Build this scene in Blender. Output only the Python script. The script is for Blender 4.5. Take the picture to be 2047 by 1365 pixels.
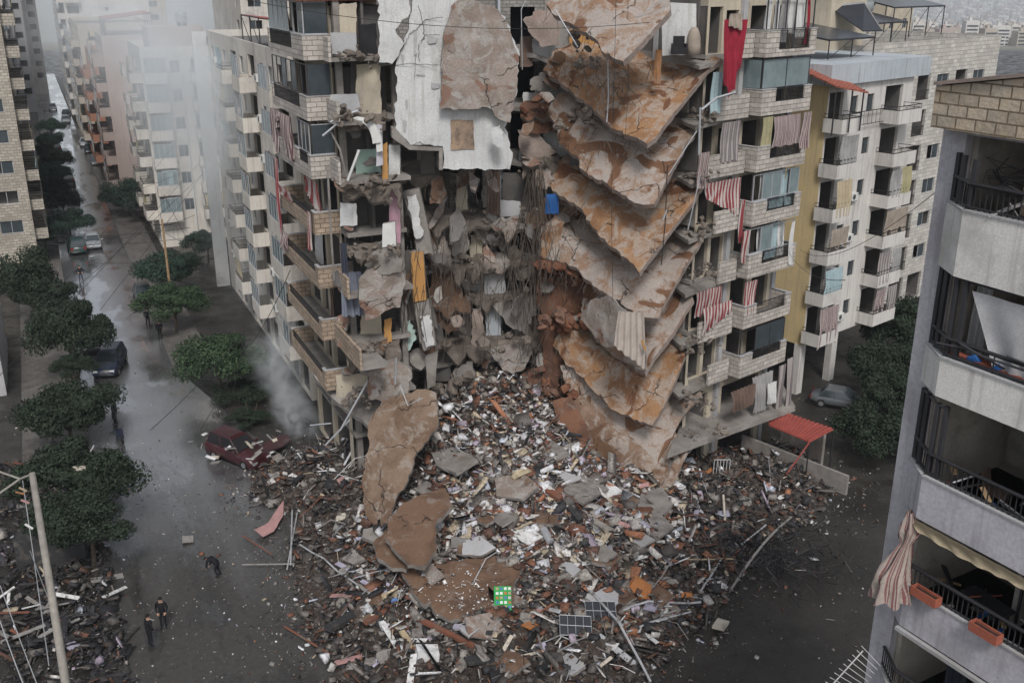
import bpy, math, random
import numpy as np
from mathutils import Vector, Matrix, noise, geometry

for o in list(bpy.data.objects): bpy.data.objects.remove(o)
SC = bpy.context.scene
COL = SC.collection
R = math.radians

# ------------------------------------------------------------------ camera, sky, sun, exposure
FPX = 2020.0; PITCH = R(19.9); CAMH = 30.0
cam_d = bpy.data.cameras.new('camera'); cam = bpy.data.objects.new('camera', cam_d); COL.objects.link(cam)
cam.location = (0, 0, CAMH); cam.rotation_euler = (R(90) - PITCH, 0, 0)
cam_d.sensor_width = 36.0; cam_d.lens = 36.0 * FPX / 2047.0
cam_d.clip_start = 0.3; cam_d.clip_end = 12000
SC.camera = cam
SC.cycles.volume_bounces = 2
SUN_EL, SUN_AZ = 48.0, 172.0
w = bpy.data.worlds.new("World"); SC.world = w; w.use_nodes = True
nt = w.node_tree; nt.nodes.clear()
sky = nt.nodes.new('ShaderNodeTexSky'); sky.sky_type = 'NISHITA'; sky.sun_disc = False
sky.sun_elevation = R(SUN_EL); sky.sun_rotation = R(SUN_AZ); sky.air_density = 1.0; sky.dust_density = 2.0; sky.ozone_density = 1.0
hs = nt.nodes.new('ShaderNodeHueSaturation'); hs.inputs['Saturation'].default_value = 0.30
bg = nt.nodes.new('ShaderNodeBackground'); bg.inputs[1].default_value = 0.12
wo = nt.nodes.new('ShaderNodeOutputWorld')
nt.links.new(sky.outputs[0], hs.inputs['Color']); nt.links.new(hs.outputs[0], bg.inputs[0]); nt.links.new(bg.outputs[0], wo.inputs[0])
sun_d = bpy.data.lights.new('sun', 'SUN'); sun = bpy.data.objects.new('sun', sun_d); COL.objects.link(sun)
sun_d.energy = 2.0; sun_d.angle = R(14); sun_d.color = (1.0, 0.97, 0.93)
_az = R(SUN_AZ)   # sun stands towards (sin az, cos az)
_dir = Vector((-math.sin(_az) * math.cos(R(SUN_EL)), -math.cos(_az) * math.cos(R(SUN_EL)), -math.sin(R(SUN_EL))))
sun.rotation_euler = _dir.to_track_quat('-Z', 'Y').to_euler()
vs = SC.view_settings
vs.view_transform = 'Standard'; vs.look = 'None'; vs.gamma = 1; vs.use_curve_mapping = False; vs.exposure = 0.22

# ------------------------------------------------------------------ points seen in the photograph -> places in the world
_c, _s = math.cos(PITCH), math.sin(PITCH)
def ray(px, py):
    u = (px - 1023.5) / FPX; v = (682.5 - py) / FPX
    return (u, _c + v * _s, -_s + v * _c)
def PZ(px, py, z=0.0):
    d = ray(px, py); t = (z - CAMH) / d[2]; return (d[0] * t, d[1] * t, z)
def PY(px, py, Y):
    d = ray(px, py); t = Y / d[1]; return (d[0] * t, Y, CAMH + d[2] * t)
def PP(px, py, O, d):                                     # on the upright plane through O along d
    r = ray(px, py); n = (d[1], -d[0]); t = (O[0] * n[0] + O[1] * n[1]) / (r[0] * n[0] + r[1] * n[1])
    return (r[0] * t, r[1] * t, CAMH + r[2] * t)

class Fr:                                                 # facade frame: a runs along d, n points out of the wall
    def __init__(s, O, d, flip=1):
        l = math.hypot(*d); s.O = O; s.d = (d[0] / l, d[1] / l); s.n = (s.d[1] * flip, -s.d[0] * flip)
    def p(s, a, n, z=0.0):
        return (s.O[0] + s.d[0] * a + s.n[0] * n, s.O[1] + s.d[1] * a + s.n[1] * n, z)
    def inv(s, x, y):
        X = x - s.O[0]; Y = y - s.O[1]; return (X * s.d[0] + Y * s.d[1], X * s.n[0] + Y * s.n[1])
    def rel(s, a, n, d=None, turn=0):                     # a new frame starting at a point of this one
        p = s.p(a, n); f = Fr(p[:2], s.d); f.n = s.n
        return f
    def turned(s, a, n, sign=1):                          # frame whose wall faces along -d (sign=1) or +d
        p = s.p(a, n); f = Fr(p[:2], (s.n[0] * -1, s.n[1] * -1)); f.n = (-s.d[0] * sign, -s.d[1] * sign)
        return f

def tag(o, label=None, cat=None, group=None, kind=None):
    if label: o['label'] = label
    if cat: o['category'] = cat
    if group: o['group'] = group
    if kind: o['kind'] = kind
    return o
def thing(name, label, cat, loc, group=None):
    o = bpy.data.objects.new(name, None); COL.objects.link(o); o.location = loc
    o.empty_display_size = 0.2
    return tag(o, label, cat, group)
def origin_of(o):
    v = Vector((0, 0, 0))
    while o is not None:
        v += Vector(o.location); o = o.parent
    return v

class MB:
    def __init__(s): s.v = []; s.f = []; s.m = []; s.uv = {}
    def add(s, vs_, fs, mi=0):
        b = len(s.v); s.v.extend(vs_)
        for f in fs: s.f.append(tuple(i + b for i in f)); s.m.append(mi)
    def quad(s, a, b, c, d, mi=0, uv=None):
        s.add([a, b, c, d], [(0, 1, 2, 3)], mi)
        if uv: s.uv[len(s.f) - 1] = uv
    def hexa(s, P8, mi=0):                                # 4 bottom (ccw) + 4 top
        s.add(P8, [(3, 2, 1, 0), (4, 5, 6, 7), (0, 1, 5, 4), (1, 2, 6, 5), (2, 3, 7, 6), (3, 0, 4, 7)], mi)
    def box(s, x0, x1, y0, y1, z0, z1, mi=0):
        s.hexa([(x0, y0, z0), (x1, y0, z0), (x1, y1, z0), (x0, y1, z0), (x0, y0, z1), (x1, y0, z1), (x1, y1, z1), (x0, y1, z1)], mi)
    def fb(s, F, a0, a1, n0, n1, z0, z1, mi=0):
        s.hexa([F.p(a0, n0, z0), F.p(a1, n0, z0), F.p(a1, n1, z0), F.p(a0, n1, z0), F.p(a0, n0, z1), F.p(a1, n0, z1), F.p(a1, n1, z1), F.p(a0, n1, z1)], mi)
    def obox(s, c, sx, sy, sz, rot=(0, 0, 0), mi=0, jit=0.0, rnd=random):
        M = Matrix.Rotation(rot[2], 3, 'Z') @ Matrix.Rotation(rot[1], 3, 'Y') @ Matrix.Rotation(rot[0], 3, 'X')
        P = []
        for z in (-1, 1):
            for x, y in ((-1, -1), (1, -1), (1, 1), (-1, 1)):
                q = Vector((x * sx / 2 * (1 + rnd.uniform(-jit, jit)), y * sy / 2 * (1 + rnd.uniform(-jit, jit)), z * sz / 2 * (1 + rnd.uniform(-jit, jit))))
                P.append(tuple(Vector(c) + M @ q))
        s.hexa(P, mi)
    def tube(s, pts, r, mi=0, n=6, r2=None, cap=True):
        pts = [Vector(p) for p in pts]; rings = []
        for i, p in enumerate(pts):
            t = (pts[min(i + 1, len(pts) - 1)] - pts[max(i - 1, 0)])
            if t.length < 1e-6: t = Vector((0, 0, 1))
            t.normalize(); a = t.cross(Vector((0, 0, 1)) if abs(t.z) < .9 else Vector((1, 0, 0))).normalized(); b = t.cross(a)
            rr = r if r2 is None else r + (r2 - r) * i / max(1, len(pts) - 1)
            rings.append([tuple(p + a * math.cos(k * 2 * math.pi / n) * rr + b * math.sin(k * 2 * math.pi / n) * rr) for k in range(n)])
        vs_ = [q for g in rings for q in g]; fs = []
        for i in range(len(pts) - 1):
            for k in range(n): fs.append((i * n + k, i * n + (k + 1) % n, (i + 1) * n + (k + 1) % n, (i + 1) * n + k))
        if cap: fs.append(tuple(range(n - 1, -1, -1))); fs.append(tuple((len(pts) - 1) * n + k for k in range(n)))
        s.add(vs_, fs, mi)
    def prism(s, poly, z0, z1, mi=0):
        n = len(poly); vs_ = [(x, y, z0) for x, y in poly] + [(x, y, z1) for x, y in poly]
        s.add(vs_, [tuple(range(n - 1, -1, -1)), tuple(range(n, 2 * n))] + [(i, (i + 1) % n, n + (i + 1) % n, n + i) for i in range(n)], mi)
    def lathe(s, c, prof, mi=0, n=12):                    # prof: (radius, z)
        vs_ = []; fs = []
        for r, z in prof: vs_ += [(c[0] + r * math.cos(k * 2 * math.pi / n), c[1] + r * math.sin(k * 2 * math.pi / n), c[2] + z) for k in range(n)]
        for i in range(len(prof) - 1):
            for k in range(n): fs.append((i * n + k, i * n + (k + 1) % n, (i + 1) * n + (k + 1) % n, (i + 1) * n + k))
        fs.append(tuple(range(n - 1, -1, -1))); fs.append(tuple((len(prof) - 1) * n + k for k in range(n)))
        s.add(vs_, fs, mi)
    def build(s, name, mats, parent=None, label=None, smooth=False):
        me = bpy.data.meshes.new(name)
        base = origin_of(parent) if parent is not None else Vector((0, 0, 0))
        V = np.array(s.v, dtype=float).reshape(-1, 3) - np.array(base)
        me.from_pydata(V.tolist(), [], s.f)
        if not isinstance(mats, (list, tuple)): mats = [mats]
        for m in mats: me.materials.append(m)
        me.polygons.foreach_set('material_index', [min(i, len(mats) - 1) for i in s.m])
        if smooth: me.polygons.foreach_set('use_smooth', [True] * len(s.f))
        uvl = me.uv_layers.new(name='UVMap'); W = s.v
        buf = np.zeros(len(me.loops) * 2); k = 0
        for fi, f in enumerate(s.f):
            if fi in s.uv:
                for q in s.uv[fi]: buf[k] = q[0]; buf[k + 1] = q[1]; k += 2
                continue
            p0 = W[f[0]]; p1 = W[f[1]]; p2 = W[f[2]]
            ax = (p1[0]-p0[0], p1[1]-p0[1], p1[2]-p0[2]); bx = (p2[0]-p0[0], p2[1]-p0[1], p2[2]-p0[2])
            n = (ax[1]*bx[2]-ax[2]*bx[1], ax[2]*bx[0]-ax[0]*bx[2], ax[0]*bx[1]-ax[1]*bx[0])
            l = math.sqrt(n[0]**2 + n[1]**2 + n[2]**2) or 1
            if abs(n[2]) / l > .75:
                for i in f: buf[k] = W[i][0]; buf[k + 1] = W[i][1]; k += 2
            else:
                h = math.hypot(n[0], n[1]) or 1; tx, ty = -n[1] / h, n[0] / h
                for i in f: buf[k] = W[i][0] * tx + W[i][1] * ty; buf[k + 1] = W[i][2]; k += 2
        uvl.data.foreach_set('uv', buf)
        me.update()
        o = bpy.data.objects.new(name, me); COL.objects.link(o)
        if parent is not None: o.parent = parent
        if label: o['label'] = label
        return o

def copy_tree(o, parent=None):
    c = o.copy(); COL.objects.link(c)
    if parent is not None: c.parent = parent
    for ch in [x for x in CH.get(o.name, [])]: copy_tree(ch, c)
    return c
CH = {}
def kids():
    CH.clear()
    for x in bpy.data.objects:
        if x.parent: CH.setdefault(x.parent.name, []).append(x)

# ------------------------------------------------------------------ materials
M = {}
def mat(name, c1, c2=None, sc=1.2, rough=.85, bump=.2, bsc=12, dirt=None, dirt_amt=.5, dsc=.35, metal=0, spec=.3, brick=None, stripe=None, hue=0, streak=None):
    m = bpy.data.materials.new(name); m.use_nodes = True; t = m.node_tree; N = t.nodes; L = t.links
    b = N['Principled BSDF']; b.inputs['Roughness'].default_value = rough; b.inputs['Metallic'].default_value = metal
    b.inputs['Specular IOR Level'].default_value = spec
    tc = N.new('ShaderNodeTexCoord')
    c2 = c2 or tuple(x * .72 for x in c1)
    def nz(scale, det=5, ro=.6, vec=None):
        q = N.new('ShaderNodeTexNoise'); q.inputs['Scale'].default_value = scale; q.inputs['Detail'].default_value = det; q.inputs['Roughness'].default_value = ro
        L.new(vec or tc.outputs['Object'], q.inputs['Vector']); return q
    def ramp(src, a, bb, ca=(0, 0, 0, 1), cb=(1, 1, 1, 1)):
        q = N.new('ShaderNodeValToRGB'); q.color_ramp.elements[0].position = a; q.color_ramp.elements[1].position = bb
        q.color_ramp.elements[0].color = ca; q.color_ramp.elements[1].color = cb; L.new(src, q.inputs[0]); return q
    def mix(f, A, B):
        q = N.new('ShaderNodeMix'); q.data_type = 'RGBA'
        if isinstance(f, float): q.inputs[0].default_value = f
        else: L.new(f, q.inputs[0])
        for i, x in ((6, A), (7, B)):
            if isinstance(x, tuple): q.inputs[i].default_value = (*x[:3], 1)
            else: L.new(x, q.inputs[i])
        return q.outputs[2]
    n1 = nz(sc); r1 = ramp(n1.outputs[0], .35, .65)
    col = mix(r1.outputs[0], c1, c2)
    hsrc = None
    if brick:
        bw, bh, mort, msz = brick
        bt = N.new('ShaderNodeTexBrick'); uvn = tc.outputs['UV']; L.new(uvn, bt.inputs['Vector'])
        bt.inputs['Scale'].default_value = 1; bt.inputs['Brick Width'].default_value = bw; bt.inputs['Row Height'].default_value = bh
        bt.inputs['Mortar Size'].default_value = msz; bt.inputs['Mortar Smooth'].default_value = .3
        bt.inputs['Color1'].default_value = (.78, .78, .78, 1); bt.inputs['Color2'].default_value = (1.12, 1.12, 1.12, 1); bt.inputs['Mortar'].default_value = (*mort, 1)
        mm = N.new('ShaderNodeMix'); mm.data_type = 'RGBA'; mm.blend_type = 'MULTIPLY'; mm.inputs[0].default_value = 1
        L.new(col, mm.inputs[6]); L.new(bt.outputs['Color'], mm.inputs[7]); col = mm.outputs[2]; hsrc = bt.outputs['Fac']
    if stripe:
        wdt, cols, ax = stripe
        sx = N.new('ShaderNodeSeparateXYZ'); L.new(tc.outputs['UV'], sx.inputs[0])
        md = N.new('ShaderNodeMath'); md.operation = 'DIVIDE'; L.new(sx.outputs[ax], md.inputs[0]); md.inputs[1].default_value = wdt
        fr_ = N.new('ShaderNodeMath'); fr_.operation = 'FRACT'; L.new(md.outputs[0], fr_.inputs[0])
        cr = N.new('ShaderNodeValToRGB'); cr.color_ramp.interpolation = 'CONSTANT'; L.new(fr_.outputs[0], cr.inputs[0])
        el = cr.color_ramp.elements
        for i, (p, c) in enumerate(cols):
            e = el[i] if i < 2 else el.new(p)
            e.position = p; e.color = (*c, 1)
        mm = N.new('ShaderNodeMix'); mm.data_type = 'RGBA'; mm.blend_type = 'MULTIPLY'; mm.inputs[0].default_value = 1
        L.new(cr.outputs[0], mm.inputs[6]); L.new(ramp(n1.outputs[0], .2, .8, (.7, .7, .7, 1), (1.1, 1.1, 1.1, 1)).outputs[0], mm.inputs[7]); col = mm.outputs[2]
    if bump:
        ng = nz(bsc * 1.6, 7, .75); rg = ramp(ng.outputs[0], .3, .7, (.74, .73, .72, 1), (1.14, 1.14, 1.14, 1))
        mg = N.new('ShaderNodeMix'); mg.data_type = 'RGBA'; mg.blend_type = 'MULTIPLY'; mg.inputs[0].default_value = 1
        L.new(col, mg.inputs[6]); L.new(rg.outputs[0], mg.inputs[7]); col = mg.outputs[2]
    if dirt:
        n2 = nz(dsc, 8, .7); r2 = ramp(n2.outputs[0], .62 - dirt_amt * .25, .70)
        col = mix(r2.outputs[0], col, dirt)
    if streak:                                           # rain streaks: noise stretched along the height
        mp = N.new('ShaderNodeMapping'); mp.inputs['Scale'].default_value = (5, 5, .25); L.new(tc.outputs['Object'], mp.inputs[0])
        n3 = nz(1.0, 4, .6, mp.outputs[0]); r3 = ramp(n3.outputs[0], .52, .75)
        col = mix(r3.outputs[0], col, streak)
    L.new(col, b.inputs['Base Color'])
    if bump:
        n4 = nz(bsc, 6, .7); bp = N.new('ShaderNodeBump'); bp.inputs['Strength'].default_value = bump; bp.inputs['Distance'].default_value = .05
        if hsrc is not None:
            sb = N.new('ShaderNodeMath'); sb.operation = 'SUBTRACT'; L.new(n4.outputs[0], sb.inputs[0]); L.new(hsrc, sb.inputs[1]); L.new(sb.outputs[0], bp.inputs['Height'])
        else: L.new(n4.outputs[0], bp.inputs['Height'])
        L.new(bp.outputs[0], b.inputs['Normal'])
    M[name] = m; return m

def slabmat(name, a, b_, dust, dust_lo=.50, seed=0.0, wet=None):
    m = bpy.data.materials.new(name); m.use_nodes = True; t = m.node_tree; N = t.nodes; L = t.links; bs = N['Principled BSDF']; bs.inputs['Roughness'].default_value = .85
    tc = N.new('ShaderNodeTexCoord'); mp = N.new('ShaderNodeMapping'); mp.inputs['Location'].default_value = (seed, seed * 1.7, 0); L.new(tc.outputs['Object'], mp.inputs[0])
    def nz(sc, det=6, ro=.6, dist=0, vec=None):
        q = N.new('ShaderNodeTexNoise'); q.inputs['Scale'].default_value = sc; q.inputs['Detail'].default_value = det; q.inputs['Roughness'].default_value = ro; q.inputs['Distortion'].default_value = dist; L.new(vec or mp.outputs[0], q.inputs['Vector']); return q.outputs[0]
    def rp(src, x0, x1, c0, c1):
        q = N.new('ShaderNodeValToRGB'); e = q.color_ramp.elements; e[0].position = x0; e[1].position = x1; e[0].color = (*c0, 1); e[1].color = (*c1, 1); L.new(src, q.inputs[0]); return q.outputs[0]
    def mx(f, A, B, mode='MIX'):
        q = N.new('ShaderNodeMix'); q.data_type = 'RGBA'; q.blend_type = mode
        if isinstance(f, (int, float)): q.inputs[0].default_value = f
        else: L.new(f, q.inputs[0])
        for i, x in ((6, A), (7, B)):
            if isinstance(x, tuple): q.inputs[i].default_value = (*x, 1)
            else: L.new(x, q.inputs[i])
        return q.outputs[2]
    K0, K1 = (0, 0, 0), (1, 1, 1)
    col = mx(rp(nz(.45, 4, .55, 1.0), .42, .58, K0, K1), a, b_)
    col = mx(rp(nz(1.1, 9, .72, .8), dust_lo, dust_lo + .10, K0, K1), col, dust)
    if wet: col = mx(rp(nz(.33, 3, .5, 1.5), .57, .60, K0, K1), col, wet)
    col = mx(1, col, rp(nz(14, 8, .8), .32, .68, (.62, .60, .58), (1.25, 1.24, 1.22)), 'MULTIPLY')
    wv = N.new('ShaderNodeVectorMath'); wv.operation = 'ADD'; nv = N.new('ShaderNodeTexNoise'); nv.inputs['Scale'].default_value = 1.4; nv.inputs['Detail'].default_value = 5; L.new(mp.outputs[0], nv.inputs[0]); L.new(mp.outputs[0], wv.inputs[0]); L.new(nv.outputs[1], wv.inputs[1])
    vo = N.new('ShaderNodeTexVoronoi'); vo.feature = 'DISTANCE_TO_EDGE'; vo.inputs['Scale'].default_value = .30; L.new(wv.outputs[0], vo.inputs['Vector'])
    ck = rp(vo.outputs['Distance'], .0, .009, (1, 1, 1), (0, 0, 0)); msk = rp(nz(.5, 2), .50, .56, K0, K1); cm = mx(1, ck, msk, 'MULTIPLY')
    col = mx(cm, col, (.03, .022, .018)); L.new(col, bs.inputs['Base Color'])
    hb = N.new('ShaderNodeMath'); hb.operation = 'SUBTRACT'; L.new(nz(3.2, 10, .72), hb.inputs[0]); L.new(cm, hb.inputs[1])
    bp = N.new('ShaderNodeBump'); bp.inputs['Strength'].default_value = 1; bp.inputs['Distance'].default_value = .07; L.new(hb.outputs[0], bp.inputs['Height']); L.new(bp.outputs[0], bs.inputs['Normal'])
    M[name] = m; return m
slabmat('slab_a', (.30, .165, .08), (.215, .11, .055), (.32, .26, .215), .46, 0, (.14, .06, .028)); slabmat('slab_b', (.28, .20, .15), (.25, .155, .10), (.34, .30, .275), .42, 7, (.15, .075, .04)); slabmat('slab_c', (.16, .095, .06), (.105, .06, .038), (.21, .17, .145), .54, 13)
slabmat('slab_d', (.24, .165, .12), (.17, .105, .07), (.31, .27, .24), .48, 19, (.12, .065, .035)); slabmat('slab_e', (.28, .235, .21), (.22, .18, .155), (.33, .31, .295), .48, 23, (.20, .12, .09)); slabmat('slab_f', (.17, .08, .045), (.10, .047, .03), (.17, .13, .11), .55, 31)
slabmat('slab_g', (.20, .14, .10), (.135, .085, .055), (.26, .22, .19), .52, 43)
DUST = (.26, .235, .215)
mat('concrete', (.30, .28, .26), (.20, .185, .17), sc=.9, bump=.5, dirt=(.14, .12, .105), dsc=.6)
mat('concrete_dark', (.16, .15, .145), (.10, .095, .09), sc=.9, bump=.5)
mat('concrete_rubble', (.27, .25, .235), (.15, .135, .125), sc=2.5, bump=.9, bsc=7)
mat('screed', (.36, .19, .085), (.25, .115, .05), sc=.5, bump=.6, bsc=4, dirt=(.33, .26, .22), dirt_amt=.55, dsc=.28)
mat('screed_pink', (.36, .24, .18), (.27, .16, .11), sc=.6, bump=.6, bsc=4, dirt=(.34, .29, .265), dirt_amt=.7, dsc=.3)
mat('slab_brown', (.20, .12, .075), (.135, .08, .05), sc=.5, rough=.6, bump=.6, bsc=4, dirt=(.24, .20, .175), dirt_amt=.3, dsc=.3)
mat('rust_earth', (.20, .085, .045), (.10, .045, .03), sc=1.1, bump=.8, bsc=5, dirt=(.17, .13, .11), dirt_amt=.4)
mat('plaster_white', (.58, .585, .58), (.48, .49, .50), sc=.35, bump=.25, bsc=8, dirt=(.32, .30, .285), dirt_amt=.3, dsc=.6, streak=(.40, .385, .365))
mat('plaster_blue', (.42, .45, .49), (.36, .39, .42), sc=.6, bump=.15, dirt=(.25, .24, .23))
mat('plaster_cream', (.52, .46, .36), (.44, .39, .31), sc=.5, bump=.15, dirt=(.30, .27, .23), streak=(.36, .32, .26))
mat('plaster_grey', (.42, .42, .43), (.34, .34, .35), sc=.5, bump=.15, dirt=(.26, .25, .24))
mat('plaster_lilac', (.50, .49, .53), (.42, .41, .45), sc=.35, bump=.12, bsc=6, dirt=(.30, .29, .30), streak=(.27, .26, .28))
mat('paint_pink', (.52, .30, .38), (.45, .26, .33), bump=.15, dirt=(.36, .28, .28))
mat('paint_orange', (.50, .27, .09), (.42, .22, .08), bump=.15, dirt=(.30, .20, .12), dirt_amt=.2)
mat('paint_mint', (.38, .50, .46), (.33, .44, .40), bump=.15)
mat('paint_green', (.24, .33, .29), (.20, .28, .25), bump=.15)
mat('stone', (.52, .48, .44), (.42, .385, .35), sc=1.5, bump=.7, bsc=9, brick=(.62, .27, (.42, .40, .38), .018), dirt=(.30, .27, .25), dirt_amt=.3)
mat('stone_white', (.56, .54, .50), (.48, .46, .43), sc=1.0, bump=.5, bsc=9, brick=(.8, .35, (.5, .48, .46), .02), dirt=(.36, .33, .30), dirt_amt=.3, streak=(.40, .37, .34))
mat('stone_tan', (.42, .33, .25), (.33, .26, .20), sc=1.5, bump=.7, bsc=9, brick=(.55, .27, (.38, .35, .32), .02), dirt=(.24, .20, .17), dirt_amt=.35)
mat('stone_big', (.46, .41, .34), (.54, .43, .31), sc=1.2, bump=.9, bsc=6, brick=(.5, .26, (.40, .37, .34), .02), dirt=(.33, .28, .25), dirt_amt=.3)
mat('block', (.30, .285, .27), (.22, .21, .20), sc=1, bump=.6, brick=(.42, .21, (.55, .53, .5), .02))
mat('interior', (.14, .13, .125), (.09, .085, .08), sc=.8)  # dark room surfaces, indoor shade put into the colour
mat('interior_light', (.32, .30, .28), (.24, .225, .21), sc=.8, dirt=(.14, .13, .12))
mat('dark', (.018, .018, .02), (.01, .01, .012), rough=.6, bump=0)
mat('glass', (.05, .062, .07), (.035, .045, .05), rough=.08, bump=0, spec=.7)
mat('glass_pale', (.20, .25, .26), (.15, .19, .20), rough=.12, bump=0, spec=.7)
mat('alu', (.42, .43, .45), (.34, .35, .37), rough=.45, metal=.3, bump=0)
mat('alu_dark', (.05, .05, .055), (.035, .035, .04), rough=.4, bump=0)
mat('iron', (.025, .025, .028), (.018, .018, .02), rough=.5, bump=0)
mat('rebar', (.12, .10, .085), (.07, .055, .045), rough=.7, bump=0)
mat('wire', (.03, .03, .03), (.02, .02, .02), rough=.6, bump=0)
mat('red_tile', (.42, .13, .085), (.33, .10, .07), sc=3, bump=.4, brick=(.25, .3, (.35, .35, .35), .03))
mat('red_sheet', (.32, .075, .06), (.25, .06, .05), sc=2, bump=.2, rough=.5)
mat('cloth_stripe', (.5, .4, .4), rough=.95, bump=.3, stripe=(.16, [(0, (.40, .35, .33)), (.35, (.19, .10, .11)), (.55, (.44, .40, .38)), (.75, (.15, .085, .095))], 0))
mat('cloth_redwhite', (.5, .4, .4), rough=.95, bump=.3, stripe=(.17, [(0, (.48, .43, .41)), (.5, (.25, .05, .055))], 0))
mat('cloth_greystripe', (.5, .4, .4), rough=.95, bump=.3, stripe=(.2, [(0, (.36, .33, .32)), (.5, (.19, .165, .17))], 0))
mat('cloth_olive', (.36, .33, .20), (.27, .25, .15), rough=.95)
mat('cloth_sand', (.45, .38, .26), (.36, .30, .21), rough=.95)
mat('cloth_white', (.60, .60, .59), (.48, .48, .48), rough=.95)
mat('cloth_grey', (.33, .32, .32), (.24, .235, .235), rough=.95)
mat('cloth_cyan', (.34, .44, .47), (.27, .36, .39), rough=.9)
mat('cloth_red', (.30, .02, .04), (.20, .015, .03), rough=.9)
mat('cloth_blue', (.03, .13, .38), (.02, .09, .27), rough=.8)
mat('cloth_brown', (.16, .11, .09), (.11, .075, .06), rough=.95)
mat('wood_red', (.17, .06, .035), (.10, .035, .022), sc=4, rough=.6)
mat('wood_light', (.36, .25, .14), (.27, .18, .10), sc=4, rough=.7)
mat('ac_white', (.60, .60, .58), (.50, .50, .48), rough=.6, bump=0)
mat('ac_fan', (.07, .07, .07), (.05, .05, .05), bump=0)
mat('mesh_blue', (.06, .14, .30), (.04, .09, .2), rough=.8)
mat('terracotta', (.36, .11, .07), (.28, .085, .055), rough=.8)
mat('tank', (.30, .33, .33), (.24, .27, .27), rough=.6)
mat('tank_blue', (.09, .13, .18), (.07, .10, .14), rough=.5)
mat('cloth_white2', (.46, .41, .37), (.38, .33, .29), rough=.95)
mat('cloth_tarp', (.20, .22, .27), (.14, .155, .20), rough=.8)
mat('cloth_dark', (.05, .055, .08), (.03, .035, .05), rough=.9)
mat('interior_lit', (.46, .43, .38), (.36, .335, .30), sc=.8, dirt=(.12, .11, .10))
mat('plaster_white2', (.74, .73, .70), (.66, .65, .62), sc=.4, bump=.12, dirt=(.38, .36, .34), streak=(.42, .40, .38))
mat('tarp_white', (.55, .55, .57), (.46, .46, .48), rough=.5, bump=.1)
mat('plaster_blue2', (.44, .48, .52), (.36, .40, .43), sc=.4, bump=.1, streak=(.24, .25, .26))
mat('cloth_sand2', (.34, .29, .24), (.25, .21, .18), rough=.95)
mat('cloth_redwhite2', (.5, .4, .4), rough=.95, bump=.3, stripe=(.17, [(0, (.34, .29, .26)), (.5, (.20, .09, .09)), (.7, (.32, .27, .25)), (.85, (.17, .08, .08))], 0))
mat('solar', (.035, .038, .045), (.028, .03, .036), rough=.25, bump=0)
# ------------------------------------------------------------------ building helpers
def wall_open(mb, F, a0, a1, z0, z1, ops, n=0.0, rec=1.6, mi=0, mrev=0, mdark=1):
    """upright wall at n with real openings and a room-like recess behind each"""
    A = sorted(set([a0, a1] + [x for o in ops for x in (o[0], o[1])])); Z = sorted(set([z0, z1] + [x for o in ops for x in (o[2], o[3])]))
    for i in range(len(A) - 1):
        for j in range(len(Z) - 1):
            ca = (A[i] + A[i + 1]) / 2; cz = (Z[j] + Z[j + 1]) / 2
            if any(o[0] < ca < o[1] and o[2] < cz < o[3] for o in ops): continue
            mb.quad(F.p(A[i], n, Z[j]), F.p(A[i + 1], n, Z[j]), F.p(A[i + 1], n, Z[j + 1]), F.p(A[i], n, Z[j + 1]), mi)
    for o in ops:
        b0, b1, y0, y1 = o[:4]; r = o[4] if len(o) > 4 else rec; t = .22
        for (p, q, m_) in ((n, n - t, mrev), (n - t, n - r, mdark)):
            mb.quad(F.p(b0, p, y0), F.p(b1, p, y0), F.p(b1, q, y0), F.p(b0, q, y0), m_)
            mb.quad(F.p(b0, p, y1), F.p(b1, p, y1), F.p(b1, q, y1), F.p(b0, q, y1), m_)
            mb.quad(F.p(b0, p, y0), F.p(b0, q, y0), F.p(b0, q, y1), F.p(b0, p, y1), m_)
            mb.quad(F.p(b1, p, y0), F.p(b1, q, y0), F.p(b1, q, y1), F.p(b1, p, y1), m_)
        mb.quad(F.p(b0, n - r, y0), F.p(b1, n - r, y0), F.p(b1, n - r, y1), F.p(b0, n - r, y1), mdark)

def window(F, b0, b1, y0, y1, n, parent, frame='alu', glass='glass', panes=2, op=None, rnd=random):
    f = MB(); t = .05; d = n - .14
    for (x0, x1, q0, q1) in ((b0, b1, y0, y0 + t), (b0, b1, y1 - t, y1), (b0, b0 + t, y0 + t, y1 - t), (b1 - t, b1, y0 + t, y1 - t)): f.fb(F, x0, x1, d - .03, d + .03, q0, q1, 0)
    for i in range(1, panes): x = b0 + (b1 - b0) * i / panes; f.fb(F, x - .03, x + .03, d - .03, d + .03, y0 + t, y1 - t, 0)
    for i in range(panes):
        if op and rnd.random() < op: continue
        x0 = b0 + t + (b1 - b0 - 2 * t) * i / panes; x1 = b0 + t + (b1 - b0 - 2 * t) * (i + 1) / panes
        f.fb(F, x0, x1, d - .008, d + .008, y0 + t, y1 - t, 1)
    return f.build('window', [M[frame], M[glass]], parent)

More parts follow.
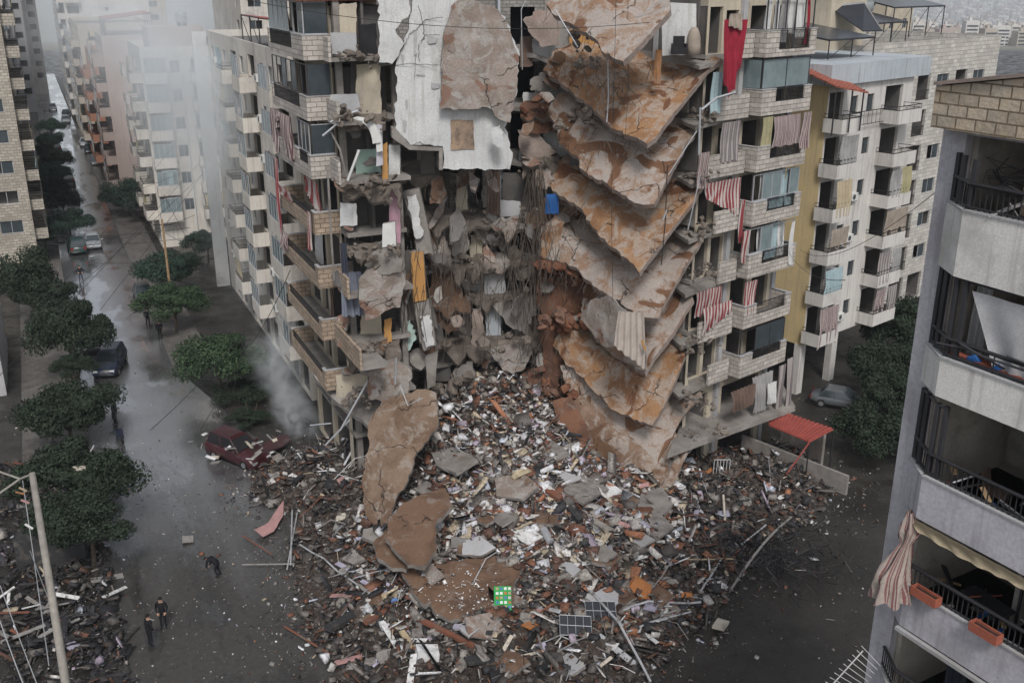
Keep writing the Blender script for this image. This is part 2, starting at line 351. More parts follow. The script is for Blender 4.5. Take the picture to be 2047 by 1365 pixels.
def curtain(F, a0, a1, z0, z1, n, material, parent, folds=None, amp=.09, drop=None, gather=0.0, seed=0, name='curtain', label=None, thick=True):
    """hanging cloth: drop(u) gives how far down (0..1) it reaches at u; gather pulls the foot together"""
    rnd = random.Random(seed); W = a1 - a0; nf = folds or max(3, int(abs(W) / .35)); nu = max(8, int(nf * 5)); nv = 10
    mb = MB(); V = []; ph = rnd.uniform(0, 6)
    for j in range(nv + 1):
        v = j / nv
        for i in range(nu + 1):
            u = i / nu; dl = drop(u) if drop else 1.0
            uu = .5 + (u - .5) * (1 - gather * v) + .02 * math.sin(v * 5 + u * 9 + ph) * v
            nn = n + amp * (.35 + .65 * v) * math.sin(u * nf * 2 * math.pi + ph + math.sin(v * 3 + u * 4)) + .05 * math.sin(v * 4 + ph)
            V.append(F.p(a0 + W * uu, nn, z1 - (z1 - z0) * v * dl + .03 * math.sin(u * 17 + ph) * v))
    fs = []
    for j in range(nv):
        for i in range(nu):
            k = j * (nu + 1) + i; fs.append((k, k + 1, k + nu + 2, k + nu + 1))
    mb.add(V, fs)
    for fi in range(len(fs)):
        j, i = divmod(fi, nu); H_ = (z1 - z0)
        mb.uv[fi] = [(W * i / nu, H_ * j / nv), (W * (i + 1) / nu, H_ * j / nv), (W * (i + 1) / nu, H_ * (j + 1) / nv), (W * i / nu, H_ * (j + 1) / nv)]
    return mb.build(name, M[material], parent, label, smooth=True)

def railing(F, a0, a1, n, z0, z1, parent, mt='iron', gap=.14, bars=True, ends=None, name='railing', rr=.02):
    mb = MB(); mb.fb(F, a0, a1, n - .03, n + .03, z1 - .05, z1, 0); mb.fb(F, a0, a1, n - .02, n + .02, z0 + .03, z0 + .07, 0)
    k = max(1, int(abs(a1 - a0) / gap))
    for i in range(k + 1):
        x = a0 + (a1 - a0) * i / k
        if bars or i % 6 == 0: mb.fb(F, x - rr / 2, x + rr / 2, n - rr / 2, n + rr / 2, z0, z1 - .05, 0)
    if ends is not None:
        for x in (a0, a1):
            for zz in (z1 - .05, z0 + .03): mb.fb(F, x - .02, x + .02, ends, n, zz, zz + .04, 0)
            kk = int(abs(n - ends) / gap)
            for i in range(kk): q = ends + (n - ends) * i / max(1, kk); mb.fb(F, x - rr / 2, x + rr / 2, q - rr / 2, q + rr / 2, z0, z1 - .05, 0)
    return mb.build(name, M[mt], parent)

def ac_unit(F, a, n, z, parent, s=1.0, name='air_conditioner'):
    mb = MB(); mb.fb(F, a, a + .8 * s, n, n + .3 * s, z, z + .55 * s, 0)
    for dx in (.1, .65): mb.fb(F, a + dx, a + dx + .04, n - .02, n + .32, z - .05, z, 1)
    c = F.p(a + .3 * s, n + .305 * s, z + .28 * s); pts = []
    for k in range(12): q = k * math.pi / 6; pts.append(F.p(a + .3 * s + .2 * s * math.cos(q), n + .308 * s, z + .28 * s + .2 * s * math.sin(q)))
    mb.add(pts, [tuple(range(12))], 1)
    return mb.build(name, [M['ac_white'], M['ac_fan']], parent)

def balcony(F, a0, a1, dep, z, parent, wallm='plaster_white', ph=.95, rail=None, slab=.18, label=None, railh=.35, nb=0.0):
    mb = MB(); t = .12
    mb.fb(F, a0, a1, nb, nb + dep, z, z + slab)
    mb.fb(F, a0, a1, nb + dep - t, nb + dep, z + slab, z + slab + ph)
    for x in (a0, a1 - t): mb.fb(F, x, x + t, nb, nb + dep - t, z + slab, z + slab + ph)
    o = mb.build('balcony', M[wallm], parent, label)
    if rail: railing(F, a0 + .03, a1 - .03, nb + dep - .06, z + slab + ph, z + slab + ph + railh, o, mt=rail, gap=.9, ends=nb)
    return o

def apartment(name, label, O, d, L, dep, z0, nfl, st, wm, bays, end_bays=(), group=None, flip=1, top=1.0, ground=3.2, seed=1, cat='building', roof='parapet', flr0=0, far_end=()):
    """block with the facade through O along d; bays = [(a, width, kind)]"""
    rnd = random.Random(seed); F = Fr(O, d, flip); T = thing(name, label, cat, (O[0], O[1], z0), group)
    zt = z0 + ground + nfl * st + top; mb = MB()
    def ops_of(b, n):
        r = []
        for k in range(nfl):
            zz = z0 + ground + k * st
            for (a, w_, kd) in b:
                if kd in 'wWsA': r.append((a, a + w_, zz + 1.0, zz + 2.35, 1.2))
                elif kd == 't': r.append((a, a + w_, zz + 1.5, zz + 2.2, .8))
                elif kd in 'bBl': r.append((a, a + w_, zz + .22, zz + 2.55, 2.0))
                elif kd in 'eE': r.append((a, a + w_, zz + 1.05, zz + 2.7, 1.6))
        return r
    g = []
    if ground > 2:
        x = .6
        while x < L - 3: g.append((x, x + 2.6, z0 + .15, z0 + ground - .5, 2.5)); x += 3.4
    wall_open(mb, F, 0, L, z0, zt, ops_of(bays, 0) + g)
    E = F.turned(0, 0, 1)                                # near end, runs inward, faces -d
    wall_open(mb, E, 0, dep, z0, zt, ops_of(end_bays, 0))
    E2 = F.turned(L, 0, -1); wall_open(mb, E2, 0, dep, z0, zt, ops_of(far_end, 0))
    mb.quad(F.p(0, -dep, z0), F.p(L, -dep, z0), F.p(L, -dep, zt), F.p(0, -dep, zt))
    rz = zt - top if roof == 'parapet' else zt
    mb.quad(F.p(0, 0, rz), F.p(L, 0, rz), F.p(L, -dep, rz), F.p(0, -dep, rz), 2)
    if roof == 'parapet':
        mb.quad(F.p(.15, -.15, rz), F.p(L - .15, -.15, rz), F.p(L - .15, -.15, zt), F.p(.15, -.15, zt)); mb.quad(F.p(.15, -dep + .15, rz), F.p(L - .15, -dep + .15, rz), F.p(L - .15, -dep + .15, zt), F.p(.15, -dep + .15, zt))
        for x in (.15, L - .15): mb.quad(F.p(x, -.15, rz), F.p(x, -dep + .15, rz), F.p(x, -dep + .15, zt), F.p(x, -.15, zt))
        for (x0, x1, y0, y1) in ((0, L, -.15, 0), (0, L, -dep, -dep + .15), (0, .15, -dep + .15, -.15), (L - .15, L, -dep + .15, -.15)):
            mb.quad(F.p(x0, y0, zt), F.p(x1, y0, zt), F.p(x1, y1, zt), F.p(x0, y1, zt))
    mb.build('wall', [M[wm], M['interior'], M['concrete_dark']], T)
    cl = ['cloth_sand', 'cloth_white', 'cloth_grey', 'cloth_greystripe', 'cloth_cyan', 'cloth_olive']
    cnt = {'w': 0, 'b': 0}
    for G, bb in ((F, bays), (E, end_bays), (E2, far_end)):
        for k in range(nfl):
            zz = z0 + ground + k * st
            for (a, w_, kd) in bb:
                if kd in 'wWsA' and cnt['w'] < 100:
                    cnt['w'] += 1; window(G, a, a + w_, zz + 1.0, zz + 2.35, 0, T, frame='alu_dark' if kd == 'W' else 'alu', op=.35, rnd=rnd)
                    if kd == 'A' and rnd.random() < .7: ac_unit(G, a + w_ + .15, 0, zz + .9, T)
                elif kd == 't' and cnt['w'] < 100: cnt['w'] += 1; window(G, a, a + w_, zz + 1.5, zz + 2.2, 0, T, panes=1, rnd=rnd)
                elif kd in 'bBeE':
                    if cnt['b'] < 100:
                        cnt['b'] += 1
                        balcony(G, a - .25, a + w_ + .25, 1.3, zz, T, wm, rail='iron' if kd in 'bB' and rnd.random() < .7 else None)
                        if kd in 'eE': window(G, a - .2, a + w_ + .2, zz + 1.15, zz + 2.75, 1.38, T, frame='alu', glass='glass_pale', panes=4, op=.1, rnd=rnd)
                        if rnd.random() < (.55 if kd in 'bB' else .3): curtain(G, a - .15 + rnd.uniform(0, w_ * .4), a + w_ + .1, zz + rnd.choice([.9, 1.2, 1.2, 1.7]), zz + 2.85, 1.15, rnd.choice(cl), T, amp=.05, seed=rnd.random())
                elif kd == 'l': railing(G, a, a + w_, -.05, zz + .22, zz + 1.1, T, gap=.2)
    return T, F, zt

def cdt(poly, step, jit, rnd, edge=None):
    """triangles filling a ragged outline given in photo pixels"""
    E = []; n = len(poly); edge = edge or step
    for i in range(n):
        a = poly[i]; b = poly[(i + 1) % n]; L_ = math.hypot(b[0] - a[0], b[1] - a[1]); k = max(1, int(L_ / edge))
        for q in range(k):
            t = q / k; j = 0 if q == 0 else (jit(a[0] + (b[0] - a[0]) * t, a[1] + (b[1] - a[1]) * t) if callable(jit) else jit)
            E.append((a[0] + (b[0] - a[0]) * t + rnd.uniform(-j, j), a[1] + (b[1] - a[1]) * t + rnd.uniform(-j, j)))
    def inside(x, y):
        c = False; j = len(E) - 1
        for i in range(len(E)):
            if (E[i][1] > y) != (E[j][1] > y) and x < (E[j][0] - E[i][0]) * (y - E[i][1]) / (E[j][1] - E[i][1]) + E[i][0]: c = not c
            j = i
        return c
    xs = [p[0] for p in E]; ys = [p[1] for p in E]; P = list(E); y = min(ys)
    while y < max(ys):
        x = min(xs)
        while x < max(xs):
            X = x + rnd.uniform(-.3, .3) * step; Y = y + rnd.uniform(-.3, .3) * step
            if inside(X, Y) and min((X - e[0]) ** 2 + (Y - e[1]) ** 2 for e in E) > (step * .35) ** 2: P.append((X, Y))
            x += step
        y += step * .87
    ne = len(E)
    res = geometry.delaunay_2d_cdt([Vector(p) for p in P], [(i, (i + 1) % ne) for i in range(ne)], [], 1, 1e-4)
    return [tuple(v) for v in res[0]], [tuple(f) for f in res[2]]

def sheet(name, poly, depth, thick, mats, parent=None, step=9, jit=2.5, bump=.10, seed=0, label=None, nscale=.35, vis=0, build=True, mb=None):
    """a slab or panel with a ragged outline, its own distance and a real thickness behind its face"""
    rnd = random.Random(seed); V2, T = cdt(poly, step, jit, rnd)
    W = []
    for (x, y) in V2:
        Y = depth(x, y); p = Vector(PY(x, y, Y)); q = noise.noise(p * nscale + Vector((seed * 3.1, 0, 0))) * bump * 2 + noise.noise(p * 1.3 + Vector((0, seed * 1.7, 0))) * bump
        d = Vector(ray(x, y)).normalized(); W.append(p + d * q)
    nrm = Vector((0, 0, 0))
    for f in T:
        a, b, c = (W[i] for i in f[:3]); nrm += (b - a).cross(c - a)
    nrm.normalize()
    if nrm.dot(Vector(ray(*V2[0]))) < 0: nrm = -nrm        # pointing away from the camera
    n = len(W); B = [w_ + nrm * thick * (1 + .25 * noise.noise(w_ * 2)) for w_ in W]
    own = mb is None
    mb = mb or MB(); ori = {}
    for f in T:
        for i in range(len(f)): ori[(f[i], f[(i + 1) % len(f)])] = 1
    fs = list(T) + [tuple(i + n for i in reversed(f)) for f in T]; m_ = [0] * len(T) + [1] * len(T)
    for (a, b) in ori:
        if (b, a) not in ori: fs.append((b, a, a + n, b + n)); m_.append(1)
    base = len(mb.v); mb.v.extend([tuple(p) for p in W] + [tuple(p) for p in B])
    for f, q in zip(fs, m_): mb.f.append(tuple(i + base for i in f)); mb.m.append(q)
    return mb.build(name, mats, parent, label) if own else mb

def bil(*c):
    """distance as a smooth function of the photo position through 3 or 4 control points (x, y, Y)"""
    A = np.array([[1, x, y] + ([x * y] if len(c) > 3 else []) for x, y, _ in c], float); k = np.linalg.lstsq(A, np.array([q[2] for q in c], float), rcond=None)[0]
    if len(c) > 3: return lambda x, y: k[0] + k[1] * x + k[2] * y + k[3] * x * y
    return lambda x, y: k[0] + k[1] * x + k[2] * y

def chunk(mb, c, s, rnd, mi=0, flat=.6):
    """one broken lump: a knocked-about box with cut corners"""
    P = []; Mx = Matrix.Rotation(rnd.uniform(0, 6.3), 3, 'Z') @ Matrix.Rotation(rnd.uniform(-1, 1), 3, 'X') @ Matrix.Rotation(rnd.uniform(-1, 1), 3, 'Y')
    sx, sy, sz = s * rnd.uniform(.6, 1.3), s * rnd.uniform(.6, 1.3), s * rnd.uniform(.3, 1) * flat
    ring = []
    k = rnd.randint(5, 7)
    for zi, sc_ in ((-.5, .8), (0, 1.0), (.5, .75)):
        for i in range(k):
            q = 2 * math.pi * i / k + rnd.uniform(-.3, .3); r = .5 * sc_ * rnd.uniform(.75, 1.1)
            P.append(tuple(Vector(c) + Mx @ Vector((sx * r * math.cos(q), sy * r * math.sin(q), sz * (zi + rnd.uniform(-.1, .1))))))
    fs = [tuple(range(k - 1, -1, -1)), tuple(2 * k + i for i in range(k))]
    for j in range(2):
        for i in range(k): fs.append((j * k + i, j * k + (i + 1) % k, (j + 1) * k + (i + 1) % k, (j + 1) * k + i))
    mb.add(P, fs, mi)

def wirepts(a, b, sag=.3, n=10, rnd=None, wob=0):
    a = Vector(a); b = Vector(b)
    return [a.lerp(b, t / n) - Vector((0, 0, sag * 4 * (t / n) * (1 - t / n))) + (Vector((rnd.uniform(-wob, wob), rnd.uniform(-wob, wob), rnd.uniform(-wob, wob))) if rnd else Vector((0, 0, 0))) for t in range(n + 1)]
# ------------------------------------------------------------------ people
mat('skin', (.45, .27, .19), (.40, .24, .17), bump=0, rough=.6); mat('jacket', (.009, .009, .012), (.006, .006, .008), bump=0); mat('trousers', (.010, .011, .016), (.007, .008, .011), bump=0); mat('hair', (.012, .010, .009), (.008, .007, .006), bump=0); mat('jeans', (.05, .06, .09), (.035, .04, .06), bump=0)
PEOPLE = {}
def figure(pose, trs):
    J = {'stand': dict(pel=(0,0,.95), ch=(.02,0,1.35), nk=(.03,0,1.52), hd=(.05,0,1.66), ls=(.02,.19,1.45), le=(.0,.27,1.16), lw=(.12,.2,.95), lh=(.16,.16,.9), lk=(.02,.1,.5), la=(-.03,.11,.09), lt=(.14,.12,.05)),
         'hips': dict(pel=(0,0,.95), ch=(.02,0,1.35), nk=(.03,0,1.52), hd=(.05,0,1.66), ls=(.02,.19,1.45), le=(-.08,.38,1.2), lw=(.06,.22,1.05), lh=(.08,.17,1.03), lk=(.03,.13,.5), la=(-.02,.17,.09), lt=(.15,.19,.05)),
         'bend': dict(pel=(0,0,.86), ch=(.38,0,1.05), nk=(.55,0,1.03), hd=(.68,0,.95), ls=(.46,.19,1.02), le=(.5,.23,.74), lw=(.56,.16,.52), lh=(.6,.13,.45), lk=(.1,.13,.45), la=(-.08,.15,.09), lt=(.1,.16,.05)),
         'walk': dict(pel=(0,0,.93), ch=(.05,0,1.33), nk=(.07,0,1.5), hd=(.1,0,1.63), ls=(.05,.19,1.43), le=(-.02,.26,1.15), lw=(.1,.22,.93), lh=(.14,.2,.87), lk=(.16,.1,.5), la=(.1,.11,.09), lt=(.28,.12,.05))}[pose]
    V_ = []; E_ = []; R_r = []
    def add(p, r, par=None):
        V_.append(p); R_r.append(r)
        if par is not None: E_.append((par, len(V_) - 1))
        return len(V_) - 1
    pel = add(J['pel'], .15); ch = add(J['ch'], .17, pel); nk = add(J['nk'], .06, ch); hdv = add(J['hd'], .105, nk); add((J['hd'][0] + .02, 0, J['hd'][2] + .09), .08, hdv)
    for s_ in (1, -1):
        f = lambda k: (J[k][0], J[k][1] * s_, J[k][2])
        g = lambda k: (J[k][0] - (.3 if pose == 'walk' and s_ < 0 and k in ('la', 'lt', 'lk') else 0) + (.1 if pose == 'walk' and s_ < 0 and k == 'lk' else 0), J[k][1] * s_, J[k][2] + (.08 if pose == 'walk' and s_ < 0 and k == 'la' else 0))
        a = add(f('ls'), .075, ch); a = add(f('le'), .055, a); a = add(f('lw'), .036, a); hnd = add(f('lh'), .032, a)
        base = Vector(f('lh')); dr = (Vector(f('lh')) - Vector(f('lw'))).normalized()
        for k in range(4): add(tuple(base + dr * (.065 + .008 * (k % 2)) + Vector((0, (k - 1.5) * .02, 0))), .010, hnd)
        add(tuple(base + Vector((.03, -.03 * s_, .0))), .011, hnd)
        h_ = add((J['pel'][0], .09 * s_, J['pel'][2] - .08), .10, pel); a = add(g('lk'), .065, h_); a = add(g('la'), .045, a); add(g('lt'), .042, a)
    me = bpy.data.meshes.new('sk'); me.from_pydata(V_, E_, []); o = bpy.data.objects.new('sk', me); COL.objects.link(o)
    md = o.modifiers.new('s', 'SKIN'); sv = me.skin_vertices[0].data
    for i, r in enumerate(R_r): sv[i].radius = (r, r * (1.15 if i in (0, 1) else 1)); sv[i].use_root = (i == 0)
    sb = o.modifiers.new('u', 'SUBSURF'); sb.levels = 2; sb.render_levels = 2
    dg = bpy.context.evaluated_depsgraph_get(); m2 = bpy.data.meshes.new_from_object(o.evaluated_get(dg)); bpy.data.objects.remove(o)
    mat('tyre', (.015, .015, .015), (.01, .01, .01), bump=0, rough=.8)
    for n_ in ('jacket', trs, 'skin', 'tyre'): m2.materials.append(M[n_])
    hh = Vector(J['hd']); hands = [Vector((J['lh'][0], J['lh'][1] * s_, J['lh'][2])) for s_ in (1, -1)]
    for p in m2.polygons:
        ce = p.center
        if (ce - hh).length < .17: mi = 2
        elif min((ce - h_).length for h_ in hands) < .09: mi = 2
        elif ce.z < .11: mi = 3
        elif ce.z < J['pel'][2] - .02 and not (pose == 'bend' and ce.x > .3): mi = 1
        else: mi = 0
        p.material_index = mi; p.use_smooth = True
    hb = bpy.data.meshes.new('hair'); hm = MB(); n = 8
    for i in range(5):
        th = math.pi * .5 * i / 4
        for k in range(n): hm.v.append((hh.x - .02 + .118 * math.cos(th) * math.cos(k * 2 * math.pi / n), .108 * math.cos(th) * math.sin(k * 2 * math.pi / n), hh.z + .03 + .125 * math.sin(th)))
    for i in range(4):
        for k in range(n): hm.f.append((i * n + k, i * n + (k + 1) % n, (i + 1) * n + (k + 1) % n, (i + 1) * n + k)); hm.m.append(0)
    PEOPLE[pose] = (m2, hm)
def person(px, py, heading, label, pose='stand', trs=None):
    c = PZ(px, py, 0); T = thing('person', label, 'person', c); m2, hm = PEOPLE[pose]
    b_ = bpy.data.objects.new('body', m2); COL.objects.link(b_); b_.parent = T; T.rotation_euler = (0, 0, heading)
    ho = hm.build('hair', M['hair'], None, smooth=True); ho.parent = T
    return T
for p_, t_ in (('stand', 'trousers'), ('hips', 'jeans'), ('bend', 'trousers'), ('walk', 'trousers')): figure(p_, t_)
# ------------------------------------------------------------------ frames of the street grid
OL = (-11.18, 56.12); DL = (-.42, .9075)
OR_ = (14.07, 58.13); DR = (.762, .648)
FL = Fr(OL, DL, -1)      # left wing facade: a away from the camera, n out over the street
FR = Fr(OR_, DR, 1)      # right wing facade: a away to the right, n out towards the camera
ZB = lambda k: 6.5 + 3.2 * (k - 1)

# ------------------------------------------------------------------ ground
def ground_materials():
    m = bpy.data.materials.new('ground_dirt'); m.use_nodes = True; t = m.node_tree; N = t.nodes; L = t.links; b = N['Principled BSDF']
    tc = N.new('ShaderNodeTexCoord')
    def nz(sc, det=6, ro=.6, vec=None):
        q = N.new('ShaderNodeTexNoise'); q.inputs['Scale'].default_value = sc; q.inputs['Detail'].default_value = det; q.inputs['Roughness'].default_value = ro; L.new(vec or tc.outputs['Object'], q.inputs[0]); return q
    def rp(src, a, bb, ca, cb):
        q = N.new('ShaderNodeValToRGB'); q.color_ramp.elements[0].position = a; q.color_ramp.elements[1].position = bb; q.color_ramp.elements[0].color = (*ca, 1); q.color_ramp.elements[1].color = (*cb, 1); L.new(src, q.inputs[0]); return q
    a = rp(nz(.25).outputs[0], .35, .7, (.020, .018, .016), (.038, .034, .030)); c = rp(nz(9, 4).outputs[0], .45, .75, (.75, .75, .75), (1.7, 1.65, 1.55))
    mx = N.new('ShaderNodeMix'); mx.data_type = 'RGBA'; mx.blend_type = 'MULTIPLY'; mx.inputs[0].default_value = 1; L.new(a.outputs[0], mx.inputs[6]); L.new(c.outputs[0], mx.inputs[7]); L.new(mx.outputs[2], b.inputs['Base Color'])
    r = rp(nz(.35).outputs[0], .45, .62, (.32,) * 3, (.85,) * 3); L.new(r.outputs[0], b.inputs['Roughness'])
    bp = N.new('ShaderNodeBump'); bp.inputs['Strength'].default_value = .6; bp.inputs['Distance'].default_value = .06; L.new(nz(5, 8, .75).outputs[0], bp.inputs['Height']); L.new(bp.outputs[0], b.inputs['Normal'])
    M['dirt'] = m
    m = bpy.data.materials.new('wet_asphalt'); m.use_nodes = True; t = m.node_tree; N = t.nodes; L = t.links; b = N['Principled BSDF']; tc = N.new('ShaderNodeTexCoord')
    mp = N.new('ShaderNodeMapping'); mp.inputs['Rotation'].default_value = (0, 0, -math.atan2(DL[0], DL[1]) * -1); L.new(tc.outputs['Object'], mp.inputs[0])
    mp2 = N.new('ShaderNodeMapping'); mp2.inputs['Scale'].default_value = (1.0, .12, 1); L.new(mp.outputs[0], mp2.inputs[0])      # long wheel tracks
    a = rp(nz(.5).outputs[0], .3, .7, (.060, .060, .063), (.115, .114, .116)); c = rp(nz(6, 6).outputs[0], .45, .8, (.8, .8, .8), (1.6, 1.55, 1.5))
    mx = N.new('ShaderNodeMix'); mx.data_type = 'RGBA'; mx.blend_type = 'MULTIPLY'; mx.inputs[0].default_value = 1; L.new(a.outputs[0], mx.inputs[6]); L.new(c.outputs[0], mx.inputs[7]); L.new(mx.outputs[2], b.inputs['Base Color'])
    tr = nz(.55, 4, .6, mp2.outputs[0]); pu = nz(.22, 6, .65); ad = N.new('ShaderNodeMath'); ad.operation = 'ADD'; L.new(tr.outputs[0], ad.inputs[0]); L.new(pu.outputs[0], ad.inputs[1])
    r = rp(ad.outputs[0], .92, 1.12, (.07,) * 3, (.24,) * 3)
    r.color_ramp.elements[1].position = 1.0; L.new(r.outputs[0], b.inputs['Roughness']); b.inputs['Specular IOR Level'].default_value = 1.0; b.inputs['Coat Weight'].default_value = .8; b.inputs['Coat Roughness'].default_value = .12
    bp = N.new('ShaderNodeBump'); bp.inputs['Strength'].default_value = .35; bp.inputs['Distance'].default_value = .02; L.new(nz(7, 5, .7).outputs[0], bp.inputs['Height']); L.new(bp.outputs[0], b.inputs['Normal'])
    # mud dragged from the site covers the near end of the street
    pos = N.new('ShaderNodeVectorMath'); pos.operation = 'DOT_PRODUCT'; L.new(tc.outputs['Object'], pos.inputs[0]); pos.inputs[1].default_value = (DL[0], DL[1], 0)
    a0 = OL[0] * DL[0] + OL[1] * DL[1]; ns = N.new('ShaderNodeMath'); ns.operation = 'MULTIPLY_ADD'; L.new(nz(.28, 6, .7, mp2.outputs[0]).outputs[0], ns.inputs[0]); ns.inputs[1].default_value = 26; L.new(pos.outputs['Value'], ns.inputs[2])
    mrr = N.new('ShaderNodeMapRange'); mrr.inputs[1].default_value = a0 + 4; mrr.inputs[2].default_value = a0 + 22; mrr.inputs[3].default_value = 1; mrr.inputs[4].default_value = 0; L.new(ns.outputs[0], mrr.inputs[0])
    mudc = rp(nz(3.5, 9, .75).outputs[0], .35, .7, (.012, .011, .0095), (.044, .039, .034)); m3 = N.new('ShaderNodeMix'); m3.data_type = 'RGBA'; L.new(mrr.outputs[0], m3.inputs[0]); L.new(mx.outputs[2], m3.inputs[6]); L.new(mudc.outputs[0], m3.inputs[7]); L.new(m3.outputs[2], b.inputs['Base Color'])
    mr2 = rp(ad.outputs[0], .80, .97, (.22,) * 3, (.85,) * 3); m4 = N.new('ShaderNodeMix'); m4.data_type = 'RGBA'; L.new(mrr.outputs[0], m4.inputs[0]); L.new(r.outputs[0], m4.inputs[6]); L.new(mr2.outputs[0], m4.inputs[7]); L.new(m4.outputs[2], b.inputs['Roughness'])
    cw = N.new('ShaderNodeMath'); cw.operation = 'MULTIPLY_ADD'; L.new(mrr.outputs[0], cw.inputs[0]); cw.inputs[1].default_value = -1.0; cw.inputs[2].default_value = 1.0; L.new(cw.outputs[0], b.inputs['Coat Weight']); b.inputs['Coat IOR'].default_value = 2.3; L.new(r.outputs[0], b.inputs['Coat Roughness'])
    M['asphalt'] = m
    m = bpy.data.materials.new('mud'); m.use_nodes = True; t = m.node_tree; N = t.nodes; L = t.links; b = N['Principled BSDF']; tc = N.new('ShaderNodeTexCoord')
    a = rp(nz(.35, 6).outputs[0], .35, .7, (.022, .020, .018), (.050, .045, .040)); c = rp(nz(7, 8, .8).outputs[0], .4, .75, (.7, .7, .7), (1.9, 1.85, 1.75))
    mx = N.new('ShaderNodeMix'); mx.data_type = 'RGBA'; mx.blend_type = 'MULTIPLY'; mx.inputs[0].default_value = 1; L.new(a.outputs[0], mx.inputs[6]); L.new(c.outputs[0], mx.inputs[7]); L.new(mx.outputs[2], b.inputs['Base Color'])
    mp = N.new('ShaderNodeMapping'); mp.inputs['Rotation'].default_value = (0, 0, math.atan2(DL[0], DL[1])); L.new(tc.outputs['Object'], mp.inputs[0]); mp2 = N.new('ShaderNodeMapping'); mp2.inputs['Scale'].default_value = (1.6, .09, 1); L.new(mp.outputs[0], mp2.inputs[0])
    ad = N.new('ShaderNodeMath'); ad.operation = 'ADD'; L.new(nz(1.0, 4, .6, mp2.outputs[0]).outputs[0], ad.inputs[0]); L.new(nz(.3, 5).outputs[0], ad.inputs[1])
    r = rp(ad.outputs[0], .84, .98, (.16,) * 3, (.75,) * 3); L.new(r.outputs[0], b.inputs['Roughness']); b.inputs['Specular IOR Level'].default_value = .6
    bp = N.new('ShaderNodeBump'); bp.inputs['Strength'].default_value = .5; bp.inputs['Distance'].default_value = .05; L.new(nz(6, 8, .75).outputs[0], bp.inputs['Height']); L.new(bp.outputs[0], b.inputs['Normal'])
    M['mud'] = m
ground_materials()
mat('pavement', (.16, .15, .14), (.11, .10, .095), sc=1, bump=.3, rough=.6, dirt=(.07, .062, .055), dsc=.4, brick=(.4, .4, (.6, .6, .6), .02))
mat('kerb_stone', (.13, .125, .12), (.09, .085, .08), bump=.3)

# the ground is one sheet: flat round the site, then falling to the valley with the far city and rising to the mountain
def gz(x, y):
    if y < 420: return 0.0
    if y < 2700: return -130 * ((y - 420) / 2280)
    if y < 4600: return -130 + 20 * (y - 2700) / 1900
    return -110 + 110 * min(1, (y - 4600) / 4000) * (1 + .12 * math.sin(x / 700))
mb = MB()
ys = [-40 + 460 * (i / 46) for i in range(47)] + [600, 900, 1300, 1900, 2700, 3300, 4000, 4600] + [4900 + 350 * i for i in range(15)]
xs = [-700 + 1400 * i / 60 for i in range(61)]
xs = [-5200, -3500, -2200, -1300] + xs + [1000 + 350 * i for i in range(13)]
for y in ys:
    for x in xs: mb.v.append((x, y, gz(x, y) - .004 + (9 * noise.noise(Vector((x / 300, y / 300, 0))) if y > 4700 else 0)))
q = len(xs)
for j in range(len(ys) - 1):
    for i in range(q - 1): mb.f.append((j * q + i, j * q + i + 1, (j + 1) * q + i + 1, (j + 1) * q + i)); mb.m.append(1 if ys[j] > 420 else 0)
mat('far_land', (.14, .145, .11), (.20, .19, .16), sc=.01, bump=0)
tag(mb.build('ground', [M['dirt'], M['far_land']]), kind='structure')

# the street runs away along the left wing; its axis is parallel to DL
FS = Fr((-11.18, 56.12), DL, -1)
mb = MB()
road_in, road_out = 6.6, 16.2
pts = [(-34, -4, 24), (-22, -2, 18), (-14, -1, 15), (-6, 0, 13.8), (2, 1, 13.4), (10, 3, 13.3), (18, 4.6, 13.3), (26, 6.3, 13.3)] + [(a, 6.3, 13.3) for a in range(34, 320, 8)]
for i in range(len(pts) - 1):
    (a0, i0, o0), (a1, i1, o1) = pts[i], pts[i + 1]
    mb.quad(FS.p(a0, i0, 0), FS.p(a0, o0, 0), FS.p(a1, o1, 0), FS.p(a1, i1, 0))
tag(mb.build('road', M['asphalt']), kind='structure')
def strip(name, n0, n1, a0, a1, z, m_, top=None):
    mb = MB(); a = a0
    while a < a1:
        b = min(a + 6, a1); mb.fb(FS, a, b - .01, n0, n1, 0, z); a = b
    return tag(mb.build(name, m_), kind='structure')
strip('pavement', 3.1, 6.05, 26, 300, .13, M['pavement']); strip('kerb', 6.06, 6.3, 26, 300, .15, M['kerb_stone'])
strip('pavement', 13.55, 17.5, 2, 300, .13, M['pavement']); strip('kerb', 13.3, 13.54, 2, 300, .15, M['kerb_stone'])
# ------------------------------------------------------------------ the half collapsed apartment block
RB = random.Random(11)
B = thing('collapsed_apartment_block', 'tall stone balconied apartment block with its corner torn away and brown floor slabs hanging down', 'building', (OR_[0] - 8, OR_[1] + 6, 0))
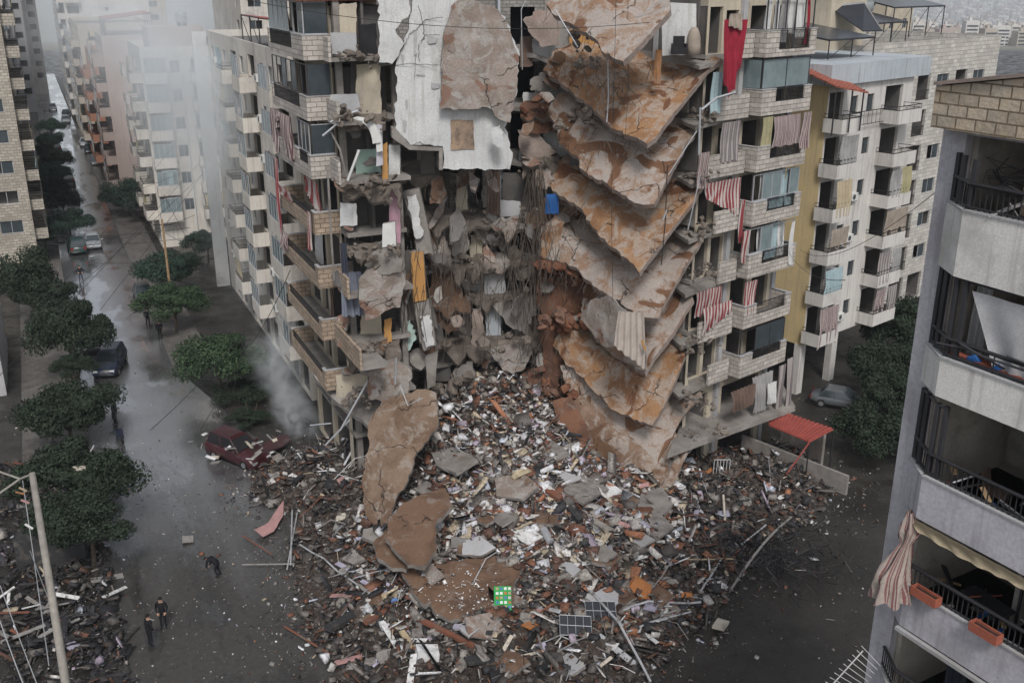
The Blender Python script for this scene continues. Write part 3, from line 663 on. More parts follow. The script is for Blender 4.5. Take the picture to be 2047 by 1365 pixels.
# ---- left wing: floors, walls, party walls
LA, LN = 9.0, -5.0                                         # how far it runs along the street / inwards
def wing_left():
    for k in range(0, 8):
        z = ZB(k); mb = MB(); a0 = [-.5, -2, -1.5, -2.2, -1.4, -2.4, -1.2, -1.6][k]
        mb.fb(FL, a0, LA, LN, -1.5, z, z + .22, 0)
        mb.build('floor_slab', [M['concrete']], B)
    mb = MB(); ops = []
    for k in range(1, 8):
        z = ZB(k); ops += [(.5, 3.4, z + .25, z + 2.75, 3.2), (3.9, 5.4, z + .25, z + 2.6, 2.4), (6.0, 8.4, z + .25, z + 2.7, 3)]
    ops += [(.8, 4.4, .1, 5.6, 4), (5, 8.4, .1, 5.6, 4)]
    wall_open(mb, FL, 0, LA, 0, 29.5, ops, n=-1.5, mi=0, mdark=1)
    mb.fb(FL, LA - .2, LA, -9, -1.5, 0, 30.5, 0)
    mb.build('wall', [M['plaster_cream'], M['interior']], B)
    # inner partitions seen through the break
    mb = MB()
    for k in range(0, 8):
        z = ZB(k) + .22
        mb.fb(FL, 2.2 + RB.uniform(-.6, .8), 2.35 + 1.0, LN, -2.3, z, z + 2.98, RB.choice([0, 0, 1]))
        mb.fb(FL, -.2 + RB.uniform(-.5, .4), 2.6, -3.4, -3.25, z, z + 2.98, 2)
    mb.build('partition', [M['interior_light'], M['plaster_cream'], M['interior']], B)
    # columns
    for (a, n) in ((-.2, -1.7), (4.5, -1.7), (-1.0, -4.6), (3.6, -4.6)):
        c = MB(); c.fb(FL, a, a + .35, n - .35, n, 0, 29, 0); c.build('column', [M['concrete']], B)
wing_left()

def stone_bay(F, a0, a1, z, k, parent, wm='stone', n0=0.0, dep=1.5, h=1.28, cut=None, end_l=True, end_r=True, t=.14):
    """stone clad balcony front with its slab and returns; cut = railing gap in the top of the front"""
    mb = MB()
    mb.fb(F, a0 + t, a1 - t, n0 - dep, n0 - t, z + .03, z + .22, 1)
    if cut:
        c0, c1, ch = cut
        mb.fb(F, a0, a1, n0 - t, n0, z, z + h - ch, 0)
        mb.fb(F, a0, c0, n0 - t, n0, z + h - ch, z + h, 0); mb.fb(F, c1, a1, n0 - t, n0, z + h - ch, z + h, 0)
    else: mb.fb(F, a0, a1, n0 - t, n0, z, z + h, 0)
    if end_l: mb.fb(F, a0, a0 + t, n0 - dep, n0 - t, z, z + h, 0)
    if end_r: mb.fb(F, a1 - t, a1, n0 - dep, n0 - t, z, z + h, 0)
    o = mb.build('balcony', [M[wm], M['concrete']], parent)
    cp = MB()
    segs = [(a0 - .03, cut[0]), (cut[1], a1 + .03)] if cut else [(a0 - .03, a1 + .03)]
    for s0, s1 in segs: cp.fb(F, s0, s1, n0 - t - .03, n0 + .03, z + h + .002, z + h + .05, 0)
    if end_l: cp.fb(F, a0 - .03, a0 + t + .03, n0 - dep, n0 - t - .032, z + h + .002, z + h + .05, 0)
    if end_r: cp.fb(F, a1 - t - .03, a1 + .03, n0 - dep, n0 - t - .032, z + h + .002, z + h + .05, 0)
    cp.build('coping', M['plaster_grey'], o)
    if cut:
        r = MB(); c0, c1, ch = cut; zz = z + h - ch
        r.fb(F, c0, c1, n0 - .1, n0 - .05, z + h - .04, z + h, 0); r.fb(F, c0, c1, n0 - .1, n0 - .05, zz + .02, zz + .05, 0)
        m_ = int((c1 - c0) / .13)
        for i in range(m_): x = c0 + (c1 - c0) * (i + .5) / m_; r.fb(F, x - .01, x + .01, n0 - .085, n0 - .065, zz, z + h - .04, 0)
        r.build('railing', M['iron'], o)
    return o
def glazing(F, a0, a1, n, z0, z1, parent, panes=4, frame='alu_dark', glass='glass', broken=.25, seed=0, ends=None):
    rnd = random.Random(seed); f = MB(); g = MB(); t = .05
    f.fb(F, a0, a1, n - .03, n + .03, z0, z0 + t); f.fb(F, a0, a1, n - .03, n + .03, z1 - t, z1)
    for i in range(panes + 1): x = a0 + (a1 - a0) * i / panes; f.fb(F, x - .03, x + .03, n - .03, n + .03, z0 + t, z1 - t)
    for i in range(panes):
        if rnd.random() < broken: continue
        g.fb(F, a0 + (a1 - a0) * i / panes + .03, a0 + (a1 - a0) * (i + 1) / panes - .03, n - .006, n + .006, z0 + t, z1 - t)
    o = f.build('glazing', M[frame], parent)
    if g.v: g.build('pane', M[glass], o)
    if ends is not None:
        for x in ends[0]:
            e = MB(); e.fb(F, x - .02, x + .02, ends[1], n - .04, z0, z0 + t); e.fb(F, x - .02, x + .02, ends[1], n - .04, z1 - t, z1); e.build('glazing', M[frame], parent)
            e = MB(); e.fb(F, x - .006, x + .006, ends[1], n - .06, z0 + t, z1 - t)
            if rnd.random() > broken: e.build('pane', M[glass], o)
    return o

# ---- left wing balconies, level by level (7 = top)
for k in range(1, 9):
    z = ZB(k); low = k <= 4
    wm = 'stone_tan' if k <= 4 else 'stone'
    if k == 8:
        mb = MB(); mb.fb(FL, -.3, LA + .2, -5.2, .25, 28.75, 28.95); mb.build('roof_edge', M['red_tile'], B); continue
    cut = {7: (2.6, 8.4, .8), 6: (1.6, 8.4, .75), 5: (.6, 2.8, .6), 4: (.7, 8.3, .4), 3: (.7, 8.3, .45), 2: (.6, 8.3, .5), 1: (.6, 8.4, .45)}[k]
    stone_bay(FL, 0, LA - .3, z, k, B, wm, cut=cut, dep=1.5)
    # the shorter set-back balcony beside the torn edge
    mb = MB()
    a1_, n_ = -.9, -1.0
    s0 = {7: -1.6, 6: -2.6, 5: -2.2, 4: -1.5, 3: -2.6, 2: -5.6, 1: -1.2}[k]
    if k in (7, 6, 5, 3, 2):
        nn = -.95 if k != 2 else -.6
        mb.fb(FL, s0, -.6, nn - .14, nn, z, z + 1.25, 0); mb.fb(FL, s0, -.6, nn - 1.6, nn - .14, z, z + .2, 1)
        mb.fb(FL, -.6 - .14, -.6, nn - .5, nn - .14, z + .2, z + 1.25, 0)
        mb.build('balcony', [M[wm], M['concrete']], B)
# enclosures and cloths on the left wing
glazing(FL, 2.4, 8.5, -.12, ZB(7) + 1.33, ZB(7) + 3.0, B, 5, 'alu', 'glass_pale', .3, 3); glazing(FL, .1, 2.3, -.12, ZB(7) + 1.33, ZB(7) + 3.0, B, 2, 'alu', 'glass', .2, 4, ends=((.05,), -1.4))
glazing(FL, .1, 8.5, -.12, ZB(6) + 1.33, ZB(6) + 3.0, B, 7, 'alu_dark', 'glass', .45, 7, ends=((.05,), -1.4))
glazing(FL, .4, 3.0, -.12, ZB(5) + 1.33, ZB(5) + 3.0, B, 3, 'alu', 'glass', .1, 9, ends=((.05,), -1.4))
curtain(FL, 8.6, 3.6, ZB(5) + .35, ZB(5) + 3.0, .12, 'cloth_stripe', B, amp=.2, drop=lambda u: .78 + .22 * math.sin(u * 9) if (u < .18 or u > .5) else .35 + .2 * math.sin(u * 12), seed=1, label='brown striped awning cloth torn and draped over the balcony front', name='awning')
curtain(FL, 8.75, 8.3, ZB(3) + 1.4, ZB(5) - .1, .15, 'cloth_redwhite', B, folds=2, amp=.12, seed=2, gather=.3, name='awning')
curtain(FL, 3.2, .2, ZB(4) + .9, ZB(4) + 2.9, -.4, 'cloth_redwhite', B, amp=.12, drop=lambda u: .5 + .5 * u, seed=3, name='awning')
curtain(FL, 1.1, .3, ZB(3) + 2.2, ZB(4) + 1.25, .16, 'cloth_redwhite', B, folds=3, amp=.12, gather=.5, seed=5, name='awning')
curtain(FL, 8.6, 5.0, ZB(4) + .9, ZB(4) + 1.5, .1, 'cloth_redwhite', B, amp=.07, seed=4, name='awning')
curtain(FL, 8.4, 7.0, ZB(3) + .6, ZB(3) + 1.7, .18, 'cloth_stripe', B, folds=4, amp=.2, gather=.4, seed=6, name='awning')
curtain(FL, 5.2, 4.2, ZB(6) + 1.4, ZB(6) + 2.9, -.5, 'cloth_grey', B, seed=7); curtain(FL, 6.5, 5.6, ZB(7) + 1.4, ZB(7) + 2.9, -.6, 'cloth_white', B, seed=8)
curtain(FL, 3.0, 2.2, ZB(2) + .3, ZB(2) + 2.7, -1.35, 'cloth_brown', B, seed=9); curtain(FL, 2.6, 1.2, ZB(4) + .3, ZB(4) + 2.8, -1.3, 'cloth_grey', B, seed=10); curtain(FL, 5.4, 3.8, ZB(3) + .3, ZB(3) + 2.8, -1.3, 'cloth_white', B, seed=10.5)

# ---- right wing
def wing_right():
    for k in range(0, 8):
        z = ZB(k); mb = MB()
        mb.fb(FR, -3.2 + RB.uniform(-.3, .3), 5.0, -9, -1.5, z, z + .22, 0); mb.build('floor_slab', [M['concrete']], B)
    mb = MB(); ops = []
    for k in range(1, 9):
        z = ZB(k); ops += [(.5, 2.1, z + .25, z + 2.7, 3), (2.6, 4.3, z + .25, z + 2.7, 3), (-3.1, -2.0, z + .25, z + 2.7, 3), (-1.7, -.6, z + .25, z + 2.5, 3)]
    ops += [(-3, -1, .1, 5.4, 5), (.4, 4.2, .1, 5.4, 5)]
    wall_open(mb, FR, -3.3, 5.0, 0, 33, ops, n=-1.55, mi=0, mdark=1); 
    E_ = FR.turned(5.0, -1.55, -1); wall_open(mb, E_, 0, 9, 0, 33, [(2, 3.2, ZB(k) + 1, ZB(k) + 2.3, 1) for k in range(1, 8)])
    mb.build('wall', [M['plaster_cream'], M['interior']], B)
    mb = MB()
    for k in range(0, 9):
        z = ZB(k) + .22
        mb.fb(FR, -3.3, -3.16, -8.5, -1.6 - RB.uniform(0, 1.5), z, z + 2.98, 0 if k % 2 else 1)  # odd floors use the dark material, painting in an unlit room's shade
        mb.fb(FR, -3.1, -.3, -4.9, -4.76, z, z + 2.98, 1)
    mb.build('partition', [M['interior'], M['interior_light']], B)
    for (a, n) in ((-.5, -1.3), (-.5, -1.3 - 4), (4.6, -1.4), (-3.4, -5)):
        c = MB(); c.fb(FR, a, a + .35, n - .3, n, 0, 31, 0); c.build('column', [M['plaster_grey']], B)
wing_right()
for k in range(1, 8):
    z = ZB(k); cut = {7: (1.2, 4.2, 1.05), 6: (1.3, 4.1, .72), 5: (1.2, 4.3, .75), 4: (1.3, 4.2, .7), 3: (1.3, 4.2, .7), 2: (1.2, 4.2, .72), 1: (1.2, 4.2, .5)}[k]
    stone_bay(FR, 0, 4.75, z, k, B, 'stone', dep=1.8, h=1.42, cut=cut)
    a0 = {7: -1.5, 6: -3.6, 5: -3.9, 4: -2.6, 3: -1.9, 2: -3.4, 1: -2.2}[k]
    mb = MB(); n_ = -.65
    z_ = z - {7: 0, 6: .1, 5: .05, 4: .15, 3: .1, 2: .3, 1: .1}[k]
    mb.fb(FR, a0, -.25, n_ - .14, n_, z_, z_ + 1.3, 0); mb.fb(FR, a0 + .1, -.3, n_ - 1.3, n_ - .14, z_ + .02, z_ + .22, 1)
    mb.build('balcony', [M['stone'], M['concrete']], B)
# floors of the short balconies sag towards the break
for k in range(1, 8):
    z = ZB(k) + .1; P = [FR.p(-.3, -.85, z), FR.p(-.3, -2.6, z), FR.p(-3.9, -2.6, z - .2), FR.p(-4.6, -.85, z - .35)]
    mb = MB(); mb.hexa([(p[0], p[1], p[2] - .2) for p in P] + P, 0); mb.build('floor_slab', [M['concrete']], B)
glazing(FR, .15, 4.6, -.2, ZB(7) + 1.45, ZB(7) + 3.12, B, 5, 'alu_dark', 'glass', 1.0, 1, ends=((.08,), -1.5))
glazing(FR, .15, 4.6, -.2, ZB(6) + 1.45, ZB(6) + 3.1, B, 2, 'alu_dark', 'glass_pale', 0, 1, ends=((.08,), -1.7))
glazing(FR, .15, 4.6, -.2, ZB(4) + 1.45, ZB(4) + 3.0, B, 5, 'alu', 'glass_pale', .35, 1)
glazing(FR, .15, 4.6, -.2, ZB(3) + 1.45, ZB(3) + 3.0, B, 4, 'alu', 'glass_pale', .8, 1, ends=((.08,), -1.5))
glazing(FR, .15, 4.6, -.2, ZB(1) + 1.45, ZB(1) + 3.0, B, 3, 'alu_dark', 'glass', .4, 1, ends=((.08, 4.6), -1.5))
for (b0, b1, c) in ((.2, .8, 'cloth_white'), (1.0, 1.5, 'cloth_white'), (1.6, 2.4, 'cloth_grey'), (2.5, 3.0, 'cloth_white'), (3.2, 4.1, 'cloth_white'), (4.2, 4.5, 'cloth_red')):
    curtain(FR, b0, b1, ZB(7) + .5 + RB.uniform(0, .9), ZB(7) + 3.05, -.42, c, B, seed=b0, amp=.05)
curtain(FR, .25, 1.25, ZB(5) + 1.2, ZB(5) + 3.1, -.05, 'cloth_olive', B, seed=1, amp=.07, name='awning')
curtain(FR, 1.3, 3.9, ZB(5) + 1.3, ZB(5) + 3.05, .05, 'cloth_stripe', B, seed=2, amp=.05, name='awning'); curtain(FR, 3.95, 4.8, ZB(5) + .95, ZB(5) + 3.1, .08, 'cloth_stripe', B, seed=3, amp=.1, gather=-.2, name='awning')
for (b0, b1, c, g) in ((.9, 2.1, 'cloth_white', .2), (2.1, 2.9, 'cloth_cyan', 0), (2.9, 3.5, 'cloth_cyan', 0), (3.6, 4.5, 'cloth_cyan', 0)): curtain(FR, b0, b1, ZB(4) + .7, ZB(4) + 3.0, -.4, c, B, seed=b0, amp=.04, gather=g)
for (b0, b1, c, g) in ((1.2, 1.9, 'cloth_white', .5), (2.0, 3.3, 'cloth_cyan', .1), (3.3, 4.0, 'cloth_white', .2)): curtain(FR, b0, b1, ZB(3) + .8, ZB(3) + 2.95, -.4, c, B, seed=b0 + 4, amp=.07, gather=g)
curtain(FR, 4.0, 4.3, ZB(3) + .2, ZB(3) + 2.9, .06, 'cloth_white', B, seed=7.1, folds=2)
curtain(FR, -.6, .15, ZB(3) + 1.0, ZB(3) + 3.0, -.2, 'cloth_redwhite', B, seed=8, gather=.3, name='awning'); curtain(FR, -.1, 1.1, ZB(2) + .9, ZB(2) + 3.0, -.05, 'cloth_redwhite', B, seed=9, gather=.35, name='awning')
curtain(FR, -3.5, -.4, ZB(4) + 1.0, ZB(4) + 2.9, -.7, 'cloth_redwhite', B, seed=10, amp=.12, drop=lambda u: .45 + .75 * u, name='awning', label='red and white striped awning hanging torn from a balcony')
curtain(FR, -.5, -.15, ZB(3) + 2.2, ZB(4) + 1.6, -.5, 'cloth_redwhite', B, seed=11, folds=2, name='awning')
curtain(FR, -2.6, -1.0, ZB(5) + .8, ZB(5) + 3.0, -.6, 'cloth_greystripe', B, seed=12, amp=.05, name='awning'); curtain(FR, -4.9, -4.0, ZB(5) - .4, ZB(5) + 1.6, -.3, 'cloth_stripe', B, seed=13, amp=.08, name='awning')
curtain(FR, -3.6, -1.2, ZB(2) + 1.3, ZB(2) + 2.9, -.9, 'cloth_redwhite', B, seed=14, amp=.1, name='awning')
curtain(FR, -3.2, -.5, ZB(2) + .6, ZB(2) + 1.9, -.55, 'cloth_redwhite', B, seed=15, amp=.12, drop=lambda u: 1.3 - .8 * u, name='awning')
curtain(FR, -3.9, -3.0, ZB(6) + .4, ZB(6) + 2.6, -.5, 'cloth_cyan', B, seed=16, amp=.05)
# torn cloths hanging over the lowest terrace
for i, (b0, b1, zt_, zb_, c, g) in enumerate([(1.0, 3.2, 6.4, 3.9, 'cloth_grey', .4), (3.4, 4.2, 6.6, 2.4, 'cloth_greystripe', .2), (4.3, 5.0, 6.9, 1.6, 'cloth_greystripe', .3), (-1.5, 1.0, 6.2, 4.8, 'cloth_brown', .2), (2.2, 3.0, 5.8, 4.4, 'cloth_white', .2)]):
    curtain(FR, b0, b1, zb_, zt_, .35 + .1 * i, c, B, seed=20 + i, amp=.16, gather=g, name='torn_cloth')
# top storey (level 8) of the right wing
mb = MB(); mb.fb(FR, -3.4, 5.0, -1.6, .1, ZB(8) + 3.1, ZB(8) + 3.3); mb.build('roof_slab', M['concrete'], B)
# transfer floor with broken stone edge at the bottom right
P = [PZ(1335, 905, 3.6), PZ(1590, 812, 3.6), PZ(1560, 760, 3.6), PZ(1390, 790, 3.6)]
mb = MB(); mb.hexa([(p[0], p[1], p[2] - .35) for p in P] + [tuple(p) for p in P]); mb.build('floor_slab', [M['concrete']], B)
# ------------------------------------------------------------------ the hanging floor slabs of the torn corner
def fac(px, py, off=0.0):                                  # distance of the right facade plane along this sight line
    return PP(px, py, FR.p(0, off)[:2], FR.d)[1]
SLABS = [
 ('slab_b', [(1104,27),(1134,44),(1165,64),(1195,83),(1202,101),(1229,118),(1245,123),(1290,78),(1323,40),(1340,20),(1337,-8),(1240,-25),(1150,-15),(1090,5)], (1338,10), (1240,123), (1095,15), 57.5),
 ('slab_a', [(1111,158),(1141,182),(1175,209),(1222,256),(1256,270),(1293,288),(1310,276),(1333,243),(1377,189),(1417,138),(1444,118),(1428,113),(1343,100),(1256,90),(1175,88),(1108,100),(1085,140)], (1440,115), (1299,288), (1111,158), 59.5),
 ('slab_b', [(1111,249),(1117,286),(1151,310),(1165,340),(1208,364),(1256,398),(1283,409),(1308,408),(1326,374),(1353,323),(1377,280),(1397,253),(1424,236),(1400,205),(1343,190),(1256,185),(1175,170),(1120,185),(1090,225)], (1424,236), (1300,408), (1111,249), 59.5),
 ('slab_a', [(1104,381),(1128,394),(1158,414),(1186,455),(1216,488),(1260,524),(1278,545),(1304,510),(1340,462),(1370,422),(1388,400),(1397,381),(1411,364),(1390,335),(1330,310),(1250,300),(1150,300),(1092,340)], (1405,364), (1280,540), (1104,381), 59.5),
 ('slab_b', [(1077,510),(1106,521),(1131,524),(1161,546),(1186,572),(1230,598),(1267,623),(1289,634),(1315,636),(1333,598),(1351,565),(1380,517),(1406,473),(1385,440),(1300,415),(1200,395),(1120,395),(1080,440)], (1406,473), (1300,636), (1077,510), 59.5),
 ('slab_b', [(1161,638),(1186,671),(1216,697),(1241,715),(1289,746),(1304,719),(1333,682),(1355,649),(1377,612),(1386,598),(1375,555),(1337,540),(1280,525),(1200,525),(1165,575)], (1386,598), (1290,742), (1161,640), 58.5),
 ('slab_a', [(1128,722),(1161,752),(1194,788),(1230,821),(1267,839),(1304,850),(1326,814),(1344,774),(1362,730),(1370,711),(1360,665),(1300,635),(1220,620),(1130,640),(1105,690)], (1370,705), (1300,850), (1128,722), 58.5),
 ('slab_b', [(1135,781),(1150,820),(1168,850),(1196,882),(1226,908),(1252,927),(1270,934),(1303,952),(1318,919),(1340,880),(1360,840),(1385,810),(1403,790),(1385,750),(1280,715),(1200,705),(1120,730)], (1400,790), (1303,950), (1135,790), 58.0),
 ('slab_d', [(1105,830),(1130,865),(1170,905),(1220,955),(1290,1015),(1320,1020),(1340,985),(1365,925),(1376,905),(1350,860),(1250,820),(1160,790)], (1370,910), (1315,1015), (1105,830), 57.5),
]
mat('pinkgrey', (.33, .27, .24), (.25, .20, .175), sc=.9, bump=.7, bsc=5, dirt=(.24, .14, .10), dirt_amt=.25, dsc=.5)
for i, (mt, poly, Hn, T, Lf, YL) in enumerate(SLABS):
    off = -.75 if i < 8 else .2
    base = bil((Hn[0], Hn[1], fac(Hn[0], Hn[1], off)), (T[0], T[1], fac(T[0], T[1], off)), (Lf[0], Lf[1], YL))
    # crease: a line parallel to the lower left edge; behind it the slab lies flatter
    dx, dy = T[0] - Lf[0], T[1] - Lf[1]; l = math.hypot(dx, dy); nx_, ny_ = dy / l, -dx / l
    wcr = 52 if i not in (0, 5) else 70
    def dep(x, y, base=base, Lf=Lf, Hn=Hn, T=T, nx_=nx_, ny_=ny_, wcr=wcr):
        q = (x - Lf[0]) * nx_ + (y - Lf[1]) * ny_
        q += 5 * noise.noise(Vector((x * .02, y * .02, i)))
        r_ = max(0.0, q - wcr)
        e_ = abs((x - T[0]) * (Hn[1] - T[1]) - (y - T[1]) * (Hn[0] - T[0])) / math.hypot(Hn[0] - T[0], Hn[1] - T[1])
        return base(x, y) + (.026 * r_ * min(1, r_ / 25) - .010 * max(0, min(q, wcr))) * min(1, e_ / 110)
    hx, hy = Hn[0] - T[0], Hn[1] - T[1]; hl = math.hypot(hx, hy)
    jf = lambda x, y, T=T, hx=hx, hy=hy, hl=hl: .8 if abs((x - T[0]) * hy - (y - T[1]) * hx) / hl < 9 else 3.2
    sheet('hanging_slab', poly, dep, .32, [M[mt], M['pinkgrey']], B, step=7, jit=jf, bump=.055, nscale=.45, seed=i + 3, label='brown floor slab folded down, number %s from the top' % ['one','two','three','four','five','six','seven','eight','nine'][i])

#M
mat('hang_grey', (.33, .29, .27), (.27, .20, .17), sc=.9, bump=.7, bsc=4, dirt=(.36, .21, .16), dirt_amt=.35, dsc=.45)
# broken slab and wall remains behind and beside them: (outline, distance control, thickness, face, name)
Wp = lambda y0, y1, x0=757, x1=1033: bil((x0, 0, y0), (x1, 0, y1), (x0, 300, y0 - .02 * 0))
def flatY(Y, dY=0.0, x0=900): return lambda x, y: Y + (x - x0) * dY
mat('concrete_warm', (.20, .17, .145), (.125, .105, .09), sc=1.4, bump=.8, bsc=7, dirt=(.08, .065, .055), dsc=.8)
PIECES = [
 # white party wall with cracked plaster
 ([(757,-25),(757,125),(784,128),(800,100),(808,88),(790,60),(815,35),(824,-25)], flatY(56.1, .006), .28, 'plaster_white', 'hanging_wall'),
 ([(792,128),(790,256),(821,290),(885,293),(885,337),(1019,339),(1025,306),(1009,256),(1033,190),(1037,100),(1010,34),(929,20),(895,-25),(832,-25),(818,50),(806,95)], flatY(56.3, .006), .28, 'plaster_white', 'hanging_wall'),
 ([(889,60),(903,12),(930,-5),(990,15),(1010,40),(1037,110),(1031,190),(1020,245),(1000,240),(975,215),(930,218),(880,219),(884,120)], lambda x, y: 55.75 + .006 * (x - 900) - .0012 * (y - 100), .22, 'slab_e', 'hanging_slab'),
 ([(783,256),(790,256),(822,292),(885,296),(885,340),(878,340),(878,302),(818,300),(783,275)], flatY(56.2, .006), .7, 'concrete', 'beam'),
 ([(980,257),(1000,250),(1010,285),(1003,297),(985,285)], flatY(55.7, 0), .08, 'plaster_white', 'plaster_flake'),
 # long cracked pieces leaning in the gap
 ([(777,290),(800,290),(800,368),(777,370)], flatY(56.4), .4, 'plaster_white', 'column'),
 ([(778,382),(800,382),(801,486),(778,486)], flatY(56.4), .4, 'paint_pink', 'column'),
 ([(804,385),(838,378),(862,480),(868,505),(835,510),(822,440)], flatY(57.5), .5, 'concrete', 'leaning_pillar'),
 ([(812,392),(832,388),(846,470),(832,478)], flatY(57.25), .06, 'plaster_white', 'plaster_flake'),
 ([(821,504),(846,502),(852,600),(826,604)], flatY(57.2), .45, 'paint_orange', 'leaning_pillar'),
 ([(828,606),(858,600),(872,690),(848,702),(838,680)], flatY(57.3), .45, 'concrete', 'leaning_pillar'),
 ([(838,633),(860,630),(868,690),(852,696)], flatY(57.05), .05, 'plaster_white', 'plaster_flake'),
 ([(850,715),(875,705),(870,770),(855,778)], flatY(57.2), .4, 'concrete', 'leaning_pillar'),
 ([(800,648),(820,640),(832,672),(820,700),(806,706)], flatY(57.4), .12, 'paint_mint', 'wall_fragment'),
 ([(722,555),(735,540),(760,522),(800,530),(810,560),(800,615),(775,620),(752,635),(730,640),(718,600)], lambda x, y: 54.6 + .01 * (x - 760), .25, 'slab_e', 'hanging_slab'),
 ([(728,530),(745,505),(775,500),(805,520),(800,545),(760,548)], flatY(54.6), .3, 'concrete', 'wall_fragment'),
 ([(672,655),(690,690),(722,742),(760,738),(785,715),(775,690),(740,678),(695,684)], lambda x, y: 55.2 + (715 - y) * .05, .25, 'concrete', 'floor_remains'),
 ([(735,745),(790,720),(822,740),(818,790),(790,800),(735,800)], flatY(53.8), .35, 'slab_e', 'hanging_slab'),
 # great brown slab sliding off the foot of the left wing
 ([(765,800),(800,790),(842,778),(872,785),(875,850),(855,880),(832,905),(815,960),(790,1000),(775,1045),(752,1060),(735,1035),(725,1000),(727,930),(738,880),(735,850)], lambda x, y: 52.8 - (y - 800) * .018 + abs(x - 800) * .012, .3, 'slab_g', 'fallen_slab'),
 ([(625,745),(670,800),(735,850),(765,880),(800,868),(790,800),(735,782),(690,790),(650,765)], lambda x, y: 55 + (830 - y) * .04, .3, 'concrete', 'floor_remains'),
 # lumps hanging in the gap on the left of the back wall
 ([(840,455),(862,452),(890,475),(905,520),(890,545),(862,530)], flatY(60), .5, 'slab_e', 'hanging_slab'),
 ([(905,480),(925,447),(938,455),(935,500),(925,528),(905,522)], flatY(60), .4, 'concrete', 'wall_fragment'),
 ([(862,545),(905,535),(925,590),(918,660),(895,668),(868,640),(857,590)], flatY(60.5), .4, 'slab_c', 'hanging_slab'),
 ([(940,450),(975,440),(985,470),(1000,480),(995,490),(965,485)], flatY(61), .3, 'concrete', 'wall_fragment'),
 ([(998,440),(1035,430),(1060,435),(1075,455),(1050,460),(1025,470),(1005,462)], flatY(60.5), .3, 'slab_e', 'hanging_slab'),
 ([(1012,520),(1040,505),(1075,510),(1085,550),(1065,565),(1035,560),(1022,540)], flatY(61), .3, 'concrete', 'hanging_slab'),
 ([(985,612),(1020,598),(1065,600),(1072,630),(1055,650),(1040,662),(1018,652),(1000,630)], flatY(60.5), .3, 'concrete', 'hanging_slab'),
 ([(975,700),(1010,690),(1055,685),(1065,705),(1050,735),(1025,748),(1005,740),(990,720)], flatY(60), .3, 'slab_e', 'hanging_slab'),
 ([(945,620),(962,615),(968,655),(955,700),(938,715),(942,665)], flatY(60), .35, 'pinkgrey', 'wall_fragment'),
 ([(905,745),(945,720),(955,770),(930,800),(905,780)], flatY(60), .35, 'concrete', 'wall_fragment'),
 # the earthy strip of crumbled slab ends left of the hanging slabs
 ([(1080,20),(1110,15),(1120,60),(1118,90),(1085,95),(1062,70),(1045,40)], flatY(60.5), .35, 'pinkgrey', 'wall_fragment'),
 ([(1060,160),(1085,145),(1110,155),(1112,175),(1090,187),(1062,182)], flatY(61), .35, 'concrete', 'wall_fragment'),
 ([(1042,225),(1080,218),(1120,225),(1118,262),(1090,268),(1050,262)], flatY(60.8), .4, 'slab_f', 'floor_remains'),
 ([(1035,262),(1070,262),(1112,300),(1090,330),(1060,325),(1040,300)], flatY(61), .35, 'pinkgrey', 'wall_fragment'),
 ([(1070,345),(1095,335),(1108,355),(1100,375),(1078,378),(1066,362)], flatY(59.8), .8, 'slab_b', 'hanging_slab'),
 ([(1080,400),(1130,385),(1165,420),(1130,440),(1090,455),(1075,440)], flatY(60.3), .4, 'slab_c', 'hanging_slab'),
 ([(1085,465),(1110,430),(1128,445),(1118,500),(1105,520),(1078,512)], flatY(59.2), .4, 'slab_a', 'hanging_slab'),
 ([(1075,545),(1110,530),(1160,560),(1195,590),(1180,640),(1130,660),(1090,640),(1072,600)], flatY(60), .5, 'slab_f', 'floor_remains'),
 ([(1078,650),(1120,655),(1125,700),(1118,770),(1105,810),(1088,790),(1085,720)], flatY(59.6), .5, 'slab_f', 'floor_remains'),
 ([(1085,720),(1105,735),(1100,800),(1085,790)], flatY(59.4), .4, 'slab_f', 'floor_remains'),
 ([(1105,800),(1140,790),(1180,870),(1250,960),(1290,1020),(1240,1010),(1180,960),(1120,880)], lambda x, y: 57 - (y - 800) * .012, .4, 'slab_f', 'fallen_slab'),
 ([(1160,630),(1180,600),(1215,590),(1250,620),(1288,700),(1290,742),(1240,715),(1190,675)], lambda x, y: 53.3 + (1290 - x) * .03, .1, 'slab_e', 'hanging_slab'),
]
mat('hang_grey', (.33, .29, .27), (.27, .20, .17), sc=.9, bump=.7, bsc=4, dirt=(.36, .21, .16), dirt_amt=.35, dsc=.45)
mat('pinkgrey', (.33, .27, .24), (.25, .20, .175), sc=.9, bump=.7, bsc=5, dirt=(.24, .14, .10), dirt_amt=.25, dsc=.5)
mat('slab_tan', (.27, .185, .13), (.18, .115, .075), sc=.6, rough=.6, bump=.6, bsc=4, dirt=(.33, .28, .25), dirt_amt=.45, dsc=.3)
for i, (poly, dep, th, mt, nm) in enumerate(PIECES):
    sz = max(max(p[0] for p in poly) - min(p[0] for p in poly), max(p[1] for p in poly) - min(p[1] for p in poly))
    smooth_edge = nm in ('column', 'leaning_pillar', 'beam')
    sheet(nm, poly, dep, th, [M[mt], M['concrete'] if mt != 'slab_f' else M['rust_earth']], B, step=max(4, min(9, sz / 12)), jit=.5 if smooth_edge else 3.2, nscale=.9, bump=.02 if smooth_edge or 'wall' in nm and mt == 'plaster_white' else .06, seed=50 + i)

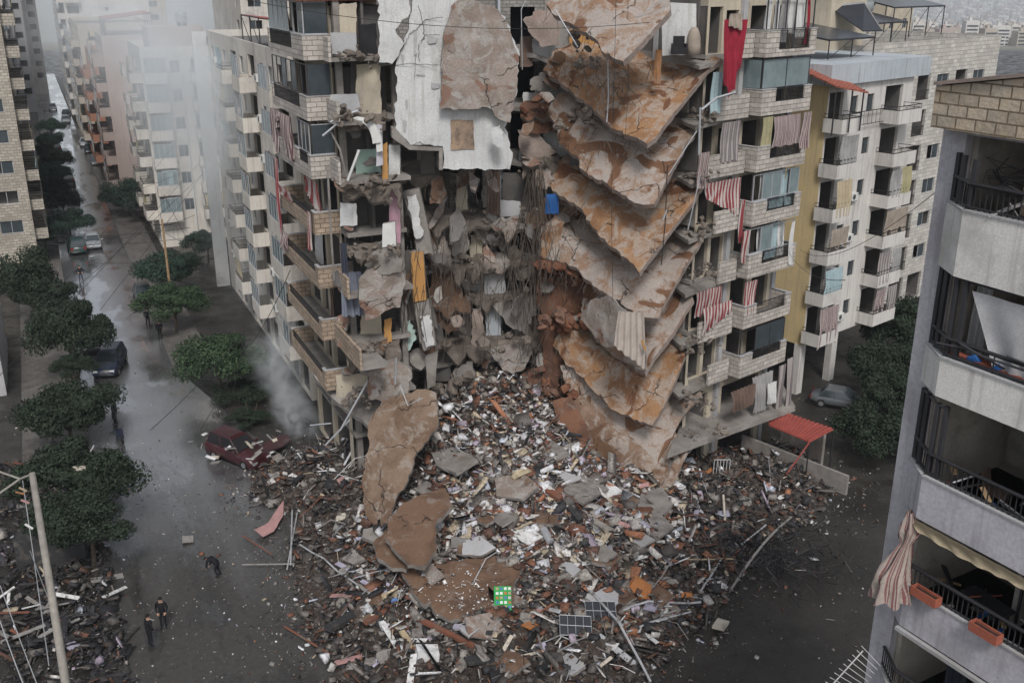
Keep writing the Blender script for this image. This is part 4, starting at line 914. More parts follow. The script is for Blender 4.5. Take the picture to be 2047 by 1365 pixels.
def crack(pts, Y, w_=.015):
    mb = MB(); P = []
    rr = random.Random(pts[0][0])
    for (a, b_) in zip(pts[:-1], pts[1:]):
        for k in range(5): P.append(PY(a[0] + (b_[0] - a[0]) * k / 5 + rr.uniform(-1.5, 1.5), a[1] + (b_[1] - a[1]) * k / 5 + rr.uniform(-1.5, 1.5), Y + .006 * (a[0] - 900)))
    mb.tube(P, w_, 0, 4); mb.build('wall_crack', M['concrete_dark'], B)
for pts in ([(820, -5), (815, 18), (795, 30), (760, 32)], [(808, 90), (795, 60), (775, 35)], [(806, 95), (818, 70), (834, 58), (850, 40), (893, 35)], [(835, 10), (846, 50), (848, 70), (832, 110), (826, 170)], [(790, 130), (830, 128), (885, 132)], [(822, 292), (840, 284), (850, 292)], [(850, 70), (888, 72)], [(848, 75), (836, 90), (838, 130)]): crack(pts, 56.28)
for (x0, y0, x1, y1) in ((855,75,874,86),(827,60,833,110),(803,108,808,127),(862,165,880,176),(811,198,815,218),(806,240,813,262),(832,150,850,146)):
    sheet('filler_patch', [(x0, y0), (x1, y0 + 3), (x1 - 2, y1), (x0 + 1, y1 + 2)], flatY(56.24, .006), .03, [M['plaster_grey']], B, step=6, jit=1.2, bump=0, seed=x0)
mat('stain', (.20, .15, .12), (.36, .26, .18), sc=1.6, bump=.5, dirt=(.07, .055, .05), dirt_amt=.4, dsc=1.5)
# recessed rusty square and the dark window in the party wall
sheet('exposed_block', [(901,240),(946,240),(948,299),(901,300)], flatY(56.24, .006), .02, [M['stain'], M['concrete']], B, step=8, jit=.8, bump=.02, seed=99)

# ---- back of the gap: floors, block walls and columns of the core
Fb = Fr(PY(850, 500, 64.0)[:2], (1, .12), 1)
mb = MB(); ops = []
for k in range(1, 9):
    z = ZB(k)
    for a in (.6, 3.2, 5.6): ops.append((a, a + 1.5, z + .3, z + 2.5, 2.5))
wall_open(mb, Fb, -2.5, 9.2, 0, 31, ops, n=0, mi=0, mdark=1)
mb.build('wall', [M['block'], M['dark']], B)  # near-black recesses: the shade of the rooms is put into the colour
rb = random.Random(5)
for k in range(1, 8):
    z = ZB(k); n = 9; mb = MB(); up = []
    edge = [(-2.5 + 11.6 * i / n, (2.6 if 3 <= i <= 6 else 3.4) + rb.uniform(-.7, .7)) for i in range(n + 1)]
    for i in range(n):
        (a, e0), (b, e1) = edge[i], edge[i + 1]; dz = -.5 * (i > 6)
        mb.hexa([Fb.p(a, 0, z), Fb.p(b, 0, z), Fb.p(b, e1, z - .25 + dz), Fb.p(a, e0, z - .2), Fb.p(a, 0, z + .22), Fb.p(b, 0, z + .22), Fb.p(b, e1, z + dz), Fb.p(a, e0, z + .02)], 0)
    mb.build('floor_slab', [M['concrete']], B)
    # partitions at right angles and standing wall scraps
    mb = MB()
    for a in (1.9 + rb.uniform(-.4, .4), 4.7, 7.8): mb.fb(Fb, a, a + .14, 0, rb.uniform(.6, 2.2), z + .22, z + 3.1, rb.choice([0, 1, 2]))
    mb.build('partition', [M['plaster_grey'], M['plaster_blue'], M['interior_light']], B)
for a, n in ((3.6, 2.0), (6.9, 1.6), (-.4, 1.9)):
    c = MB(); c.fb(Fb, a, a + .3, n, n + .3, 0, 24, 0); c.build('column', [M['concrete']], B)
# return wall of the stair core behind the hanging slabs
mb = MB()
for k in range(0, 8): 
    z = ZB(k) + .22
    mb.fb(Fb, 7.3, 9.6, 2.6, 2.75, z, z + 2.9, 0 if k in (6, 5) else 1)
mb.build('partition', [M['plaster_white'], M['interior_light']], B)
def patch(x0, x1, y0, y1, Y, mt, nm='wall_fragment', th=.06, jit=1.5):
    return sheet(nm, [(x0, y0), (x1, y0 + random.Random(x0).uniform(-6, 6)), (x1 + 2, y1), (x0 - 1, y1 + 3)], flatY(Y), th, [M[mt], M['concrete']], B, step=8, jit=jit, bump=.01, seed=x0)
patch(972, 1000, 606, 682, 61.2, 'plaster_blue'); patch(968, 1008, 515, 585, 61.2, 'plaster_grey'); patch(1040, 1063, 75, 132, 61.6, 'cloth_brown', 'door')
patch(1064, 1110, 78, 120, 61.8, 'plaster_white'); patch(1046, 1135, 185, 216, 61.9, 'plaster_white'); patch(1038, 1110, 298, 325, 61.9, 'plaster_white')
patch(912, 933, 350, 420, 61.0, 'plaster_cream'); patch(1066, 1092, 415, 432, 60.6, 'plaster_white'); patch(1138, 1200, 60, 110, 61.9, 'paint_orange'); patch(975, 1006, 700, 765, 61.3, 'plaster_grey')
patch(1000, 1040, 400, 430, 60.6, 'plaster_grey'); patch(900, 935, 345, 425, 61.4, 'block'); patch(1140, 1180, 285, 330, 60, 'concrete_dark')
for (x0, x1, y0, y1, Y, mt) in ((842,868,300,345,58.5,'interior'),(870,905,345,430,62,'block'),(1005,1060,345,420,62,'interior'),(880,905,450,520,62.4,'interior_light'),(930,965,545,600,62,'plaster_grey'),(1010,1050,590,610,62,'dark'),(905,940,600,690,62.2,'interior_light'),(1020,1060,660,700,62,'block'),(868,900,690,760,61,'interior'),(940,965,470,540,61.5,'plaster_cream'),(800,828,500,640,58.2,'interior'),(700,740,125,230,57.4,'interior'),(735,770,520,560,56.4,'dark'),(690,715,470,520,56,'dark'),(745,790,640,700,57.2,'dark')): patch(x0, x1, y0, y1, Y, mt)  # 'dark' patches paint the shade of voids; the others are wall scraps
# cloths in the gap
Fg = Fr(PY(973, 380, 60.2)[:2], (1, .05), 1)
curtain(Fg, 0, .8, PY(973, 430, 60.2)[2], PY(973, 342, 60.2)[2], 0, 'cloth_brown', B, seed=31, folds=4); 
Fg = Fr(PY(1090, 420, 59.5)[:2], (1, .05), 1)
curtain(Fg, 0, .8, PY(1090, 428, 59.5)[2], PY(1090, 388, 59.5)[2], 0, 'cloth_blue', B, seed=32, folds=3, label='small blue curtain hanging in the gap')
Fg = Fr(PY(1308, 170, 55.5)[:2], (1, .3), 1)
curtain(Fg, 0, .35, PY(1308, 168, 55.5)[2], PY(1308, 100, 55.5)[2], 0, 'screed', B, seed=33, folds=2, name='cloth')
# beige curtain over the sixth slab
Fg = Fr(PY(1240, 640, 52.8)[:2], (1, -.2), 1)
curtain(Fg, -.1, 1.3, PY(1275, 735, 52.6)[2], PY(1250, 622, 52.6)[2], .2, 'cloth_white2', B, seed=34, folds=5, amp=.12, gather=-.3, drop=lambda u: .6 + .4 * u, name='curtain', label='pale curtain hanging over a torn slab') if 'cloth_white2' in M else None

# blue-grey tarp hanging off the left wing and bent metal awnings
Fg = Fr(PY(684, 560, 55.0)[:2], (1, .2), 1)
curtain(Fg, 0, 1.1, PY(690, 632, 55)[2], PY(690, 545, 55)[2], 0, 'cloth_tarp' if 'cloth_tarp' in M else 'cloth_grey', B, seed=35, folds=4, amp=.15, gather=-.3, name='cloth')
curtain(Fg, 0, .35, PY(690, 545, 55)[2], PY(690, 485, 55)[2], .1, 'cloth_dark', B, seed=36, folds=2, name='cloth') if 'cloth_dark' in M else None
# the big red cloth hanging from the top floor
Fg = Fr(PY(1443, 60, 55.6)[:2], (1, .2), 1)
curtain(Fg, .1, 1.4, PY(1465, 192, 55.4)[2], PY(1465, 40, 55.4)[2], .1, 'cloth_red', B, seed=37, folds=3, amp=.12, gather=.2, drop=lambda u: .72 + .28 * math.sin(u * 4.2) + .05 * math.sin(u * 23), name='red_cloth', label='long red cloth hanging from the top floor')
curtain(Fg, .35, 1.0, PY(1465, 62, 55.4)[2], PY(1465, 28, 55.4)[2], .2, 'cloth_sand2', B, seed=38, folds=3, amp=.08, gather=-.25, drop=lambda u: .7 + .3 * u, name='cloth')

sheet('partition', [(1322,5),(1392,8),(1392,110),(1324,112)], flatY(57.2), .1, [M['plaster_white'], M['concrete']], B, step=12, jit=.4, bump=.01, seed=7)
c = PY(1357, 112, 56.2); T = thing('armchair', 'black armchair standing on the open top floor edge', 'armchair', c)
for nm, x0, x1, y0, y1, z0, z1 in (('seat', -.3, .3, -.3, .3, .1, .45), ('backrest', -.3, .3, .2, .35, .45, 1.0), ('armrest', -.4, -.3, -.3, .3, .1, .62), ('armrest', .3, .4, -.3, .3, .1, .62)):
    a_ = MB(); a_.box(c[0] + x0, c[0] + x1, c[1] + y0, c[1] + y1, c[2] + z0, c[2] + z1); a_.build(nm, M['dark'], T)
c = PY(1385, 110, 56.2); a_ = MB(); a_.lathe(c, [(.42, 0), (.4, .5), (.36, .9), (.28, 1.2), (.15, 1.4)], n=9); tag(a_.build('covered_chair', M['cloth_sand2'], None, smooth=True), 'chair hidden under a beige cloth cover beside the black armchair', 'chair')
# ---- broken floor edges sagging across the gap
rq = random.Random(17)
for i, (x0, x1, yc, Yc, mt) in enumerate([(800,905,432,59.6,'concrete_warm'),(890,1000,440,60.2,'concrete_warm'),(985,1080,446,60.4,'slab_e'),(860,960,528,60.0,'concrete_warm'),(945,1075,520,60.6,'slab_e'),(850,940,606,60.2,'slab_c'),(930,1080,596,60.6,'concrete_warm'),(870,965,690,60.0,'concrete_warm'),(955,1085,684,60.2,'concrete_warm'),(900,1090,762,59.6,'concrete_warm'),(800,880,352,58.6,'concrete_warm'),(1040,1130,222,60.4,'slab_f'),(1045,1120,326,60.2,'concrete_warm'),(675,770,245,55.4,'concrete_warm'),(680,800,372,55.4,'concrete_warm'),(690,800,500,55.4,'concrete_warm'),(690,800,700,55.0,'concrete_warm')]):
    k = max(5, int((x1 - x0) / 14)); up_ = [(x0 + (x1 - x0) * j / k, yc - rq.uniform(12, 26)) for j in range(k + 1)]; dn = [(x0 + (x1 - x0) * j / k, yc + rq.choice([6, 10, 16, 28, 40]) * rq.uniform(.7, 1.2)) for j in range(k, -1, -1)]
    sheet('sagging_floor', up_ + dn, (lambda Yc=Yc, yc=yc: lambda x, y: Yc + .07 * max(0.0, yc - y) - .004 * max(0, y - yc))(), .2, [M[mt], M['concrete_warm']], B, step=7, jit=3, bump=.06, nscale=.9, seed=900 + i)
# ---- torn plates hanging everywhere in the gap
rq = random.Random(41)
for i in range(105):
    if 34 <= i < 62: continue
    if i < 62: cx, cy, Yq = rq.uniform(815, 1075), rq.uniform(350, 770), rq.uniform(57.6, 61.5)
    elif i < 82: cx, cy, Yq = rq.uniform(1050, 1150), rq.uniform(80, 820), rq.uniform(59, 61)
    elif i < 96: cx, cy, Yq = rq.uniform(670, 800), rq.uniform(120, 820), rq.uniform(54.8, 56)
    else: cx, cy, Yq = rq.uniform(1150, 1400), rq.uniform(110, 760), rq.uniform(58.5, 60)
    rx_, ry_ = (rq.uniform(8, 18), rq.uniform(20, 52)) if i < 20 else (rq.uniform(8, 24), rq.uniform(8, 24)); an = rq.uniform(-.6, .6); k = rq.randint(5, 8); poly = []
    for j in range(k):
        q = 2 * math.pi * (j + rq.uniform(-.3, .3)) / k; r_ = rq.uniform(.6, 1.15); x, y = rx_ * r_ * math.cos(q), ry_ * r_ * math.sin(q); poly.append((cx + x * math.cos(an) - y * math.sin(an), cy + x * math.sin(an) + y * math.cos(an)))
    gx_, gy_ = rq.uniform(-.02, .02), rq.uniform(-.03, .01)
    mt = rq.choice(['slab_e', 'concrete', 'concrete_dark', 'concrete_dark', 'slab_c', 'interior'] if i < 62 or 82 <= i < 96 else ['slab_f', 'slab_c', 'slab_e', 'concrete', 'slab_d'])
    sheet('torn_plate', poly, (lambda Yq=Yq, gx_=gx_, gy_=gy_, cx=cx, cy=cy: lambda x, y: Yq + gx_ * (x - cx) + gy_ * (y - cy))(), rq.uniform(.12, .3), [M[mt], M['concrete']], B, step=7, jit=2.0, bump=.03, nscale=.7, seed=300 + i)
# earth filled voids between the hanging slabs
for i, (x0, x1, y0, y1) in enumerate([(1110, 1330, 60, 160), (1090, 1420, 150, 250), (1090, 1400, 240, 360), (1085, 1390, 340, 470), (1100, 1390, 440, 590), (1120, 1370, 560, 700), (1110, 1370, 660, 790)]):
    sheet('void_debris', [(x0, y0 + 20), ((x0 + x1) / 2, y0), (x1 - 20, y0 + 10), (x1, y0 + 30), (x1 - 30, y1), ((x0 + x1) / 2, y1), (x0 + 10, y1 - 30)], lambda x, y: 62.0 + .01 * (1250 - x), .3, [M['slab_f'] if i % 2 else M['slab_c'], M['concrete']], B, step=16, jit=5, bump=.5, nscale=1.0, seed=500 + i)
# ---- rods, wires and reinforcement
rb = random.Random(77); mb = MB()
def rods(x0, x1, y0, y1, Y0, Y1, n, lmin, lmax, spread=.3, r=.016):
    for _ in range(n):
        x = rb.uniform(x0, x1); y = rb.uniform(y0, y1); Y = rb.uniform(Y0, Y1); p = Vector(PY(x, y, Y)); L_ = rb.uniform(lmin, lmax)
        d = Vector((rb.uniform(-spread, spread), rb.uniform(-spread, spread), -1)); q = Vector((rb.uniform(-.3, .3), rb.uniform(-.3, .3), 0)) * L_ * .4
        mb.tube([p, p + d * L_ * .5 + q, p + d * L_], r, 0, 4, cap=False)
rods(1055, 1085, 330, 360, 58.5, 60, 40, 6, 13, .04); rods(880, 1060, 440, 640, 57.5, 60, 70, 1.5, 4.5, .12); rods(1080, 1140, 440, 760, 58, 59, 40, .6, 2.2, .6); rods(800, 1000, 340, 360, 58, 60, 30, .6, 2, .3); rods(860, 1060, 430, 460, 58.5, 60.5, 40, .5, 1.8, .7)
rods(800, 860, 450, 620, 56.8, 57.6, 34, 1.5, 4, .15); rods(1100, 1300, 120, 150, 55, 58, 16, .5, 1.2, .9); rods(860, 960, 530, 550, 59.4, 60, 18, .6, 1.6, .5)
rods(1050, 1100, 640, 760, 59, 60, 25, .5, 1.6, .7); rods(1130, 1290, 270, 300, 53.5, 56, 14, .4, .9, .9); rods(1000, 1090, 440, 560, 59.3, 60.5, 40, 1, 3, .8); rods(1195, 1260, 150, 190, 54, 55.5, 18, .6, 1.3, .9)
rods(760, 860, 780, 830, 54, 56, 14, .5, 1.4, .8); rods(1050, 1120, 780, 840, 58, 59, 30, .5, 1.5, .6)
for (mt_, poly, Hn, T_, Lf, YL) in SLABS:
    for q_ in range(26):
        u = rb.random(); x, y = Lf[0] + (T_[0] - Lf[0]) * u, Lf[1] + (T_[1] - Lf[1]) * u; p = Vector(PY(x + rb.uniform(-4, 8), y + rb.uniform(-6, 2), (YL + (fac(*T_, -.75) - YL) * u) + .15)); L_ = rb.uniform(.25, .9)
        d = Vector((rb.uniform(-.7, .1), rb.uniform(-.4, .1), -1)); mb.tube([p, p + d * L_ * .5, p + d * L_ + Vector((rb.uniform(-.15, .15), 0, .05))], .014, 0, 3, cap=False)
tag(mb.build('reinforcement_rods', M['rebar'], B), kind='stuff')
for (pts, r, mt) in [
 ([PY(1215,110,54.3), PY(1216,200,54.2), PY(1213,245,54.1)], .035, 'alu'), ([PY(1110,20,56), PY(1155,95,55.6)], .04, 'alu'), ([PY(1060,-20,60), PY(1042,20,59.5), PY(1044,140,59.3)], .03, 'alu'),
 ([PY(1334,330,53), PY(1330,440,52.8), PY(1322,530,52.7)], .03, 'iron'), ([PY(1325,440,52.7), PY(1333,420,52.7)], .05, 'alu'), ([PY(1255,-20,54), PY(1256,180,53.9), PY(1248,300,53.8)], .012, 'wire'),
 ([PY(1232,-20,52), PY(1222,400,51.5), PY(1225,600,51)], .012, 'wire'), ([PY(1343,-10,53.6), PY(1262,42,54)], .02, 'alu'), ([PY(1402,220,53.5), PY(1432,196,54.2), PY(1470,185,55)], .07, 'alu'),
 ([PY(1400,215,53.5), PY(1397,310,53.4)], .05, 'alu'), ([PY(1336,350,53.3), PY(1393,262,53.6)], .03, 'alu'), ([PY(1400,350,53.6), PY(1375,460,53.4)], .03, 'alu'),
 ([PY(660,245,54.5), PY(682,232,54.6), PY(716,222,55)], .05, 'alu'), ([PY(645,272,54.2), PY(678,245,54.4)], .06, 'alu'), ([PY(662,265,54.6), PY(680,300,54.6), PY(690,345,54.8)], .06, 'concrete'),
 ([PY(700,838,52.4), PY(650,890,52)], .05, 'alu'), ([PY(620,850,53.6), PY(662,846,53.2)], .05, 'alu'), ([PY(735,762,53), PY(680,860,52)], .05, 'alu'), ([PY(800,770,53), PY(815,810,52.5), PY(845,795,52.5)], .03, 'alu'), ([PY(792,715,53.6), PY(790,768,53.4)], .05, 'alu'),
 ([PY(690,375,54.6), PY(718,300,54.8)], .09, 'plaster_white'), ([PY(655,340,54.6), PY(662,470,54.8), PY(668,560,55)], .06, 'concrete'), ([PY(1290,700,52), PY(1283,680,52)], .06, 'paint_orange')]:
    t = MB(); t.tube(pts, r, 0, 5); t.build('bent_pole', M[mt], B)
# curved white metal awnings on the left wing
for (x0, y0, x1, y1, w_) in ((700, 238, 742, 288, .45), (724, 248, 750, 305, .35)):
    t = MB(); P = [Vector(PY(x0, y0, 55.2)), Vector(PY((x0 + x1) / 2 + 12, y0 + 4, 54.6)), Vector(PY(x1, y0 + 22, 54.3)), Vector(PY(x1 + 3, y1, 54.2))]
    pts = []
    for i in range(9):
        s_ = i / 8; q = (P[0] * (1 - s_) ** 3 + P[1] * 3 * s_ * (1 - s_) ** 2 + P[2] * 3 * s_ ** 2 * (1 - s_) + P[3] * s_ ** 3); pts.append(q)
    for i in range(8):
        a, b = pts[i], pts[i + 1]; o_ = Vector((w_, -.15, .1)); t.hexa([tuple(a), tuple(a + o_), tuple(b + o_), tuple(b), tuple(a + Vector((0, 0, .05))), tuple(a + o_ + Vector((0, 0, .05))), tuple(b + o_ + Vector((0, 0, .05))), tuple(b + Vector((0, 0, .05)))], 0)
    t.build('awning', M['ac_white'], B)
patch(753, 764, 248, 330, 54.4, 'plaster_lilac', 'door', .05, .3); patch(765, 774, 290, 360, 55, 'paint_orange', 'wall_fragment', .05, .6)
patch(712, 760, 300, 345, 56.6, 'paint_green', 'wall_fragment', .06); patch(680, 712, 405, 450, 55.6, 'plaster_white', 'wall_fragment', .06); patch(765, 790, 448, 492, 55, 'ac_white', 'cupboard', .3, .4)
patch(722, 762, 610, 690, 56.8, 'plaster_cream', 'wall_fragment', .06); patch(768, 782, 640, 715, 56.2, 'paint_orange', 'wall_fragment', .05); patch(672, 735, 750, 800, 56.4, 'plaster_cream'); patch(712, 760, 130, 232, 56.6, 'plaster_cream'); patch(678, 712, 10, 110, 56.8, 'plaster_cream'); patch(718, 752, 50, 110, 56.3, 'dark', 'door')
sheet('panel', [(660,66),(712,66),(712,108),(664,108)], flatY(55.5), .1, [M['plaster_grey'], M['concrete']], B, step=8, jit=1, bump=0); sheet('panel', [(660,190),(715,188),(722,225),(664,222)], flatY(55.5), .1, [M['plaster_grey'], M['concrete']], B, step=8, jit=1, bump=0)
# broken floor edges with crumbling lumps, left wing and gap
for (x0, x1, y, Y, n, s0, mt) in [(675,760,108,55,60,.5,0),(672,775,236,54.8,90,.5,0),(690,790,372,55,110,.5,0),(690,800,505,55,120,.5,0),(700,785,700,54.6,120,.35,0),(680,800,800,54,90,.5,0),(800,1060,435,60.5,230,.7,0),(860,1060,525,60.5,170,.7,0),(860,1070,600,60.5,170,.6,0),(860,1070,690,60,170,.6,0),(870,1060,770,59,150,.7,0),(1040,1120,225,60.5,90,.6,1),(1045,1120,320,60.3,80,.6,0),(1080,1180,545,59.4,90,.7,1),(1080,1180,640,59.2,120,.7,1),(1090,1150,780,58.8,70,.7,1),(1150,1230,118,57,50,.4,0),(1110,1190,238,58,70,.45,0),(1380,1430,235,56,50,.35,0),(1370,1440,350,56,60,.35,0),(1365,1430,462,56,70,.35,0),(1360,1430,545,56.2,120,.3,0),(1370,1440,800,55.6,120,.35,0),(1340,1450,860,56,120,.35,0),(1360,1440,690,56,70,.35,0),(800,1040,345,60,90,.45,0),(1140,1220,60,58,60,.5,0)]:
    mb = MB()
    for _ in range(n):
        if _ % (5 if 800 <= x0 <= 1050 else 2): continue
        xx = rb.uniform(x0, x1); p = PY(xx, y + 16 * noise.noise(Vector((xx * .03, y, 0))) + rb.gauss(0, 11), Y + rb.uniform(-1.2, 1.0)); chunk(mb, p, s0 * (.18 + 1.5 * rb.random() ** 3), rb, 0)
    tag(mb.build('crumbled_concrete', M['concrete_warm'] if mt == 0 else M['rust_earth'], B), kind='stuff')
# ------------------------------------------------------------------ neighbouring buildings
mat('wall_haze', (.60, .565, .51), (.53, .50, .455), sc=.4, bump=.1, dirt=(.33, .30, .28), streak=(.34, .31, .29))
mat('wall_beige', (.45, .40, .34), (.38, .34, .29), sc=.4, bump=.1, dirt=(.28, .25, .22), streak=(.30, .27, .24))
mat('wall_pinkish', (.42, .34, .31), (.36, .29, .27), sc=.4, bump=.1, streak=(.29, .24, .22))
mat('wall_white', (.60, .58, .55), (.52, .50, .48), sc=.35, bump=.12, dirt=(.40, .37, .34), dirt_amt=.3, streak=(.30, .28, .27))
mat('wall_yellow', (.60, .47, .25), (.52, .41, .24), sc=.4, bump=.12, streak=(.34, .28, .19))
mat('wall_tile', (.46, .42, .36), (.38, .35, .30), sc=.6, bump=.5, brick=(.6, .3, (.5, .48, .45), .03), dirt=(.25, .22, .19))
mat('wall_terracotta', (.36, .18, .12), (.30, .15, .10), sc=.4, bump=.1)
mat('grey_tower', (.34, .34, .35), (.28, .28, .29), sc=.4, bump=.1)
def roof_pergola(F, a0, a1, n0, n1, z, h, mt, name='roof_canopy', label=None, tilt=.5, group=None, parent=None):
    mb = MB(); t = .06
    P = [F.p(a0, n0, z + h), F.p(a1, n0, z + h), F.p(a1, n1, z + h + tilt), F.p(a0, n1, z + h + tilt)]
    mb.hexa(P + [(p[0], p[1], p[2] + t) for p in P])
    q = MB(); k = max(1, int(abs(a1 - a0) / 2.4))
    for i in range(k + 1):
        a = a0 + (a1 - a0) * (i + .02) / (k + .04)
        q.tube([F.p(a, n0, z), F.p(a, n0, z + h)], .05, 0, 5); q.tube([F.p(a, n1, z), F.p(a, n1, z + h + tilt)], .05, 0, 5)
        if i < k: q.tube([F.p(a, n0, z), F.p(a0 + (a1 - a0) * (i + 1) / k, n0, z + h)], .03, 0, 4)
    for nn_, zz_ in ((n0, z + h), (n1, z + h + tilt)): q.tube([F.p(a0, nn_, zz_ - .02), F.p(a1, nn_, zz_ - .02)], .05, 0, 5)
    for aa_ in (a0 + (a1 - a0) * .01, a1 - (a1 - a0) * .01): q.tube([F.p(aa_, n0, z + h - .03), F.p(aa_, n1, z + h + tilt - .03)], .05, 0, 5)
    if parent is None:
        parent = thing(name, label, 'canopy', F.p(a0, n0, z), group)
    mb.build('roof_sheet', M[mt], parent); q.build('frame', M['iron'], parent)
    return parent
def water_tank(c, parent, r=.6, h=1.3, mt='tank', label=None, group='water tanks on the roofs'):
    T = thing('water_tank', label, 'water tank', c, group)
    mb = MB(); mb.lathe(c, [(r * .9, 0), (r, .1), (r, h * .4), (r * .97, h * .42), (r, h * .45), (r, h * .85), (r * .7, h), (r * .3, h + .1), (r * .28, h + .16)], n=16); mb.build('tank_body', M[mt], T, smooth=True)
    mb = MB()
    for dx in (-.5, .5):
        mb.box(c[0] + dx * r - .05, c[0] + dx * r + .05, c[1] - r, c[1] + r, c[2] - .3, c[2] - .005)
    mb.build('stand', M['iron'], T); return T

# a: the row on the near (right) side of the street
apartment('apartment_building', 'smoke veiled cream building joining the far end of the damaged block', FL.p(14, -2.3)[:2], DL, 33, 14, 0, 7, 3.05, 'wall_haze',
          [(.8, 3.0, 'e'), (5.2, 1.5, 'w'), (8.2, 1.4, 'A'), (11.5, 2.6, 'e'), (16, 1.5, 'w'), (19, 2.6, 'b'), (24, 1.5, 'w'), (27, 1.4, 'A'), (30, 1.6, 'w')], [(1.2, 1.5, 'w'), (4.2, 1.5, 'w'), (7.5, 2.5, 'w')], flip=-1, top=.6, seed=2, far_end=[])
mb = MB(); mb.fb(FL, 47.2, 47.6, -2.2, -.9, 0, 25); T_ = mb.build('wall_pier', M['plaster_white']); tag(T_, 'tall pale upright pier at the smoky end of the cream building', 'wall')
for i, (dx, a) in enumerate([(0, 44), (1, 40)]): pass
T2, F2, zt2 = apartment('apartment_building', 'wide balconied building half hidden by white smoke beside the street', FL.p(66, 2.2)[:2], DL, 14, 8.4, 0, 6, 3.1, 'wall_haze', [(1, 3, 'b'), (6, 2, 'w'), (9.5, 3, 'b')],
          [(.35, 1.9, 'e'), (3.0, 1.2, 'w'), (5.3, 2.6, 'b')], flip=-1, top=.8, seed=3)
p_ = FL.p(65.8, -1.9)
mb = MB(); mb.tube([(p_[0], p_[1], 0), (p_[0], p_[1], 21)], .09, 0, 6); mb.build('drain_pipe', M['plaster_white'], T2)
T3, F3, zt3 = apartment('apartment_building', 'tan building with a blank pinkish gable wall and stacked street balconies', FL.p(88, 4.6)[:2], DL, 13, 9, 0, 6, 3.15, 'wall_pinkish', [(.6, 2.2, 'b'), (3.6, 1.4, 'w'), (6, 2.4, 'e'), (9.5, 2.2, 'b')], [(7.3, .7, 't')], flip=-1, top=.7, seed=4)
apartment('apartment_building', 'narrow terracotta gabled building down the street', FL.p(110, 4.9)[:2], DL, 16, 10, 0, 5, 3.1, 'wall_terracotta', [(.6, 2.4, 'b'), (4, 2.2, 'e'), (7, 2.4, 'b'), (10.5, 2.4, 'b')], [(2, 1.1, 'w')], flip=-1, top=.7, seed=5)
apartment('apartment_building', 'pale building with cluttered balconies near the far bend of the street', FL.p(134, 5.2)[:2], DL, 30, 12, 0, 6, 3.1, 'wall_beige', [(1 + 3.6 * i, 2.4, 'be'[i % 2]) for i in range(8)], [(1.5, 2.4, 'b'), (5.5, 1.3, 'w'), (8.5, 1.3, 'w')], flip=-1, top=.7, seed=6)
apartment('apartment_building', 'tall white building with a blank side wall under a dark roof terrace', FL.p(172, 5.5)[:2], DL, 30, 16, 0, 9, 3.1, 'wall_white', [(1 + 3.6 * i, 2.4, 'be'[i % 2]) for i in range(8)], [(.5, 2.2, 'b'), (7.5, .7, 't')], flip=-1, top=1.2, seed=7)
apartment('apartment_building', 'weathered grey building stepping into the far end of the street', FL.p(215, 3)[:2], DL, 30, 22, 0, 9, 3.1, 'wall_beige', [(1 + 3.6 * i, 2.4, 'be'[i % 2]) for i in range(8)], [(1 + 3.4 * i, 2.0, 'bw'[i % 2]) for i in range(6)], flip=-1, top=1, seed=8)
# b: the far (left) side
Fl = Fr(FL.p(62, 16.6)[:2], DL, 1)
TL_, FL_, ztl = apartment('apartment_tower', 'near beige tower at the left edge with one column of windows over tiled wall', FL.p(62, 15.4)[:2], DL, 16, 14, 0, 11, 3.15, 'wall_tile', [(1, 3, 'b'), (5.5, 3, 'b'), (10.5, 3, 'b')], [(1.0, 2.2, 'w'), (5.2, 1.8, 'w')], flip=1, top=1, seed=10)
apartment('apartment_building', 'shuttered building with stacked corner balconies behind the tiled tower', FL.p(80, 16.9)[:2], DL, 22, 14, 0, 8, 3.1, 'wall_beige', [(1 + 4.2 * i, 2.8, 'be'[i % 2]) for i in range(5)], [(.4, 2.3, 'e'), (4, 1.5, 'w')], flip=1, top=1, seed=11)
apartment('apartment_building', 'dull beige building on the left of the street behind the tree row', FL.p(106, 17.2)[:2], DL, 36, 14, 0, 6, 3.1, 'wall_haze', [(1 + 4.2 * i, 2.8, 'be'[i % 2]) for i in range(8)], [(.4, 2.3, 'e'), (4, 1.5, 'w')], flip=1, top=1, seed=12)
apartment('apartment_tower', 'tall grey tower of many small dark windows far down the street', FL.p(208, 13)[:2], DL, 22, 26, 0, 17, 3.1, 'grey_tower', [(1 + 2.6 * i, 1.7, 'w') for i in range(8)], [(.6, 1.6, 'W'), (3.4, 3.6, 'b'), (8.2, 1.6, 'W'), (11, 3.6, 'b'), (16, 1.4, 'w')], flip=1, top=1, seed=13)
apartment('apartment_tower', 'pale tower with rows of ribbon balconies at the top left corner', FL.p(158, 17.5)[:2], DL, 22, 20, 0, 14, 3.1, 'wall_haze', [(1 + 4 * i, 3, 'b') for i in range(5)], [(.6, 3.6, 'b'), (5.6, 3.6, 'b')], flip=1, top=1, seed=14)
apartment('apartment_tower', 'slim white tower with dark windows closing the view down the street', FL.p(250, 9.5)[:2], DL, 12, 11, 0, 12, 3.1, 'wall_white', [(1, 2, 'w')], [(.6, 1.6, 'W'), (4, 1.6, 'W'), (7.4, 2.4, 'b')], flip=1, top=1, seed=15)
